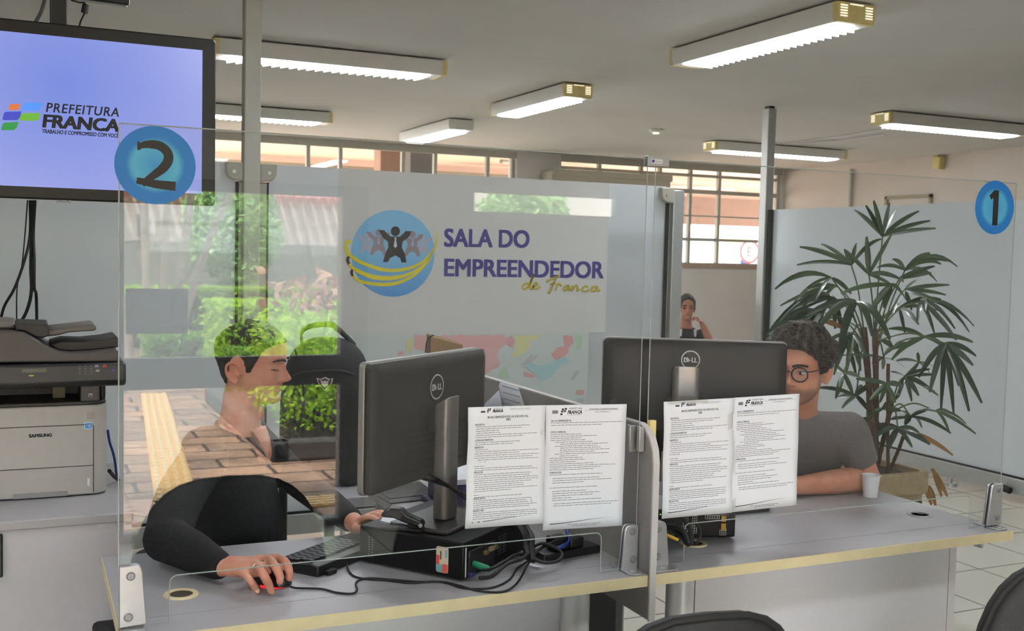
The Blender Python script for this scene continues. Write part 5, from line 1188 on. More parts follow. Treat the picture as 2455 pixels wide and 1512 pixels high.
MB().prism([sf(x, -.012, z) for x, z in ((L_*.62, .007), (L_*.92, .007), (L_*.92, .022), (L_*.62, .030))], sm @ Vector((0, .024, 0))).build('magazine', M['dark'], T, world=True, bevel=.002)
MB().cyl(sf(L_*.93, -.019, .017), sf(L_*.93, .019, .017), .005, 14).build('hinge_pin', M['steel'], T, world=True)
# notebook, papers and folders on the desk behind
a = pz(912, 1195, ZD)
nb = [pz(905, 1190, ZD), pz(935, 1208, ZD), pz(1046, 1196, ZD), pz(1005, 1165, ZD)]
T = thing('notebook', 'closed black notebook on the desk behind the left computer', 'notebook', nb[0])
nc = lambda z0, z1, s=1.0: ([Vector((p.x, p.y, ZD+z0)) for p in nb], Vector((0, 0, z1-z0)))
MB().prism(*nc(.0005, .003)).build('cover', M['dark'], T, world=True); MB().prism(*nc(.003, .015)).build('page_block', mat('page_edges', (176, 174, 170), .8), T, world=True); MB().prism(*nc(.015, .018)).build('cover', M['dark'], T, world=True, bevel=.001)
q_ = lambda *p: [pz(x, y, ZD+.001+.0002*i) for i, (x, y) in enumerate(p)]
T = thing('loose_paper', 'printed sheets with pen marks lying behind the flat computer', 'paper', pz(1015, 1225, ZD))
MB().prism([pz(x, y, ZD+.002) for x, y in ((978, 1232), (1016, 1204), (1062, 1210), (1050, 1240), (1010, 1250))], (0, 0, .001)).build('sheet', M['paper'], T, world=True)
g = MB(); g.tube([pz(1000, 1226, ZD+.004), pz(1045, 1222, ZD+.004)], .0012, 5).tube([pz(1008, 1234, ZD+.004), pz(1040, 1216, ZD+.004)], .0012, 5).tube([pz(1020, 1236, ZD+.004), pz(1048, 1226, ZD+.004)], .0012, 5); g.build('pen_mark', M['printd'], T, world=True)
T = thing('loose_paper', 'white sheet half under the stapler', 'paper', pz(930, 1255, zt2))
MB().prism([pz(x, y, zt2+.001) for x, y in ((912, 1248), (918, 1240), (975, 1246), (968, 1262))], (0, 0, .001)).build('sheet', M['paper'], T, world=True)
# ---- things along the divider, far end of the left desk
yd = 2.85
T = thing('leaflet_holder', 'clear holder of printed leaflets leaning on the divider behind the left monitor', 'leaflets', pX(1230, 985, 1.355))
for i, (pp_x, c) in enumerate((([(1196, 925), (1200, 912), (1242, 928), (1262, 985), (1205, 985)], (212, 214, 218)), ([(1155, 975), (1196, 935), (1205, 985), (1160, 990)], (196, 198, 206)))):
    m = MB().poly([pX(x, y, 1.345-.012*i) for x, y in pp_x]); o = m.build('leaflet', mat('leaflet_paper', c, .7), T, world=True, solid=.001)
g = MB()
for y in (928, 943, 958, 970): g.tube([pX(1204, y-4, 1.343), pX(1246, y+8, 1.343)], .0012, 4)
g.build('leaflet_print', M['print'], T, world=True)
T = thing('document_tray', 'grey-violet document folder lying at the far end of the left desk', 'folder', pz(1170, 985, ZD+.02))
a = pY(1152, 960, 2.95); b = pY(1185, 988, 2.95)
MB().bb((1.10, 2.80, ZD), (1.33, 3.05, ZD+.02)).bb((1.12, 2.82, ZD+.02), (1.33, 3.05, ZD+.10)).build('folder', mat('violet_folder', (74, 70, 96), .5, noise=.05), T, world=True, bevel=.004)
MB().bb((1.11, 2.81, ZD+.10), (1.32, 3.05, ZD+.115)).build('sheet_stack', M['paper'], T, world=True)
T = thing('return_desk', 'grey return desk running back along the divider', 'desk', (1.2, 3.1, 0))
MB().bb((1.0, 2.758, ZD-.027), (1.361, 3.32, ZD-.0005)).build('top', M['laminate'], T, world=True); MB().bb((1.02, 3.24, 0), (1.34, 3.26, ZD-.027)).build('side_panel', M['laminate'], T, world=True)
# brown folder box against the frosted partition
T = thing('brown_box', 'brown cardboard box top showing above the left monitor', 'box', pD(1070, 835, 4.3))
a, b, c_ = pD(1033, 806, 4.3), pD(1110, 826, 4.45), pD(1110, 860, 4.45); zb_ = .62
MB().prism([a, b, Vector((b.x, b.y, zb_)), Vector((a.x, a.y, zb_))], (.04, .16, 0)).build('box', mat('brown_card', (132, 106, 72), .8, noise=.06), T, world=True, bevel=.003)
MB().tube(smoothpath([pD(1040, 803, 4.28), pD(1030, 808, 4.28), pD(1023, 820, 4.28), pD(1020, 845, 4.28)], 5), .003, 6).build('strap', M['black'], T, world=True)
T = thing('side_table', 'low grey side table in front of the frosted partition, carrying the box and the backpack', 'table', (1.5, 4.2, 0))
x0_, x1_ = pD(712, 900, 4.2).x-.0, b.x+.12
MB().bb((x0_, 3.72, .58), (x1_, 4.62, .62)).build('top', M['laminate'], T, world=True, bevel=.003)
for x in (x0_+.04, x1_-.04):
    for y in (3.78, 4.56): MB().cyl((x, y, 0), (x, y, .58), .02, 12).build('leg', M['dark'], T, world=True)
# ---- backpack
bD = 4.12
bp = lambda x, y, d=bD: pD(x, y, d)
T = thing('backpack', 'black backpack with grab handle and silver shield badge, behind the man in black', 'backpack', bp(780, 1100))
c0 = bp(783, 960); rt_ = (bp(894, 960)-bp(674, 960)); rt_.z = 0; W2 = rt_.length/2; rt_.normalize(); fw = Vector((rt_.y, -rt_.x, 0)); zf = lambda y: bp(775, y).z
fab = mat('backpack_fabric', (20, 20, 23), .75, noise=.15, nscale=80, bump=.25, bscale=300)
rings = []
base_z = .62
for t, sx_, sy_ in ((0, .90, .85), (.03, .98, .98), (.25, 1.0, 1.0), (.5, 1.0, .98), (.68, .97, .92), (.80, .88, .82), (.88, .80, .72), (.94, .64, .55), (.985, .42, .34), (1, .2, .16)):
    z = base_z+(zf(806)-base_z)*t
    rings.append([Vector((c0.x, c0.y, z))+rt_*(W2*1.0*sx_*math.copysign(abs(math.cos(a))**.75, math.cos(a)))+fw*(.13*sy_*math.copysign(abs(math.sin(a))**.75, math.sin(a))) for a in [2*PI*k/32 for k in range(32)]])
MB().loft(rings).build('body', fab, T, world=True, sub=1)
fx = lambda x, y, o: bp(x, y)+fw*o
hd = [bp(722, 822)-fw*.02, bp(722, 800), bp(735, 785), bp(765, 778), bp(795, 778), bp(812, 790), bp(835, 812), bp(850, 830)-fw*.02]
hm = MB(); P = smoothpath(hd, 6)
hm.loft([[p+Vector((0, 0, .010))+fw*.02, p+Vector((0, 0, .010))-fw*.02, p-Vector((0, 0, .010))-fw*.02, p-Vector((0, 0, .010))+fw*.02] for p in P]); hm.build('grab_handle', fab, T, world=True, bevel=.003)
z = MB()
z.tube(smoothpath([fx(700, 905, .125), fx(735, 885, .14), fx(780, 880, .145), fx(830, 880, .14), fx(862, 890, .125)], 6), .006, 6); z.build('pocket_seam', M['black'], T, world=True)
sh = [(776, 900), (783, 903), (795, 898), (806, 903), (813, 900), (812, 910), (805, 921), (796, 929), (787, 921), (779, 910)]
pl = MB().prism([fx(x, 1*y-5, .150) for x, y in sh], -fw*.008).build('shield_badge', mat('badge_silver', (200, 196, 184), .4, .3), T, world=True)
MB().prism([fx(795+(x-795)*.86, 913+(y-913)*.86-5, .152) for x, y in sh], -fw*.004).build('badge_field', mat('badge_dark', (60, 60, 62), .5), pl, world=True)
MB().prism([fx(795+(x-795)*.6, 912+(y-912)*.7-5, .154) for x, y in [(779, 902), (790, 906), (795, 902), (800, 906), (811, 902), (806, 916), (795, 926), (784, 916)]], -fw*.003).build('badge_mark', mat('badge_pale', (206, 200, 186), .5), pl, world=True)
# ================================================================ right desk: cup, keyboard edge, cables in the grommet
cp = pz(2086, 1190, ZD)
T = thing('plastic_cup', 'small translucent white plastic cup at the back corner of the right desk', 'cup', cp)
rb = .0222; rt2 = .0285; hc = abs(pY(2086, 1138, cp.y).z-ZD)
cm = mat('translucent_plastic', (236, 236, 236), .35, trans=.06)
prof = [(.001, .003), (rb-.002, .003), (rb, .0005)]+[(rb+(rt2-rb)*t+.0006*math.sin(t*26), hc*t) for t in [i/12 for i in range(1, 12)]]+[(rt2, hc-.002), (rt2+.003, hc-.001), (rt2+.003, hc+.001), (rt2-.0008, hc+.0008)]+[(rb+(rt2-rb)*t-.001, hc*t) for t in [1-i/6 for i in range(1, 6)]]+[(.001, .0045)]
MB().lathe(prof, cp, 36).build('cup', cm, T, world=True)
T = thing('keyboard', 'edge of a black keyboard showing below the notices on the right desk', 'keyboard', pz(1800, 1232, ZD))
ko2 = [pz(x, y, ZD+.001) for x, y in ((1700, 1238), (1845, 1226), (1840, 1205), (1700, 1214))]
MB().prism(ko2, (0, 0, .022)).build('case', bpy.data.materials['keyboard_black'], T, world=True, bevel=.004)
MB().prism([p+Vector((0, 0, .0222)) for p in [pz(x, y, ZD) for x, y in ((1710, 1234), (1832, 1223), (1828, 1208), (1712, 1217))]], (0, 0, .004)).build('key_field', bpy.data.materials['key_black'], T, world=True)
def gcable(label, pts, r, c=None): return tag(MB().tube(smoothpath([pD(x, y, d) for x, y, d in pts], 7), r, 8).build('computer_cable', c or M['black']), label, 'cable', 'cables going into the right grommet')
gcable('thick black cable dropping into the right desk grommet', [(1600, 1262, 2.70), (1625, 1264, 2.68), (1642, 1280, 2.66), (1650, 1300, 2.645), (1652, 1306, 2.64)], .008)
gcable('second black cable dropping into the right desk grommet', [(1640, 1245, 2.72), (1652, 1262, 2.68), (1658, 1285, 2.65), (1656, 1306, 2.64)], .006)
gcable('looped black cable at the right desk grommet', [(1668, 1255, 2.74), (1679, 1270, 2.70), (1678, 1288, 2.67), (1668, 1304, 2.645)], .0035)
gcable('dark yellow cable on the right desk near the divider', [(1590, 1278, 2.66), (1603, 1284, 2.66), (1615, 1289, 2.66), (1626, 1294, 2.66)], .0045, mat('yellow_cable_pvc', (176, 140, 30), .5))
gcable('black cable running from the divider to the right grommet', [(1588, 1262, 2.72), (1610, 1268, 2.70), (1632, 1284, 2.67), (1645, 1303, 2.645)], .005)
for o_ in (): pass
rcable('upper black cable from the left monitor to the notices', [(990, 1132, 2.72), (1010, 1145, 2.68), (1045, 1155, 2.60), (1080, 1168, 2.52), (1118, 1195, 2.50)], .0045)
rcable('lower black cable from the left monitor to the notices', [(1012, 1122, 2.72), (1030, 1138, 2.66), (1060, 1156, 2.58), (1090, 1172, 2.52), (1120, 1190, 2.50)], .0045)
# ================================================================ visitor chairs
def chair(label, cx, cy, ztop, rz, kx=1):
    T = thing('visitor_chair', label, 'chair', (cx, cy, 0), rz, 'black visitor chairs')
    w, h = .46, .42; zc = ztop-h
    out = [(-.16*kx, 0), (.16*kx, 0)]+[(.225*kx*math.copysign(abs(math.cos(a))**.62, math.cos(a)), .05+(h-.05)*abs(math.sin(a))**.75) for a in [PI*k/18 for k in range(19)]]
    rings = []
    for y, s in ((-.030, .90), (-.024, .965), (-.012, 1.0), (.012, 1.0), (.026, .955), (.034, .88)):
        rings.append([(x*s, y-.05*(1-(x/.23)**2)*0.6+.02, zc+h/2+(z-h/2)*s) for x, z in out])
    MB().loft(rings).build('backrest', mat('chair_black', (21, 21, 23), .55, noise=.12, nscale=40, bump=.2, bscale=400) if 'chb' not in M else M['chb'], T, smooth=50)
    piping = [(x*1.0, -.012-.05*(1-(x/.23)**2)*.6+.02-.006, zc+h/2+(z-h/2)*1.0) for x, z in out[2:]]
    MB().tube(piping, .008, 8).build('piping', M['rubber'], T)
    MB().prism([(a, b+.24, .44) for a, b in rrect(.47, .44, .10, 6)], (0, 0, .06)).build('seat', bpy.data.materials['chair_black'], T, bevel=.02, bseg=3)
    MB().tube(smoothpath([(0, .03, zc+.14), (0, -.005, zc), (0, .0, .44), (0, .08, .41), (0, .2, .42)], 5), .018, 8).build('back_bracket', M['dark'], T)
    MB().cyl((0, .24, .10), (0, .24, .43), .025, 16).build('column', M['dark'], T)
    for k in range(5):
        a = 2*PI*k/5+.3; e = (.29*math.cos(a), .24+.29*math.sin(a))
        o = MB().tube([(0, .24, .11), (e[0], e[1], .075)], [.024, .015], 8).build('leg', M['dark'], T)
        MB().cyl((e[0]-.012, e[1], .027), (e[0]+.012, e[1], .027), .026, 14).build('caster', M['rubber'], o, world=False)
    return T
M['chb'] = mat('chair_black', (21, 21, 23), .55, noise=.12, nscale=40, bump=.2, bscale=400)
p = pD(1690, 1466, 1.98); chair('black visitor chair at the bottom of the picture, in front of the right desk', p.x, p.y, p.z, -.12)
p = pD(2612, 1340, 2.15); chair('black visitor chair cut off by the right edge of the picture', p.x, p.y, p.z, -.45)
p = mir(pD(553, 1150, 3.12)); chair('black visitor chair before the left desk, seen only mirrored in the left screen', p.x, p.y, p.z, 0, 1.24)
# ================================================================ people
def interp(z, tab):
    xs = [a for a, _ in tab]; ys = [b for _, b in tab]; return np.interp(z, xs, ys)
def head_mb(Wm, narrow=1.0, jaw=1.0, off=None, chin=0, lid=1.0, lips=1.0, nose=1.0, nz=84, na=128):
    """head skin in local axes: x to the face, y to its left, z up, origin between the ear canals.  off(phi,z) gives a hair shell instead"""
    Ft = [(-.0885, .086), (-.080, .102), (-.070, .1065), (-.060, .102), (-.049, .103), (-.038, .104), (-.030, .106), (-.020, .105), (0, .103), (.018, .101), (.034, .104), (.050, .110), (.073, .1105), (.098, .102), (.116, .085), (.130, .058), (.139, .025), (.142, .012)]
    Bt = [(-.0885, -.020), (-.070, -.030), (-.045, -.052), (-.010, -.072), (.025, -.088), (.060, -.094), (.085, -.088), (.108, -.070), (.125, -.042), (.137, -.012), (.142, .0)]
    Wt = [(-.0885, .022), (-.080, .034), (-.065, .046), (-.045, .054), (-.02, .0605), (.0, .0645), (.03, .069), (.06, .0725), (.085, .071), (.106, .060), (.122, .045), (.134, .026), (.142, .005)]
    zs = np.concatenate([np.linspace(-.0885, .10, int(nz*.74)), np.linspace(.104, .142, nz-int(nz*.74))])
    ph = np.linspace(0, 2*PI, na, endpoint=False); ph = ph-.28*np.sin(ph)*0   # even
    rings = []
    for z in zs:
        f, b, w = interp(z, Ft), interp(z, Bt), interp(z, Wt)*narrow
        if z < -.02: w *= jaw
        c = .018 if z > -.03 else .018+(.0 if z > -.03 else (-.03-z)*.35)
        cph, sph = np.cos(ph), np.sin(ph)
        ex = 1.0
        x = np.where(cph > 0, c+(f-c)*np.abs(cph)**.92, c+(c-b)*-np.abs(cph)**.95*1.0)
        y = w*np.sign(sph)*np.abs(sph)**.88
        if off is None:
            front = np.clip(cph*2, 0, 1); ay = np.abs(y)
            G = lambda v, m, s: np.exp(-((v-m)/s)**2)
            N = nose*interp(z, [(-.028, 0), (-.021, .006), (-.016, .022), (-.008, .029), (-.001, .0275), (.010, .021), (.022, .0145), (.034, .008), (.046, .003), (.055, 0)])
            sn = interp(z, [(-.028, .016), (-.012, .0125), (.0, .0105), (.02, .0085), (.05, .011)])
            d = N*np.exp(-(y/sn)**2)
            d += .0065*G(ay, .0145, .006)*G(z, -.012, .008)
            d -= .0115*G(ay, .033, .014)*G(z, .025, .012)
            d += lid*.0085*G(ay, .033, .0115)*G(z, .024, .0085)
            d += .0048*G(z, .046, .008)*G(ay, .026, .022)
            d += .004*G(ay, .043, .014)*G(z, -.002, .016)
            d += lips*(.0050*G(z, -.0305, .0040)*G(y, 0, .019)+.0056*G(z, -.0445, .0050)*G(y, 0, .017)-.0042*G(z, -.0375, .0020)*G(y, 0, .024))
            d -= .0035*G(z, -.0545, .005)*G(y, 0, .018); d += (.005+chin)*G(z, -.071, .010)*G(y, 0, .018)
            d -= .0015*G(z, -.024, .003)*G(y, 0, .004)
            x = x+d*front
        else:
            o = np.array([off(abs(math.atan2(math.sin(p), math.cos(p))), z, p) for p in ph])
            x = x+o*cph; y = y+o*sph
        rings.append([Wm @ Vector((a, b_, z+(0 if off is None or z < .10 else float(np.mean(o))*(z-.10)/.042)) ) for a, b_ in zip(x, y)])
    return MB().loft(rings)
def ear_mb(mb, Wm, s, y=.0665):
    """s=+1 left ear, -1 right ear"""
    E = lambda a, b, c: Wm @ Vector((-.008+a, s*(y+c), -.004+b))
    rim = [(.012, .012, .002), (.010, .027, .010), (-.003, .034, .015), (-.016, .030, .018), (-.021, .016, .019), (-.018, .0, .017), (-.010, -.014, .013), (-.001, -.024, .009), (.007, -.024, .006), (.009, -.014, .003)]
    P = smoothpath([E(*q) for q in rim], 4); n = len(P)
    mb.tube(P, [.0035+.0012*math.sin(PI*i/n) for i in range(n)], 8)
    mb.loft([[E(a, b, c) for a, b, c in rr_] for rr_ in ([(.010+.9*0+(-.006-.010*k)+(.017-.002*k)*math.cos(t)*(.9), .004+(.024)*math.sin(t), .001+.009*k) for t in [2*PI*i/14 for i in range(14)]] for k in (0, .5, 1))])
    mb.ball(E(-.001, -.020, .007), (.007, .006, .008)); mb.ball(E(.010, -.001, .004), (.005, .008, .006))
def remesh(mb, name, m, parent, vox, smooth_it=3, world=True):
    o = mb.build('tmp', m, None, smooth=0)
    r = o.modifiers.new('r', 'REMESH'); r.mode = 'VOXEL'; r.voxel_size = vox; r.use_smooth_shade = True
    s = o.modifiers.new('s', 'SMOOTH'); s.factor = .5; s.iterations = smooth_it
    me = bpy.data.meshes.new_from_object(o.evaluated_get(bpy.context.evaluated_depsgraph_get()))
    me.name = name; bpy.data.objects.remove(o)
    if parent is not None and world: me.transform(mw(parent).inverted())
    me.materials.clear(); me.materials.append(m)
    for p in me.polygons: p.use_smooth = True
    o = bpy.data.objects.new(name, me); C.objects.link(o); o.parent = parent
    return o
def ell(c, ax, ay, n=24, sq=.85):
    """ring around c spanned by two vectors"""
    return [c+ax*math.copysign(abs(math.cos(t))**sq, math.cos(t))+ay*math.copysign(abs(math.sin(t))**sq, math.sin(t)) for t in [2*PI*k/n for k in range(n)]]
def finger(mb, J, r):
    P = smoothpath(J, 4); n = len(P)
    mb.tube(P, [r[0]+(r[1]-r[0])*i/(n-1)+.0006*math.sin(i*PI*2/ (n/2.0)) for i in range(n)], 10); mb.ball(P[-1], r[1]*1.0); mb.ball(P[0], r[0])
def limb(mb, pts, rs, n=14):
    P = smoothpath(pts, 6); k = len(pts)-1
    R_ = [float(np.interp(i/6, range(k+1), rs)) for i in range(len(P))]
    mb.tube(P, R_, n); mb.ball(P[0], R_[0]); mb.ball(P[-1], R_[-1])
def curled_hand(mb, w, d, up, side, s=1.0, curl=.6):
    """relaxed hand: wrist w, direction d, back-of-hand normal up, side = towards the thumb"""
    d = Vector(d).normalized(); up = Vector(up); up = (up-d*up.dot(d)).normalized(); side = Vector(side); side = (side-d*side.dot(d)-up*side.dot(up)).normalized()
    w = Vector(w); L = [(.028, .088, .072), (.009, .094, .080), (-.010, .090, .074), (-.028, .080, .058)]
    mb.loft([ell(w+d*a*s, side*b*s, up*c*s, 16) for a, b, c in ((-.01, .026, .018), (.02, .032, .017), (.06, .040, .015), (.088, .040, .011))])
    for o_, a, l in L:
        m = w+d*a*s+side*o_*s; P = [m-d*.02*s]; ang = .15; p = m; P.append(p)
        for k, f in enumerate((.46, .31, .23)):
            ang += curl*(.7 if k == 0 else 1); p = p+(d*math.cos(ang)-up*math.sin(ang))*l*f*s; P.append(p)
        finger(mb, P, (.0095*s, .0072*s))
    t0 = w+d*.03*s+side*.028*s
    finger(mb, [t0-side*.01*s, t0+side*.022*s+d*.022*s-up*.01*s, t0+side*.03*s+d*.05*s-up*.022*s, t0+side*.022*s+d*.072*s-up*.03*s], (.012*s, .0085*s))
def skinmat(name, c, blush=(188, 112, 92)):
    m = mat(name, c, .48, sss=.0); n, l = m.node_tree.nodes, m.node_tree.links; b = n['Principled BSDF']
    t = n.new('ShaderNodeTexCoord'); k = n.new('ShaderNodeTexNoise'); k.inputs['Scale'].default_value = 22; k.inputs['Detail'].default_value = 6; r = n.new('ShaderNodeValToRGB')
    r.color_ramp.elements[0].position = .35; r.color_ramp.elements[1].position = .75; r.color_ramp.elements[0].color = lin(c); r.color_ramp.elements[1].color = lin(blush)
    at = n.new('ShaderNodeAttribute'); at.attribute_name = 'tint'; mx = n.new('ShaderNodeMix'); mx.data_type = 'RGBA'
    l.new(t.outputs['Object'], k.inputs['Vector']); l.new(k.outputs['Fac'], r.inputs[0]); l.new(r.outputs[0], mx.inputs['A']); l.new(at.outputs['Color'], mx.inputs['B']); l.new(at.outputs['Alpha'], mx.inputs['Factor']); l.new(mx.outputs['Result'], b.inputs['Base Color'])
    b.inputs['Subsurface Weight'].default_value = .12; b.inputs['Subsurface Radius'].default_value = (.010, .004, .002); b.inputs['Subsurface Scale'].default_value = .5
    return m
def tint(o, Wm, zones):
    """colour of lips, stubble, brows ... as skin pigment: zones of (centre local, radii, colour, strength)"""
    me = o.data; a = me.color_attributes.new('tint', 'FLOAT_COLOR', 'POINT'); I = Wm.inverted() @ mw(o)
    co = np.empty(len(me.vertices)*3); me.vertices.foreach_get('co', co); co = co.reshape(-1, 3); A = np.array(I)
    L = co @ A[:3, :3].T+A[:3, 3]; out = np.zeros((len(L), 4)); 
    for c, r, col, s in zones:
        d = np.sqrt((((L-np.array(c))/np.array(r))**2).sum(1)); w = np.clip((1.15-d)/.4, 0, 1)*s
        k = lin(col); na_ = w+out[:, 3]*(1-w)
        for i in range(3): out[:, i] = np.where(na_ > 0, (k[i]*w+out[:, i]*out[:, 3]*(1-w))/np.maximum(na_, 1e-6), out[:, i])
        out[:, 3] = na_
    a.data.foreach_set('color', out.astype(np.float32).ravel())
def hm(pos, yaw, pitch=0, roll=0, s=1.0):
    return Matrix.Translation(pos) @ Matrix.Rotation(yaw, 4, 'Z') @ Matrix.Rotation(pitch, 4, 'Y') @ Matrix.Rotation(roll, 4, 'X') @ Matrix.Scale(s, 4)
def hairshell(Wm, line, thick, nz_=(0.004, 60, 0.002, 160), seed=0, **k):
    """hair: a shell over the scalp, thick above the hairline and sunk into the skin below it"""
    rg = random.Random(seed); pa = [rg.uniform(0, 6) for _ in range(8)]
    def off(p, z, sp):
        l = float(np.interp(p, [a for a, _ in line], [b for _, b in line])); t = max(0, min(1, (z-l)/.016)); t = t*t*(3-2*t)
        th = thick(p, z) if callable(thick) else thick
        nn = nz_[0]*(math.sin(sp*9+z*nz_[1]+pa[0])*math.sin(z*nz_[1]*1.3+pa[1]+sp*4)+.6*math.sin(sp*17+pa[2]-z*90))+nz_[2]*math.sin(sp*41+z*nz_[3]+pa[3])*math.sin(z*nz_[3]*.8-sp*23)
        return -.006+t*(.006+th+nn)
    return head_mb(Wm, off=off, **k)
def legs(parent, hip, fwd, m, shoe, reach=.42, spread=0):
    """seated legs with trousers: thighs forward, shins down, shoes on the floor"""
    fwd = Vector(fwd).normalized(); sd = Vector((-fwd.y, fwd.x, 0)); t = MB()
    t.loft([ell(hip+Vector((0, 0, z)), fwd*a, sd*b) for z, a, b in ((.10, .11, .165), (0, .125, .18), (-.07, .12, .18), (-.10, .09, .15))])
    for s in (-1, 1):
        h = hip+sd*s*.09+fwd*.02; k = hip+sd*s*(.12+spread)+fwd*reach; a = Vector((k.x, k.y, 0))+fwd*-.06+Vector((0, 0, .09))
        limb(t, [h, h.lerp(k, .5), k, k.lerp(a, .5)-fwd*.01, a], [.088, .078, .062, .055, .043])
    remesh(t, 'trousers', m, parent, .009, 4)
    for s in (-1, 1):
        k = hip+sd*s*(.12+spread)+fwd*reach; b = Vector((k.x, k.y, 0))+fwd*-.05
        MB().loft([ell(b+fwd*x+Vector((0, 0, h/2+.002)), sd*w, Vector((0, 0, h/2)), 14) for x, w, h in ((-.07, .028, .07), (-.04, .036, .095), (.03, .04, .085), (.10, .045, .06), (.16, .040, .05), (.19, .02, .035))]).build('shoe', shoe, parent, world=True)
def office_chair(label, c, fwd, zs=.46, back=True):
    fwd = Vector(fwd).normalized(); T = thing('office_chair', label, 'chair', (c[0], c[1], 0), math.atan2(fwd.y, fwd.x)-PI/2, 'office chairs behind the desks')
    MB().prism([(a, b, zs-.06) for a, b in rrect(.46, .44, .10, 6)], (0, 0, .05)).build('seat', M['chb'], T, bevel=.015)
    MB().cyl((0, 0, .10), (0, 0, zs-.06), .025, 16).build('column', M['dark'], T)
    for k in range(5):
        a = 2*PI*k/5; e = (.20*math.cos(a), .20*math.sin(a)); o = MB().tube([(0, 0, .11), (e[0], e[1], .07)], [.024, .015], 8).build('leg', M['dark'], T)
        MB().cyl((e[0]-.012, e[1], .027), (e[0]+.012, e[1], .027), .026, 12).build('caster', M['rubber'], o)
    return T
M['denim'] = mat('dark_trousers', (32, 36, 48), .8, noise=.15, nscale=50); M['shoe'] = mat('black_shoe', (18, 18, 18), .45)
M['hairdk'] = mat('dark_brown_hair', (24, 18, 15), .5, noise=.35, nscale=70, bump=.5, bscale=220)
M['brow'] = mat('brow_hair', (34, 24, 20), .7)
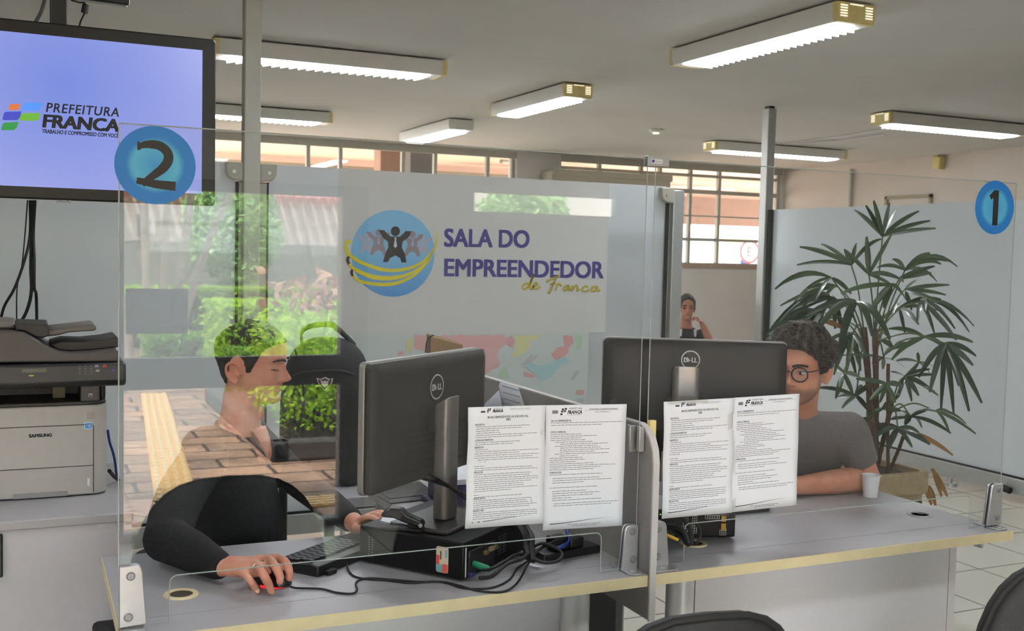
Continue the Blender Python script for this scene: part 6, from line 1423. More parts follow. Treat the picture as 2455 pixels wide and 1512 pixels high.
# ---------------------------------------------------------------- first man: black sweater, profile to the right, hand on the mouse
def man_one():
    e0 = pD(589, 893, 3.0)+Vector((.012, .05, 0))
    yaw = math.radians(-32); Wm = hm(e0, yaw, math.radians(5), 0, .985); fwd = Vector((math.cos(yaw), math.sin(yaw), 0)); lf = Vector((-fwd.y, fwd.x, 0))
    seat = Vector((e0.x-.10, e0.y+.06, 0))
    T = thing('person', 'man in a black sweater in profile behind the left screen, right hand on the mouse', 'person', (seat.x, seat.y, 0))
    sk = skinmat('skin_light', (206, 152, 126), (198, 128, 104))
    b = head_mb(Wm, .98, lid=1.25, nose=1.18, lips=1.25); ear_mb(b, Wm, -1); ear_mb(b, Wm, 1)
    nb = e0+fwd*-.035+Vector((0, 0, -.185))           # neck base
    nk = lambda a, z: e0+fwd*a+Vector((0, 0, z))
    b.loft([ell(nk(a, z), fwd*rx, lf*ry, 28) for a, z, rx, ry in ((.004, -.03, .058, .052), (-.008, -.07, .057, .053), (-.014, -.11, .055, .054), (-.020, -.15, .058, .060), (-.028, -.185, .064, .072))])
    b.tube(smoothpath([nk(.032, -.10), nk(.038, -.118), nk(.034, -.135)], 3), .014, 10)
    # body under the sweater
    rs = nb+lf*-.165+fwd*-.02+Vector((0, 0, -.045)); ls = nb+lf*.165+fwd*-.02+Vector((0, 0, -.045))
    torso = [(0, -.03, .075, .10), (-.045, -.03, .095, .165), (-.12, -.03, .115, .175), (-.24, -.01, .135, .165), (-.38, -.01, .14, .16), (-.50, -.03, .14, .16)]
    b.loft([ell(nb+Vector((0, 0, z))+fwd*a, fwd*rx*.86, lf*ry*.88) for z, a, rx, ry in torso])
    # V of bare chest at the neckline
    b.loft([[nk(fx, z)+lf*w, nk(fx+.012, z), nk(fx, z)-lf*w, nk(fx-.05, z)] for fx, z, w in ((.040, -.165, .052), (.058, -.198, .038), (.066, -.232, .020), (.062, -.262, .003))])
    el = pD(398, 1316, 2.56); el.z = .815; wr = pz(530, 1357, .797)
    limb(b, [rs, rs.lerp(el, .5), el], [.045, .042, .036]); limb(b, [el, el.lerp(wr, .5), wr], [.036, .033, .024])
    # right hand over the mouse
    q = lambda x, y, z: pz(x, y, ZD+z)
    K = {'index': q(664, 1338, .056), 'middle': q(640, 1340, .060), 'ring': q(611, 1355, .055), 'little': q(585, 1374, .044)}
    b.loft([ell(c, ax, up, 18) for c, ax, up in (
        (wr, Vector((.004, .027, 0)), Vector((0, 0, .019))), (q(555, 1357, .046), Vector((.000, .034, .004)), Vector((0, 0, .020))),
        (q(590, 1358, .048), Vector((-.012, .040, .006)), Vector((0, 0, .018))), (q(622, 1358, .048), Vector((-.022, .034, .006)), Vector((.004, 0, .014))))])
    tips = {'index': [q(684, 1347, .062), q(693, 1368, .046), q(694, 1384, .032)], 'middle': [q(655, 1350, .066), q(670, 1378, .046), q(671, 1392, .036)],
            'ring': [q(630, 1375, .052), q(645, 1402, .024), q(650, 1416, .010)], 'little': [q(600, 1392, .036), q(611, 1408, .016), q(616, 1416, .009)]}
    for k in K: finger(b, [wr.lerp(K[k], .62), K[k]]+tips[k], (.0118, .0088) if k != 'little' else (.0105, .0078))
    for k in K: b.ball(K[k], .0115)
    finger(b, [q(585, 1345, .038), q(620, 1345, .030), q(655, 1352, .024), q(678, 1362, .018)], (.013, .0085))
    # left arm and hand resting beyond the flat computer
    lh = pD(905, 1228, 2.74); le = nb+lf*.20+fwd*.10+Vector((0, 0, -.22)); le.z = max(.83, le.z)
    lw = pD(858, 1248, 2.80); lw.z = .80
    limb(b, [ls, ls.lerp(le, .5), le], [.045, .042, .036]); limb(b, [le, le.lerp(lw, .5), lw], [.036, .033, .025])
    curled_hand(b, lw, (lh-lw), (0, -.25, 1), (.2, -1, 0), .92, .5)
    body = remesh(b, 'body', sk, T, .0031, 3)
    tint(body, Wm, [((.125, 0, -.0315), (.03, .022, .0042), (176, 96, 84), .6), ((.125, 0, -.044), (.03, .019, .0048), (180, 100, 88), .6), ((.11, -.033, .0175), (.03, .013, .0022), (60, 36, 28), .8), ((.11, .033, .0175), (.03, .013, .0022), (60, 36, 28), .8),
                    ((.06, 0, -.055), (.07, .075, .034), (168, 122, 104), .30), ((.06, 0, .12), (.09, .09, .05), (120, 86, 70), .35), ((.12, 0, -.006), (.03, .02, .016), (206, 128, 108), .4), ((-.02, -.075, 0), (.03, .02, .04), (200, 116, 100), .45)])
    line = [(0, .086), (.45, .084), (.85, .074), (1.08, .060), (1.25, .022), (1.38, -.004), (1.52, -.006), (1.62, .030), (1.75, .045), (1.95, .030), (2.15, -.02), (2.5, -.050), (3.2, -.058)]
    th = lambda p, z: (.005+.007*max(0, min(1, (z-.02)/.08)))*(.45+.55*min(1, p/1.0))-.002
    hairshell(Wm, line, th, (.0012, 60, .0006, 150), narrow=.98).build('hair', M['hairdk'], T, world=True, smooth=70)
    e = MB()
    for s in (-1, 1):
        e.tube(smoothpath([Wm @ Vector((x, s*y, z)) for x, y, z in ((.1185, .010, .0425), (.117, .024, .0480), (.108, .038, .0470), (.094, .050, .0420))], 5), [.0024]*4+[.0036]*8+[.0018]*4, 7)
    e.build('eyebrow', M['brow'], T, world=True)
    e = MB()
    for s in (-1, 1): e.tube(smoothpath([Wm @ Vector((x, s*y, z)) for x, y, z in ((.1010, .021, .0185), (.1055, .030, .0165), (.1015, .040, .0168), (.092, .047, .020))], 4), .0011, 6)
    e.build('eyelashes', M['brow'], T, world=True)
    # sweater
    sw = MB(); knit = mat('black_knit', (9, 9, 10), .85, noise=.2, nscale=90, bump=.3, bscale=300)
    sw.loft([ell(nb+Vector((0, 0, z))+fwd*a, fwd*rx, lf*ry, 30, .8) for z, a, rx, ry in [(.010, -.045, .080, .095), (-.010, -.042, .092, .135)]+[(z-.012, a, rx*1.06, ry*1.06) for z, a, rx, ry in torso[1:]]])
    limb(sw, [nb+lf*-.06+Vector((0, 0, -.02))+fwd*-.04, rs+Vector((0, 0, .004))], [.05, .066]); limb(sw, [nb+lf*.06+Vector((0, 0, -.02))+fwd*-.04, ls+Vector((0, 0, .004))], [.05, .066])
    cf = el.lerp(wr, .93)
    el2 = el+Vector((0, 0, .004)); limb(sw, [rs, rs.lerp(el2, .5)+fwd*-.015, el2], [.066, .064, .055]); limb(sw, [el2, el.lerp(wr, .5)+Vector((0, 0, .004)), cf], [.055, .048, .035])
    lc = le.lerp(lw, .9); limb(sw, [ls, ls.lerp(le, .5), le], [.066, .06, .052]); limb(sw, [le, le.lerp(lw, .5), lc], [.052, .046, .034])
    remesh(sw, 'sweater', knit, T, .0065, 5)
    MB().tube(smoothpath([nk(-.085, -.150), nk(-.05, -.162)-lf*.066, nk(.0, -.178)-lf*.070, nk(.048, -.212)-lf*.040, nk(.070, -.262), nk(.048, -.212)+lf*.040, nk(.0, -.178)+lf*.070, nk(-.05, -.162)+lf*.066], 6, True), .0055, 8, True).build('collar', knit, T, world=True)
    # ring and nails
    r0 = q(616, 1361, .0535); d = (tips['ring'][0]-K['ring']).normalized(); u = d.orthogonal().normalized(); v = d.cross(u)
    MB().tube([r0+u*.0108*math.cos(t)+v*.0108*math.sin(t) for t in [2*PI*i/28 for i in range(28)]], .0014, 8, True).build('finger_ring', M['steel'], T, world=True)
    nl = mat('nail', (224, 178, 160), .3)
    for k in tips:
        p, t = tips[k][1], tips[k][2]; d = (t-p).normalized(); up = Vector((-.25, -.55, .8)); up = (up-d*up.dot(d)).normalized(); sdv = d.cross(up)
        MB().ball(t-d*.001+up*.0056, (.0048, .0062, .0018), M3(sdv, d, up)).build('fingernail', nl, T, world=True)
    hip = Vector((nb.x, nb.y, .545))+fwd*-.13
    legs(T, hip, Vector((fwd.x*.4+.1, -1, 0)), M['denim'], M['shoe'])
    office_chair('black office chair under the man in black', (hip.x, hip.y), Vector((fwd.x*.4+.1, -1, 0)), .452)
man_one()
# ---------------------------------------------------------------- second man: grey T-shirt, glasses, leaning on the right desk
def man_two():
    e0 = pD(1924, 894, 3.38)
    yaw = math.radians(-149); Wm = hm(e0, yaw, math.radians(6), math.radians(0), 1.0); fwd = Vector((math.cos(yaw), math.sin(yaw), 0)); lf = Vector((-fwd.y, fwd.x, 0))
    T = thing('person', 'man with glasses and a grey T-shirt leaning on the right desk behind the monitor', 'person', (e0.x+.12, e0.y+.12, 0))
    sk = skinmat('skin_tan', (202, 146, 118), (190, 120, 96))
    b = head_mb(Wm, 1.0, jaw=1.06, lid=.55, chin=.002); ear_mb(b, Wm, -1); ear_mb(b, Wm, 1)
    nb = e0+Vector((.085, .125, -.168)); n0 = e0+Vector((.0, .0, -.03))
    bf = Vector((-.42, -.9, 0)).normalized(); bl = Vector((-bf.y, bf.x, 0))     # chest direction
    b.loft([ell(n0.lerp(nb, t), fwd*rx, lf*ry, 28) for t, rx, ry in ((0, .058, .055), (.3, .060, .056), (.6, .060, .059), (.9, .064, .066), (1.1, .08, .085))])
    rs = nb+bl*-.185+Vector((0, 0, -.05)); ls = nb+bl*.175+Vector((0, 0, -.045))
    torso = [(-.02, -.0, .085, .12), (-.055, -.035, .105, .18), (-.13, -.115, .120, .19), (-.24, -.235, .125, .175), (-.36, -.32, .12, .165), (-.46, -.37, .125, .175)]
    b.loft([ell(nb+Vector((0, 0, z))+bf*a, bf*rx*.86, bl*ry*.88) for z, a, rx, ry in torso])
    el = pz(2090, 1154, .80)+Vector((.03, .05, 0)); wr = pz(1905, 1172, .790)+Vector((0, .035, 0))
    s_ = ls
    limb(b, [ls, ls.lerp(el, .55)+Vector((.012, .012, 0)), el], [.052, .046, .040]); limb(b, [el, el.lerp(wr, .45), wr], [.042, .041, .027])
    curled_hand(b, wr, (wr-el), (0, -.2, 1), (0, -1, 0), 1.0, .35)
    er = rs+Vector((-.05, -.05, -.24)); er.z = .81; er.y = max(er.y, 2.62); w2 = er+Vector((-.2, -.03, 0)); w2.z = .79
    limb(b, [rs, rs.lerp(er, .5), er], [.052, .046, .040]); limb(b, [er, er.lerp(w2, .5), w2], [.042, .038, .027]); curled_hand(b, w2, (w2-er), (0, 0, 1), (1, 0, 0), 1.0, .35)
    body = remesh(b, 'body', sk, T, .0034, 3)
    tint(body, Wm, [((.06, 0, -.062), (.085, .085, .036), (96, 72, 60), .7), ((.10, 0, -.036), (.05, .034, .020), (104, 76, 62), .45), ((.125, 0, -.0315), (.03, .020, .0040), (166, 92, 80), .6), ((.125, 0, -.044), (.03, .018, .0046), (170, 96, 82), .6), ((-.0, 0, .10), (.11, .09, .06), (96, 70, 58), .4), ((.02, .07, -.02), (.02, .03, .03), (120, 88, 72), .45)])
    hm2 = mat('curly_brown_hair', (46, 35, 29), .65, noise=.45, nscale=60, bump=.7, bscale=150)
    line = [(0, .090), (.5, .086), (.9, .066), (1.2, .040), (1.38, .006), (1.52, -.004), (1.66, .030), (1.95, .030), (2.2, -.02), (2.6, -.046), (3.2, -.05)]
    th = lambda p, z: .010+.016*max(0, min(1, (z-.02)/.07))*(1.0 if p < 2 else .8)
    h = hairshell(Wm, line, th, (.011, 48, .005, 120), seed=3, nz=100, na=160)
    hair = h.build('hair', hm2, T, world=True, smooth=80)
    cl = MB(); rg = random.Random(9)
    for i in range(520):
        p = rg.uniform(-PI, PI); z = rg.uniform(.04, .155); f = max(.10, 1-((z-.05)/.110)**2 if z > .05 else 1)**.5
        lim = float(np.interp(abs(p), [a for a, _ in line], [q for _, q in line]))
        if z < lim+.02: continue
        R0 = Vector((.012+(.122 if math.cos(p) > 0 else .112)*math.cos(p)*f, .096*math.sin(p)*f, z))
        a0 = rg.uniform(0, 6); rr_ = rg.uniform(.008, .019); n = Vector((math.cos(p)*f, math.sin(p)*f, .5)).normalized(); t1 = n.orthogonal().normalized(); t2 = n.cross(t1)
        cl.tube([Wm @ (R0+t1*rr_*math.cos(a0+t)+t2*rr_*math.sin(a0+t)+n*(.003*t+.001)) for t in [k*.7 for k in range(6)]], [.0046, .0044, .004, .0034, .0026, .001], 5)
    cl.build('curls', hm2, hair, world=True, smooth=60)
    e = MB()
    for s in (-1, 1): e.tube(smoothpath([Wm @ Vector((x, s*y, z)) for x, y, z in ((.118, .010, .043), (.117, .024, .048), (.108, .038, .047), (.094, .050, .042))], 5), .0034, 7)
    e.build('eyebrow', M['brow'], T, world=True)
    for s in (-1, 1):
        o = MB().ball(Wm @ Vector((.0900, s*.033, .0205)), (.0122, .0125, .0062), Wm.to_3x3()).build('eye', mat('eye_white', (206, 198, 190), .25), T, world=True)
        MB().ball(Wm @ Vector((.0990, s*.033-.004, .0194)), (.0042, .0058, .0052), Wm.to_3x3()).build('iris', mat('iris_dark', (44, 28, 20), .2), o, world=True)
    e = MB()
    for s in (-1, 1): e.tube(smoothpath([Wm @ Vector((x, s*y, z)) for x, y, z in ((.1000, .021, .0245), (.1050, .031, .0278), (.1010, .042, .0262), (.092, .048, .0225))], 4), .0013, 6)
    e.build('eyelashes', M['brow'], T, world=True)
    # glasses: two rims, bridge, temples, lenses
    G = thing('glasses', 'round dark-rimmed glasses worn by the man in grey', 'glasses', Wm @ Vector((.125, 0, .024)))
    gm = mat('spectacle_black', (24, 24, 27), .3)
    for s in (-1, 1):
        c = Vector((.1235, s*.034, .021)); ring = [c+Vector((-.004*abs(math.cos(t))*(math.cos(t)*s > 0), (.0245)*math.cos(t), .0225*math.sin(t))) for t in [2*PI*i/32 for i in range(32)]]
        MB().tube([Wm @ v for v in ring], .0024, 8, True).build('rim', gm, G, world=True)
        MB().poly([Wm @ v for v in ring]).build('lens', M['pane'], G, world=True)
        MB().tube(smoothpath([Wm @ Vector(v) for v in ((.120, s*.058, .030), (.105, s*.069, .030), (.05, s*.0745, .026), (.005, s*.076, .022), (-.014, s*.074, .006))], 4), .0019, 7).build('temple', gm, G, world=True)
    MB().tube(smoothpath([Wm @ Vector(v) for v in ((.124, -.0105, .026), (.128, 0, .029), (.124, .0105, .026))], 4), .0016, 7).build('bridge', gm, G, world=True)
    # T-shirt
    sh = MB(); kn = mat('grey_jersey', (104, 100, 98), .9, noise=.12, nscale=140, bump=.15, bscale=260)
    sh.loft([ell(nb+Vector((0, 0, z))+bf*a, bf*rx, bl*ry, 30, .82) for z, a, rx, ry in [(.022, .002, .072, .078), (.004, 0, .085, .115), (-.018, -.004, .10, .155)]+[(z-.012, a, rx*1.07, ry*1.07) for z, a, rx, ry in torso[1:]]])
    for s, S_, E_ in ((-1, rs, er), (1, ls, el)):
        limb(sh, [nb+bl*s*.07+Vector((0, 0, -.022)), S_+Vector((0, 0, .004))], [.050, .069]); c_ = S_.lerp(E_, .70)+(Vector((.012, .012, 0)) if s == 1 else Vector((0, 0, 0)))
        P = [S_, S_.lerp(E_, .4)+(Vector((.01, .01, 0)) if s == 1 else Vector((0, 0, 0))), c_]; sh.tube(smoothpath(P, 5), [.070, .069, .068, .066, .064, .062, .060, .059, .058, .057, .057], 18)
    remesh(sh, 'tshirt', kn, T, .0065, 5)
    MB().tube([nb+bf*(.002+.078*math.cos(t))+bl*.082*math.sin(t)+Vector((0, 0, .016-.012*math.cos(t))) for t in [2*PI*i/40 for i in range(40)]], .006, 8, True).build('collar', kn, T, world=True)
    hip = Vector((nb.x, nb.y, .545))+bf*-.39
    legs(T, hip, Vector((-.6, -.55, 0)), M['denim'], M['shoe'], .40); office_chair('black office chair under the man in grey', (hip.x, hip.y), bf, .452)
man_two()
# ---------------------------------------------------------------- girl in the far room
def girl():
    e0 = pD(1646, 742, 9.5); dr = (Vector((0, 0, CH))-e0); yaw = math.atan2(dr.y, dr.x)+.12; Wm = hm(e0, yaw, .03, 0, .96); fwd = Vector((math.cos(yaw), math.sin(yaw), 0)); lf = Vector((-fwd.y, fwd.x, 0))
    T = thing('person', 'girl with dark tied-back hair in a black printed top, seated in the far room', 'person', (e0.x, e0.y, 0))
    sk = skinmat('skin_warm', (176, 122, 98), (160, 100, 78))
    b = head_mb(Wm, .95); ear_mb(b, Wm, 1); ear_mb(b, Wm, -1)
    nb = e0+Vector((0, 0, -.17))+fwd*-.02; b.loft([ell(e0+fwd*a+Vector((0, 0, z)), fwd*r, lf*r, 20) for a, z, r in ((0, -.05, .05), (-.01, -.10, .05), (-.02, -.17, .06))])
    torso = [(-.0, -.02, .07, .09), (-.05, -.02, .09, .15), (-.13, -.02, .10, .155), (-.25, -.03, .10, .135), (-.42, -.04, .11, .15)]
    b.loft([ell(nb+Vector((0, 0, z))+fwd*a, fwd*rx*.85, lf*ry*.85) for z, a, rx, ry in torso])
    ls = nb+lf*.15+Vector((0, 0, -.055)); rs = nb-lf*.15+Vector((0, 0, -.055))
    el = pD(1703, 822, 9.40); hd = pD(1676, 766, 9.42); wr = pD(1684, 776, 9.42)
    limb(b, [ls, ls.lerp(el, .5), el], [.042, .04, .036]); limb(b, [el, el.lerp(wr, .5), wr], [.037, .034, .026]); curled_hand(b, wr, (hd-wr)+Vector((-.01, 0, .01)), lf*1+Vector((0, 0, .6)), fwd, .8, .9)
    er = rs+Vector((0, 0, -.22))+fwd*.05; rw = er+fwd*.2; limb(b, [rs, er, rw], [.042, .038, .026]); curled_hand(b, rw, fwd, (0, 0, 1), lf, .85, .4)
    body = remesh(b, 'body', sk, T, .0055, 2)
    tint(body, Wm, [((.125, 0, -.0315), (.03, .022, .006), (140, 70, 64), .7), ((.125, 0, -.044), (.03, .020, .006), (140, 72, 66), .7)])
    line = [(0, .096), (.5, .086), (.85, .056), (1.1, .015), (1.4, -.02), (1.6, .01), (2.1, -.03), (3.2, -.06)]
    hairshell(Wm, line, .010, (.001, 60, .001, 150), narrow=.96).ball(Wm @ Vector((-.10, 0, .05)), .045).build('hair', M['hairdk'], T, world=True)
    e = MB()
    for s in (-1, 1): e.tube([Wm @ Vector(v) for v in ((.119, s*.012, .044), (.116, s*.03, .049), (.10, s*.046, .043))], .004, 6)
    e.build('eyebrow', M['brow'], T, world=True)
    for s in (-1, 1): MB().ball(Wm @ Vector((.0955, s*.033, .022)), (.010, .0135, .007), Wm.to_3x3()).build('eye', mat('eye_dark', (38, 26, 22), .3), T, world=True)
    sh = MB(); kn = mat('black_jersey', (20, 20, 24), .8, noise=.15, nscale=60)
    sh.loft([ell(nb+Vector((0, 0, z))+fwd*a, fwd*rx*1.05, lf*ry*1.06, 26) for z, a, rx, ry in [(.01, -.02, .06, .07)]+torso[1:]])
    for S_, E_ in ((ls, el), (rs, er)): limb(sh, [S_, S_.lerp(E_, .45)], [.058, .050])
    tp = remesh(sh, 'top', kn, T, .008, 4)
    f = lambda a, z: nb+lf*a+fwd*(.085+.02*(-z*4)-a*a*2.0)+Vector((0, 0, z))
    for k, (a, z) in enumerate(((.075, -.035), (-.055, -.035))): MB().loft([[f(a+d, zz)+fwd*o_ for d, zz in ((-.014, z+.035), (.014, z+.035), (.010, z-.03), (-.006, z-.03))] for o_ in (.0, .008)]).build('collar_patch', mat('white_patch', (206, 206, 210), .7), T, world=True)
    g = MB()
    for i in range(7):
        a = -.09+.03*i; g.tube([f(a, -.155-.02*abs(a)*4), f(a+.008, -.215)], .0045 if i % 2 else .008, 6)
    g.tube(smoothpath([f(-.11, -.16), f(-.05, -.135), f(.05, -.135), f(.12, -.165)], 5), .005, 6); g.build('front_print', mat('grey_shirt_print', (128, 130, 138), .7), tp, world=True)
    MB().loft([ell(ls.lerp(el, .3)+fwd*o_, lf*.03, Vector((0, 0, .04)), 16) for o_ in (.045, .056)]).build('sleeve_badge', mat('blue_badge', (74, 92, 122), .7), tp, world=True)
    hip = Vector((nb.x, nb.y, .53)); legs(T, hip, fwd, M['denim'], M['shoe']); office_chair('dark chair under the girl in the far room', (hip.x, hip.y), fwd, .435)
girl()
p = pD(1816, 815, 8.6)
T = thing('chair_back', 'dark chair back just showing above the right monitor, by the slim post', 'chair', (p.x, p.y, 0))
MB().loft([[(p.x+.12*s*math.cos(t), p.y+o_, p.z-.20+.20*s*math.sin(t)) for t in [PI*k/14 for k in range(15)]] for o_, s in ((-.02, .95), (0, 1), (.03, .95))]).build('backrest', M['chb'], T, world=True)
MB().cyl((p.x, p.y+.02, 0), (p.x, p.y+.02, p.z-.18), .03, 12).build('column', M['dark'], T, world=True)
# ================================================================ palm in its square planter
DP = 4.75
pc_ = pD(2098, 1118, DP); zp = pc_.z
T = thing('square_planter', 'square sand-coloured planter on the floor behind the right desk, holding the palm', 'planter', (pc_.x, pc_.y, 0))
hw_ = abs((pD(2212, 1130, DP-.1)-pD(2098, 1118, DP-.1)).length)*.80; stn = mat('sand_planter', (150, 134, 104), .85, noise=.14, nscale=25, bump=.3, bscale=120)
R45 = Matrix.Rotation(.0, 3, 'Z')
def sq(s, z, r=.03): return [Vector((pc_.x, pc_.y, z))+R45 @ Vector((a, b, 0)) for a, b in rrect(2*s, 2*s, r, 4)]
MB().loft([sq(hw_*.86, .0), sq(hw_*.90, zp-.10)]).build('body', stn, T, world=True)
MB().loft([sq(hw_*.90, zp-.105), sq(hw_*.98, zp-.095), sq(hw_, zp-.08), sq(hw_, zp-.015), sq(hw_*.985, zp), sq(hw_*.84, zp), sq(hw_*.82, zp-.03)]).build('rim', stn, T, world=True)
MB().loft([sq(hw_*.83, zp-.06), sq(hw_*.83, zp-.025)]).build('soil', M['soil'], T, world=True)
MB().loft([sq(hw_*.905, zp-.22), sq(hw_*.91, zp-.13)]).build('dark_band', mat('planter_band', (74, 62, 48), .9, noise=.2, nscale=30), T, world=True)
T = thing('rhapis_palm', 'lady palm with dark green fan leaves growing in the sand-coloured planter', 'palm', (pc_.x, pc_.y, zp-.025))
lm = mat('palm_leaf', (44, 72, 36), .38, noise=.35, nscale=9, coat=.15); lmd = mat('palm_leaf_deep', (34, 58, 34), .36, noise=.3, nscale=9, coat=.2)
bark = mat('palm_cane_fibre', (78, 58, 42), .9, noise=.4, nscale=50, bump=.6, bscale=140); pet = mat('palm_petiole', (70, 84, 44), .5)
rg = random.Random(21)
def Q(x, y, d=0): return pD(1635+x/2.994, 504+y/2.994, DP+d)
canes = []
for (x0, y0, x1_, y1_, r) in ((1290, 1880, 1305, 840, .022), (1385, 1880, 1385, 850, .020), (1500, 1800, 1505, 1390, .016), (1470, 1800, 1480, 1100, .012), (1590, 1780, 1610, 1560, .012)):
    a = Q(x0, y0); a = Vector((pc_.x+(a.x-pc_.x)*.8, pc_.y+rg.uniform(-.08, .08), zp-.04)); b = Q(x1_, y1_, rg.uniform(-.05, .05)); m_ = a.lerp(b, .5)+Vector((rg.uniform(-.01, .01), 0, 0))
    P = smoothpath([a, m_, b], 9); MB().tube(P, [r*.66*(1+.10*math.sin(i*2.4)) for i in range(len(P))], 9).build('cane', bark, T, world=True); canes.append((a, b))
def blade(mb, h, tip, w, sag, nrm):
    n = 7; L = (tip-h).length; L_, C_, R_ = [], [], []
    for i in range(n+1):
        t = i/n; p = h.lerp(tip, t)+Vector((0, 0, sag*L*4*t*(1-t)))
        d = (h.lerp(tip, min(1, t+.05))-h.lerp(tip, max(0, t-.05))); s = d.cross(nrm).normalized()
        ww = w*.47*(.35+1.3*math.sin(PI*(min(1, t*.9+.08)))**.8)*.5 if t < .93 else w*.14
        L_.append(p+s*ww+nrm*ww*.25); C_.append(p-nrm*ww*.1); R_.append(p-s*ww+nrm*ww*.25)
    mb.grid([L_, C_, R_])
def fan(hub, tips, dd=0, w=.030, sag=.06, cane=1, deep=0):
    h = Q(*hub, dd); nrm = (Vector((0, 0, CH))-h).normalized()+Vector((rg.uniform(-.5, .5), rg.uniform(-.3, .3), rg.uniform(.1, .8))); nrm.normalize()
    mb = MB()
    for t in tips:
        d = dd+rg.uniform(-.22, .18); tp = Q(*t, d); blade(mb, h, tp, w*rg.uniform(.8, 1.15), sag*rg.uniform(.4, 1.4), (nrm+Vector((rg.uniform(-.3, .3), rg.uniform(-.3, .3), 0))).normalized())
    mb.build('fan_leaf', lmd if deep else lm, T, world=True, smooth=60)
    a, b = canes[cane]; o = a.lerp(b, rg.uniform(.75, 1.0)); m_ = o.lerp(h, .5)+Vector((0, 0, .04))
    MB().tube(smoothpath([o, m_, h], 5), .0035, 6).build('leaf_stalk', pet, T, world=True)
fan((1440, 185), [(1235, -5), (1320, -35), (1375, -70), (1490, -55), (1535, -10), (1700, 5), (1782, 75), (1822, 130)], 0, .026, .03)
fan((1215, 390), [(845, 262), (1000, 240), (825, 392), (1165, 278), (1255, 235), (1432, 205)], .05, .026, .06, 0)
fan((1342, 460), [(1168, 280), (1325, 188), (1505, 172), (1510, 535)], -.05, .030, .02)
fan((1600, 430), [(1978, 405), (1780, 305), (1830, 512), (1510, 350), (1860, 385), (1900, 365), (1400, 410)], .1, .028, .14, 1)
fan((1560, 490), [(1815, 400), (1790, 450), (1700, 470), (1590, 515), (1340, 455)], -.1, .030, .06, 1)
fan((1075, 485), [(668, 565), (800, 668), (960, 640), (1215, 600), (740, 520)], .0, .030, .16, 0)
fan((1500, 535), [(1140, 597), (1350, 730), (1610, 645), (1450, 700)], -.15, .036, .10, 1)
fan((1600, 572), [(1920, 535), (1895, 607), (1720, 485), (1650, 717), (1512, 738), (1840, 660)], .1, .030, .04, 1)
fan((1115, 545), [(705, 685), (900, 560), (850, 600), (760, 650), (1030, 620)], .2, .028, .10, 0)
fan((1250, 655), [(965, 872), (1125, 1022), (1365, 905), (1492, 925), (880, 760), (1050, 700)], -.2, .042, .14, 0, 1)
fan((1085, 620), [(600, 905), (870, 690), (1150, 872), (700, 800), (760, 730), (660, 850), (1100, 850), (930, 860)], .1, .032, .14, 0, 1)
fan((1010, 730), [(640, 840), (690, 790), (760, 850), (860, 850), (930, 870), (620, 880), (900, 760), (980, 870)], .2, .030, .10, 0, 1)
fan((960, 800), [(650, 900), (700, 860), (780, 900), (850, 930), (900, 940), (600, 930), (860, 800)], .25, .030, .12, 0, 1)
fan((1180, 960), [(1040, 1100), (1090, 1180), (1250, 1180), (1000, 1020), (1340, 1100)], .2, .030, .08, 0)
fan((1560, 700), [(1780, 640), (1840, 720), (1700, 820), (1600, 880), (1420, 800), (1860, 640)], .15, .028, .08, 1)
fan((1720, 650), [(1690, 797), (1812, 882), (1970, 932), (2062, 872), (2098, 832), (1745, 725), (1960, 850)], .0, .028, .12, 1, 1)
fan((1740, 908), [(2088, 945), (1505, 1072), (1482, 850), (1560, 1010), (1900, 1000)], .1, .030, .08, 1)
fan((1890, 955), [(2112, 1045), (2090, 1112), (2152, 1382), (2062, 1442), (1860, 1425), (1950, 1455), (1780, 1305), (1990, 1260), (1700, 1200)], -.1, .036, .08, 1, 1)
fan((1225, 880), [(1060, 1112), (1180, 1162), (1282, 1152), (1030, 950), (1100, 1010), (1330, 1060)], .05, .030, .04, 0)
fan((1520, 990), [(1420, 930), (1600, 930), (1640, 960), (1450, 1040)], .1, .034, .08, 1)
fan((1450, 1060), [(1130, 1045), (1180, 1100), (1260, 1040), (1440, 1140), (1600, 1130), (1360, 1100)], 0, .024, .05, 1)
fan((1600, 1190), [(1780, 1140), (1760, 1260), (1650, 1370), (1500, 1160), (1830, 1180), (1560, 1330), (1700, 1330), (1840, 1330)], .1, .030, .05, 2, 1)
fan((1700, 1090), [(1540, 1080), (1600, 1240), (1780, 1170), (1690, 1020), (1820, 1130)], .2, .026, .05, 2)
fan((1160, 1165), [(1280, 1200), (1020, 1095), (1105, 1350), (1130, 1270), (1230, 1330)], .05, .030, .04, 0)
fan((1250, 1330), [(945, 1275), (1120, 1340), (1180, 1390), (1390, 1230), (1340, 1440), (1150, 1420), (1290, 1250)], .1, .034, .05, 0, 1)
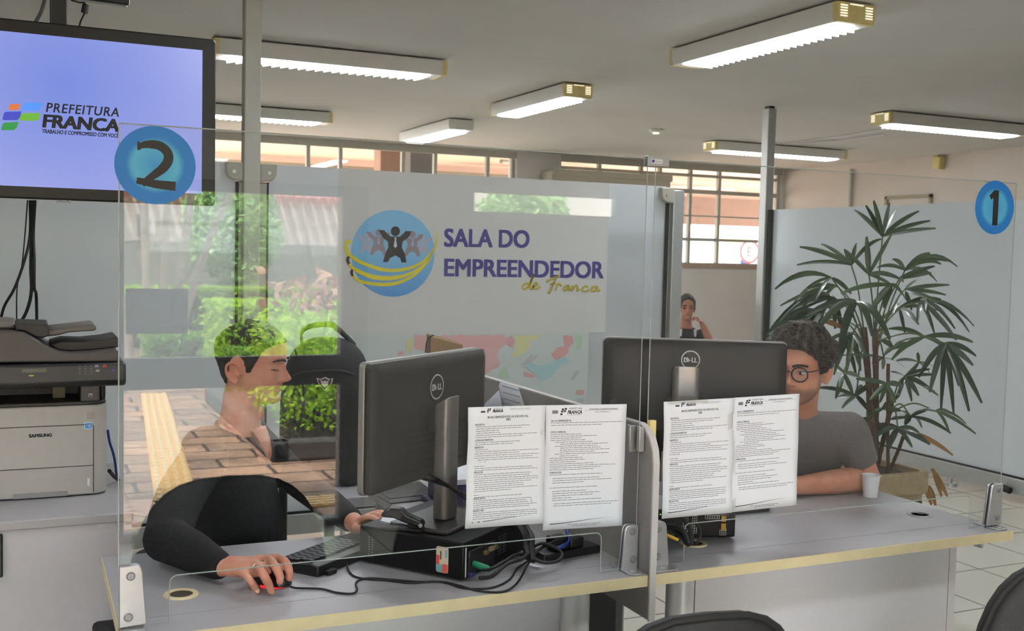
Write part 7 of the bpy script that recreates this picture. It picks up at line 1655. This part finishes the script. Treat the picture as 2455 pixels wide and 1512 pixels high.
fan((1470, 1245), [(1350, 1360), (1420, 1380), (1530, 1380), (1250, 1210), (1590, 1260), (1480, 1340)], -.1, .032, .03, 2)
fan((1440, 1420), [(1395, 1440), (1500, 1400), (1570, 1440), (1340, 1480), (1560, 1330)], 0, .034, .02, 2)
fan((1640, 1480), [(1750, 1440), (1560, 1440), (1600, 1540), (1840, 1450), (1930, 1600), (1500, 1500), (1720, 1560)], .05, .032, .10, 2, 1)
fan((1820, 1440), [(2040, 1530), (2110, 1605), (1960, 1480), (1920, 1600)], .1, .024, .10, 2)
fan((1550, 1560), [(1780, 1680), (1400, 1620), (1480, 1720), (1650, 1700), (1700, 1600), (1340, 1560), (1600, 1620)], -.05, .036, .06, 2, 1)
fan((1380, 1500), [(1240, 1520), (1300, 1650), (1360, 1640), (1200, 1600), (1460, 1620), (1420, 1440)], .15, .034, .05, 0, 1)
fan((1330, 1640), [(1260, 1700), (1390, 1740), (1440, 1690), (1280, 1600), (1350, 1780)], .1, .030, .04, 0)
d = MB()
for hub, tip in (((1740, 1555), (1900, 1545)), ((1760, 1370+504), (1790, 1120)), ): pass
dry = mat('dry_leaf', (132, 96, 52), .8, noise=.3)
for a_, b_ in (((1790, 1348+504), (1905, 1550+504)), ((1800, 1350+504), (1862, 1550+504)), ((1720, 1425+504), (1790, 1610+504)), ((1770, 1470+504), (1820, 1615+504))):
    d = MB(); blade(d, Q(a_[0], a_[1], .0), Q(b_[0], b_[1], -.03), .030, .04, Vector((-.5, -.8, .2))); d.build('dry_leaf', dry, T, world=True)
for a_, b_, n_ in (((1640, 1590), (1945, 1758), Vector((-.4, -.6, .6))), ((1000, 790), (1160, 850), Vector((-.4, -.8, .3)))):
    d = MB(); blade(d, Q(*a_, 0), Q(*b_, 0), .034, .05, n_); d.build('dry_leaf', dry, T, world=True)
tag(MB().cyl(pX(2402, 1168, XS-.06), pX(2422, 1176, XS-.06), .022, 14).build('black_stopper', M['black']), 'black round stopper on the foot rail of the side partition', 'stopper')
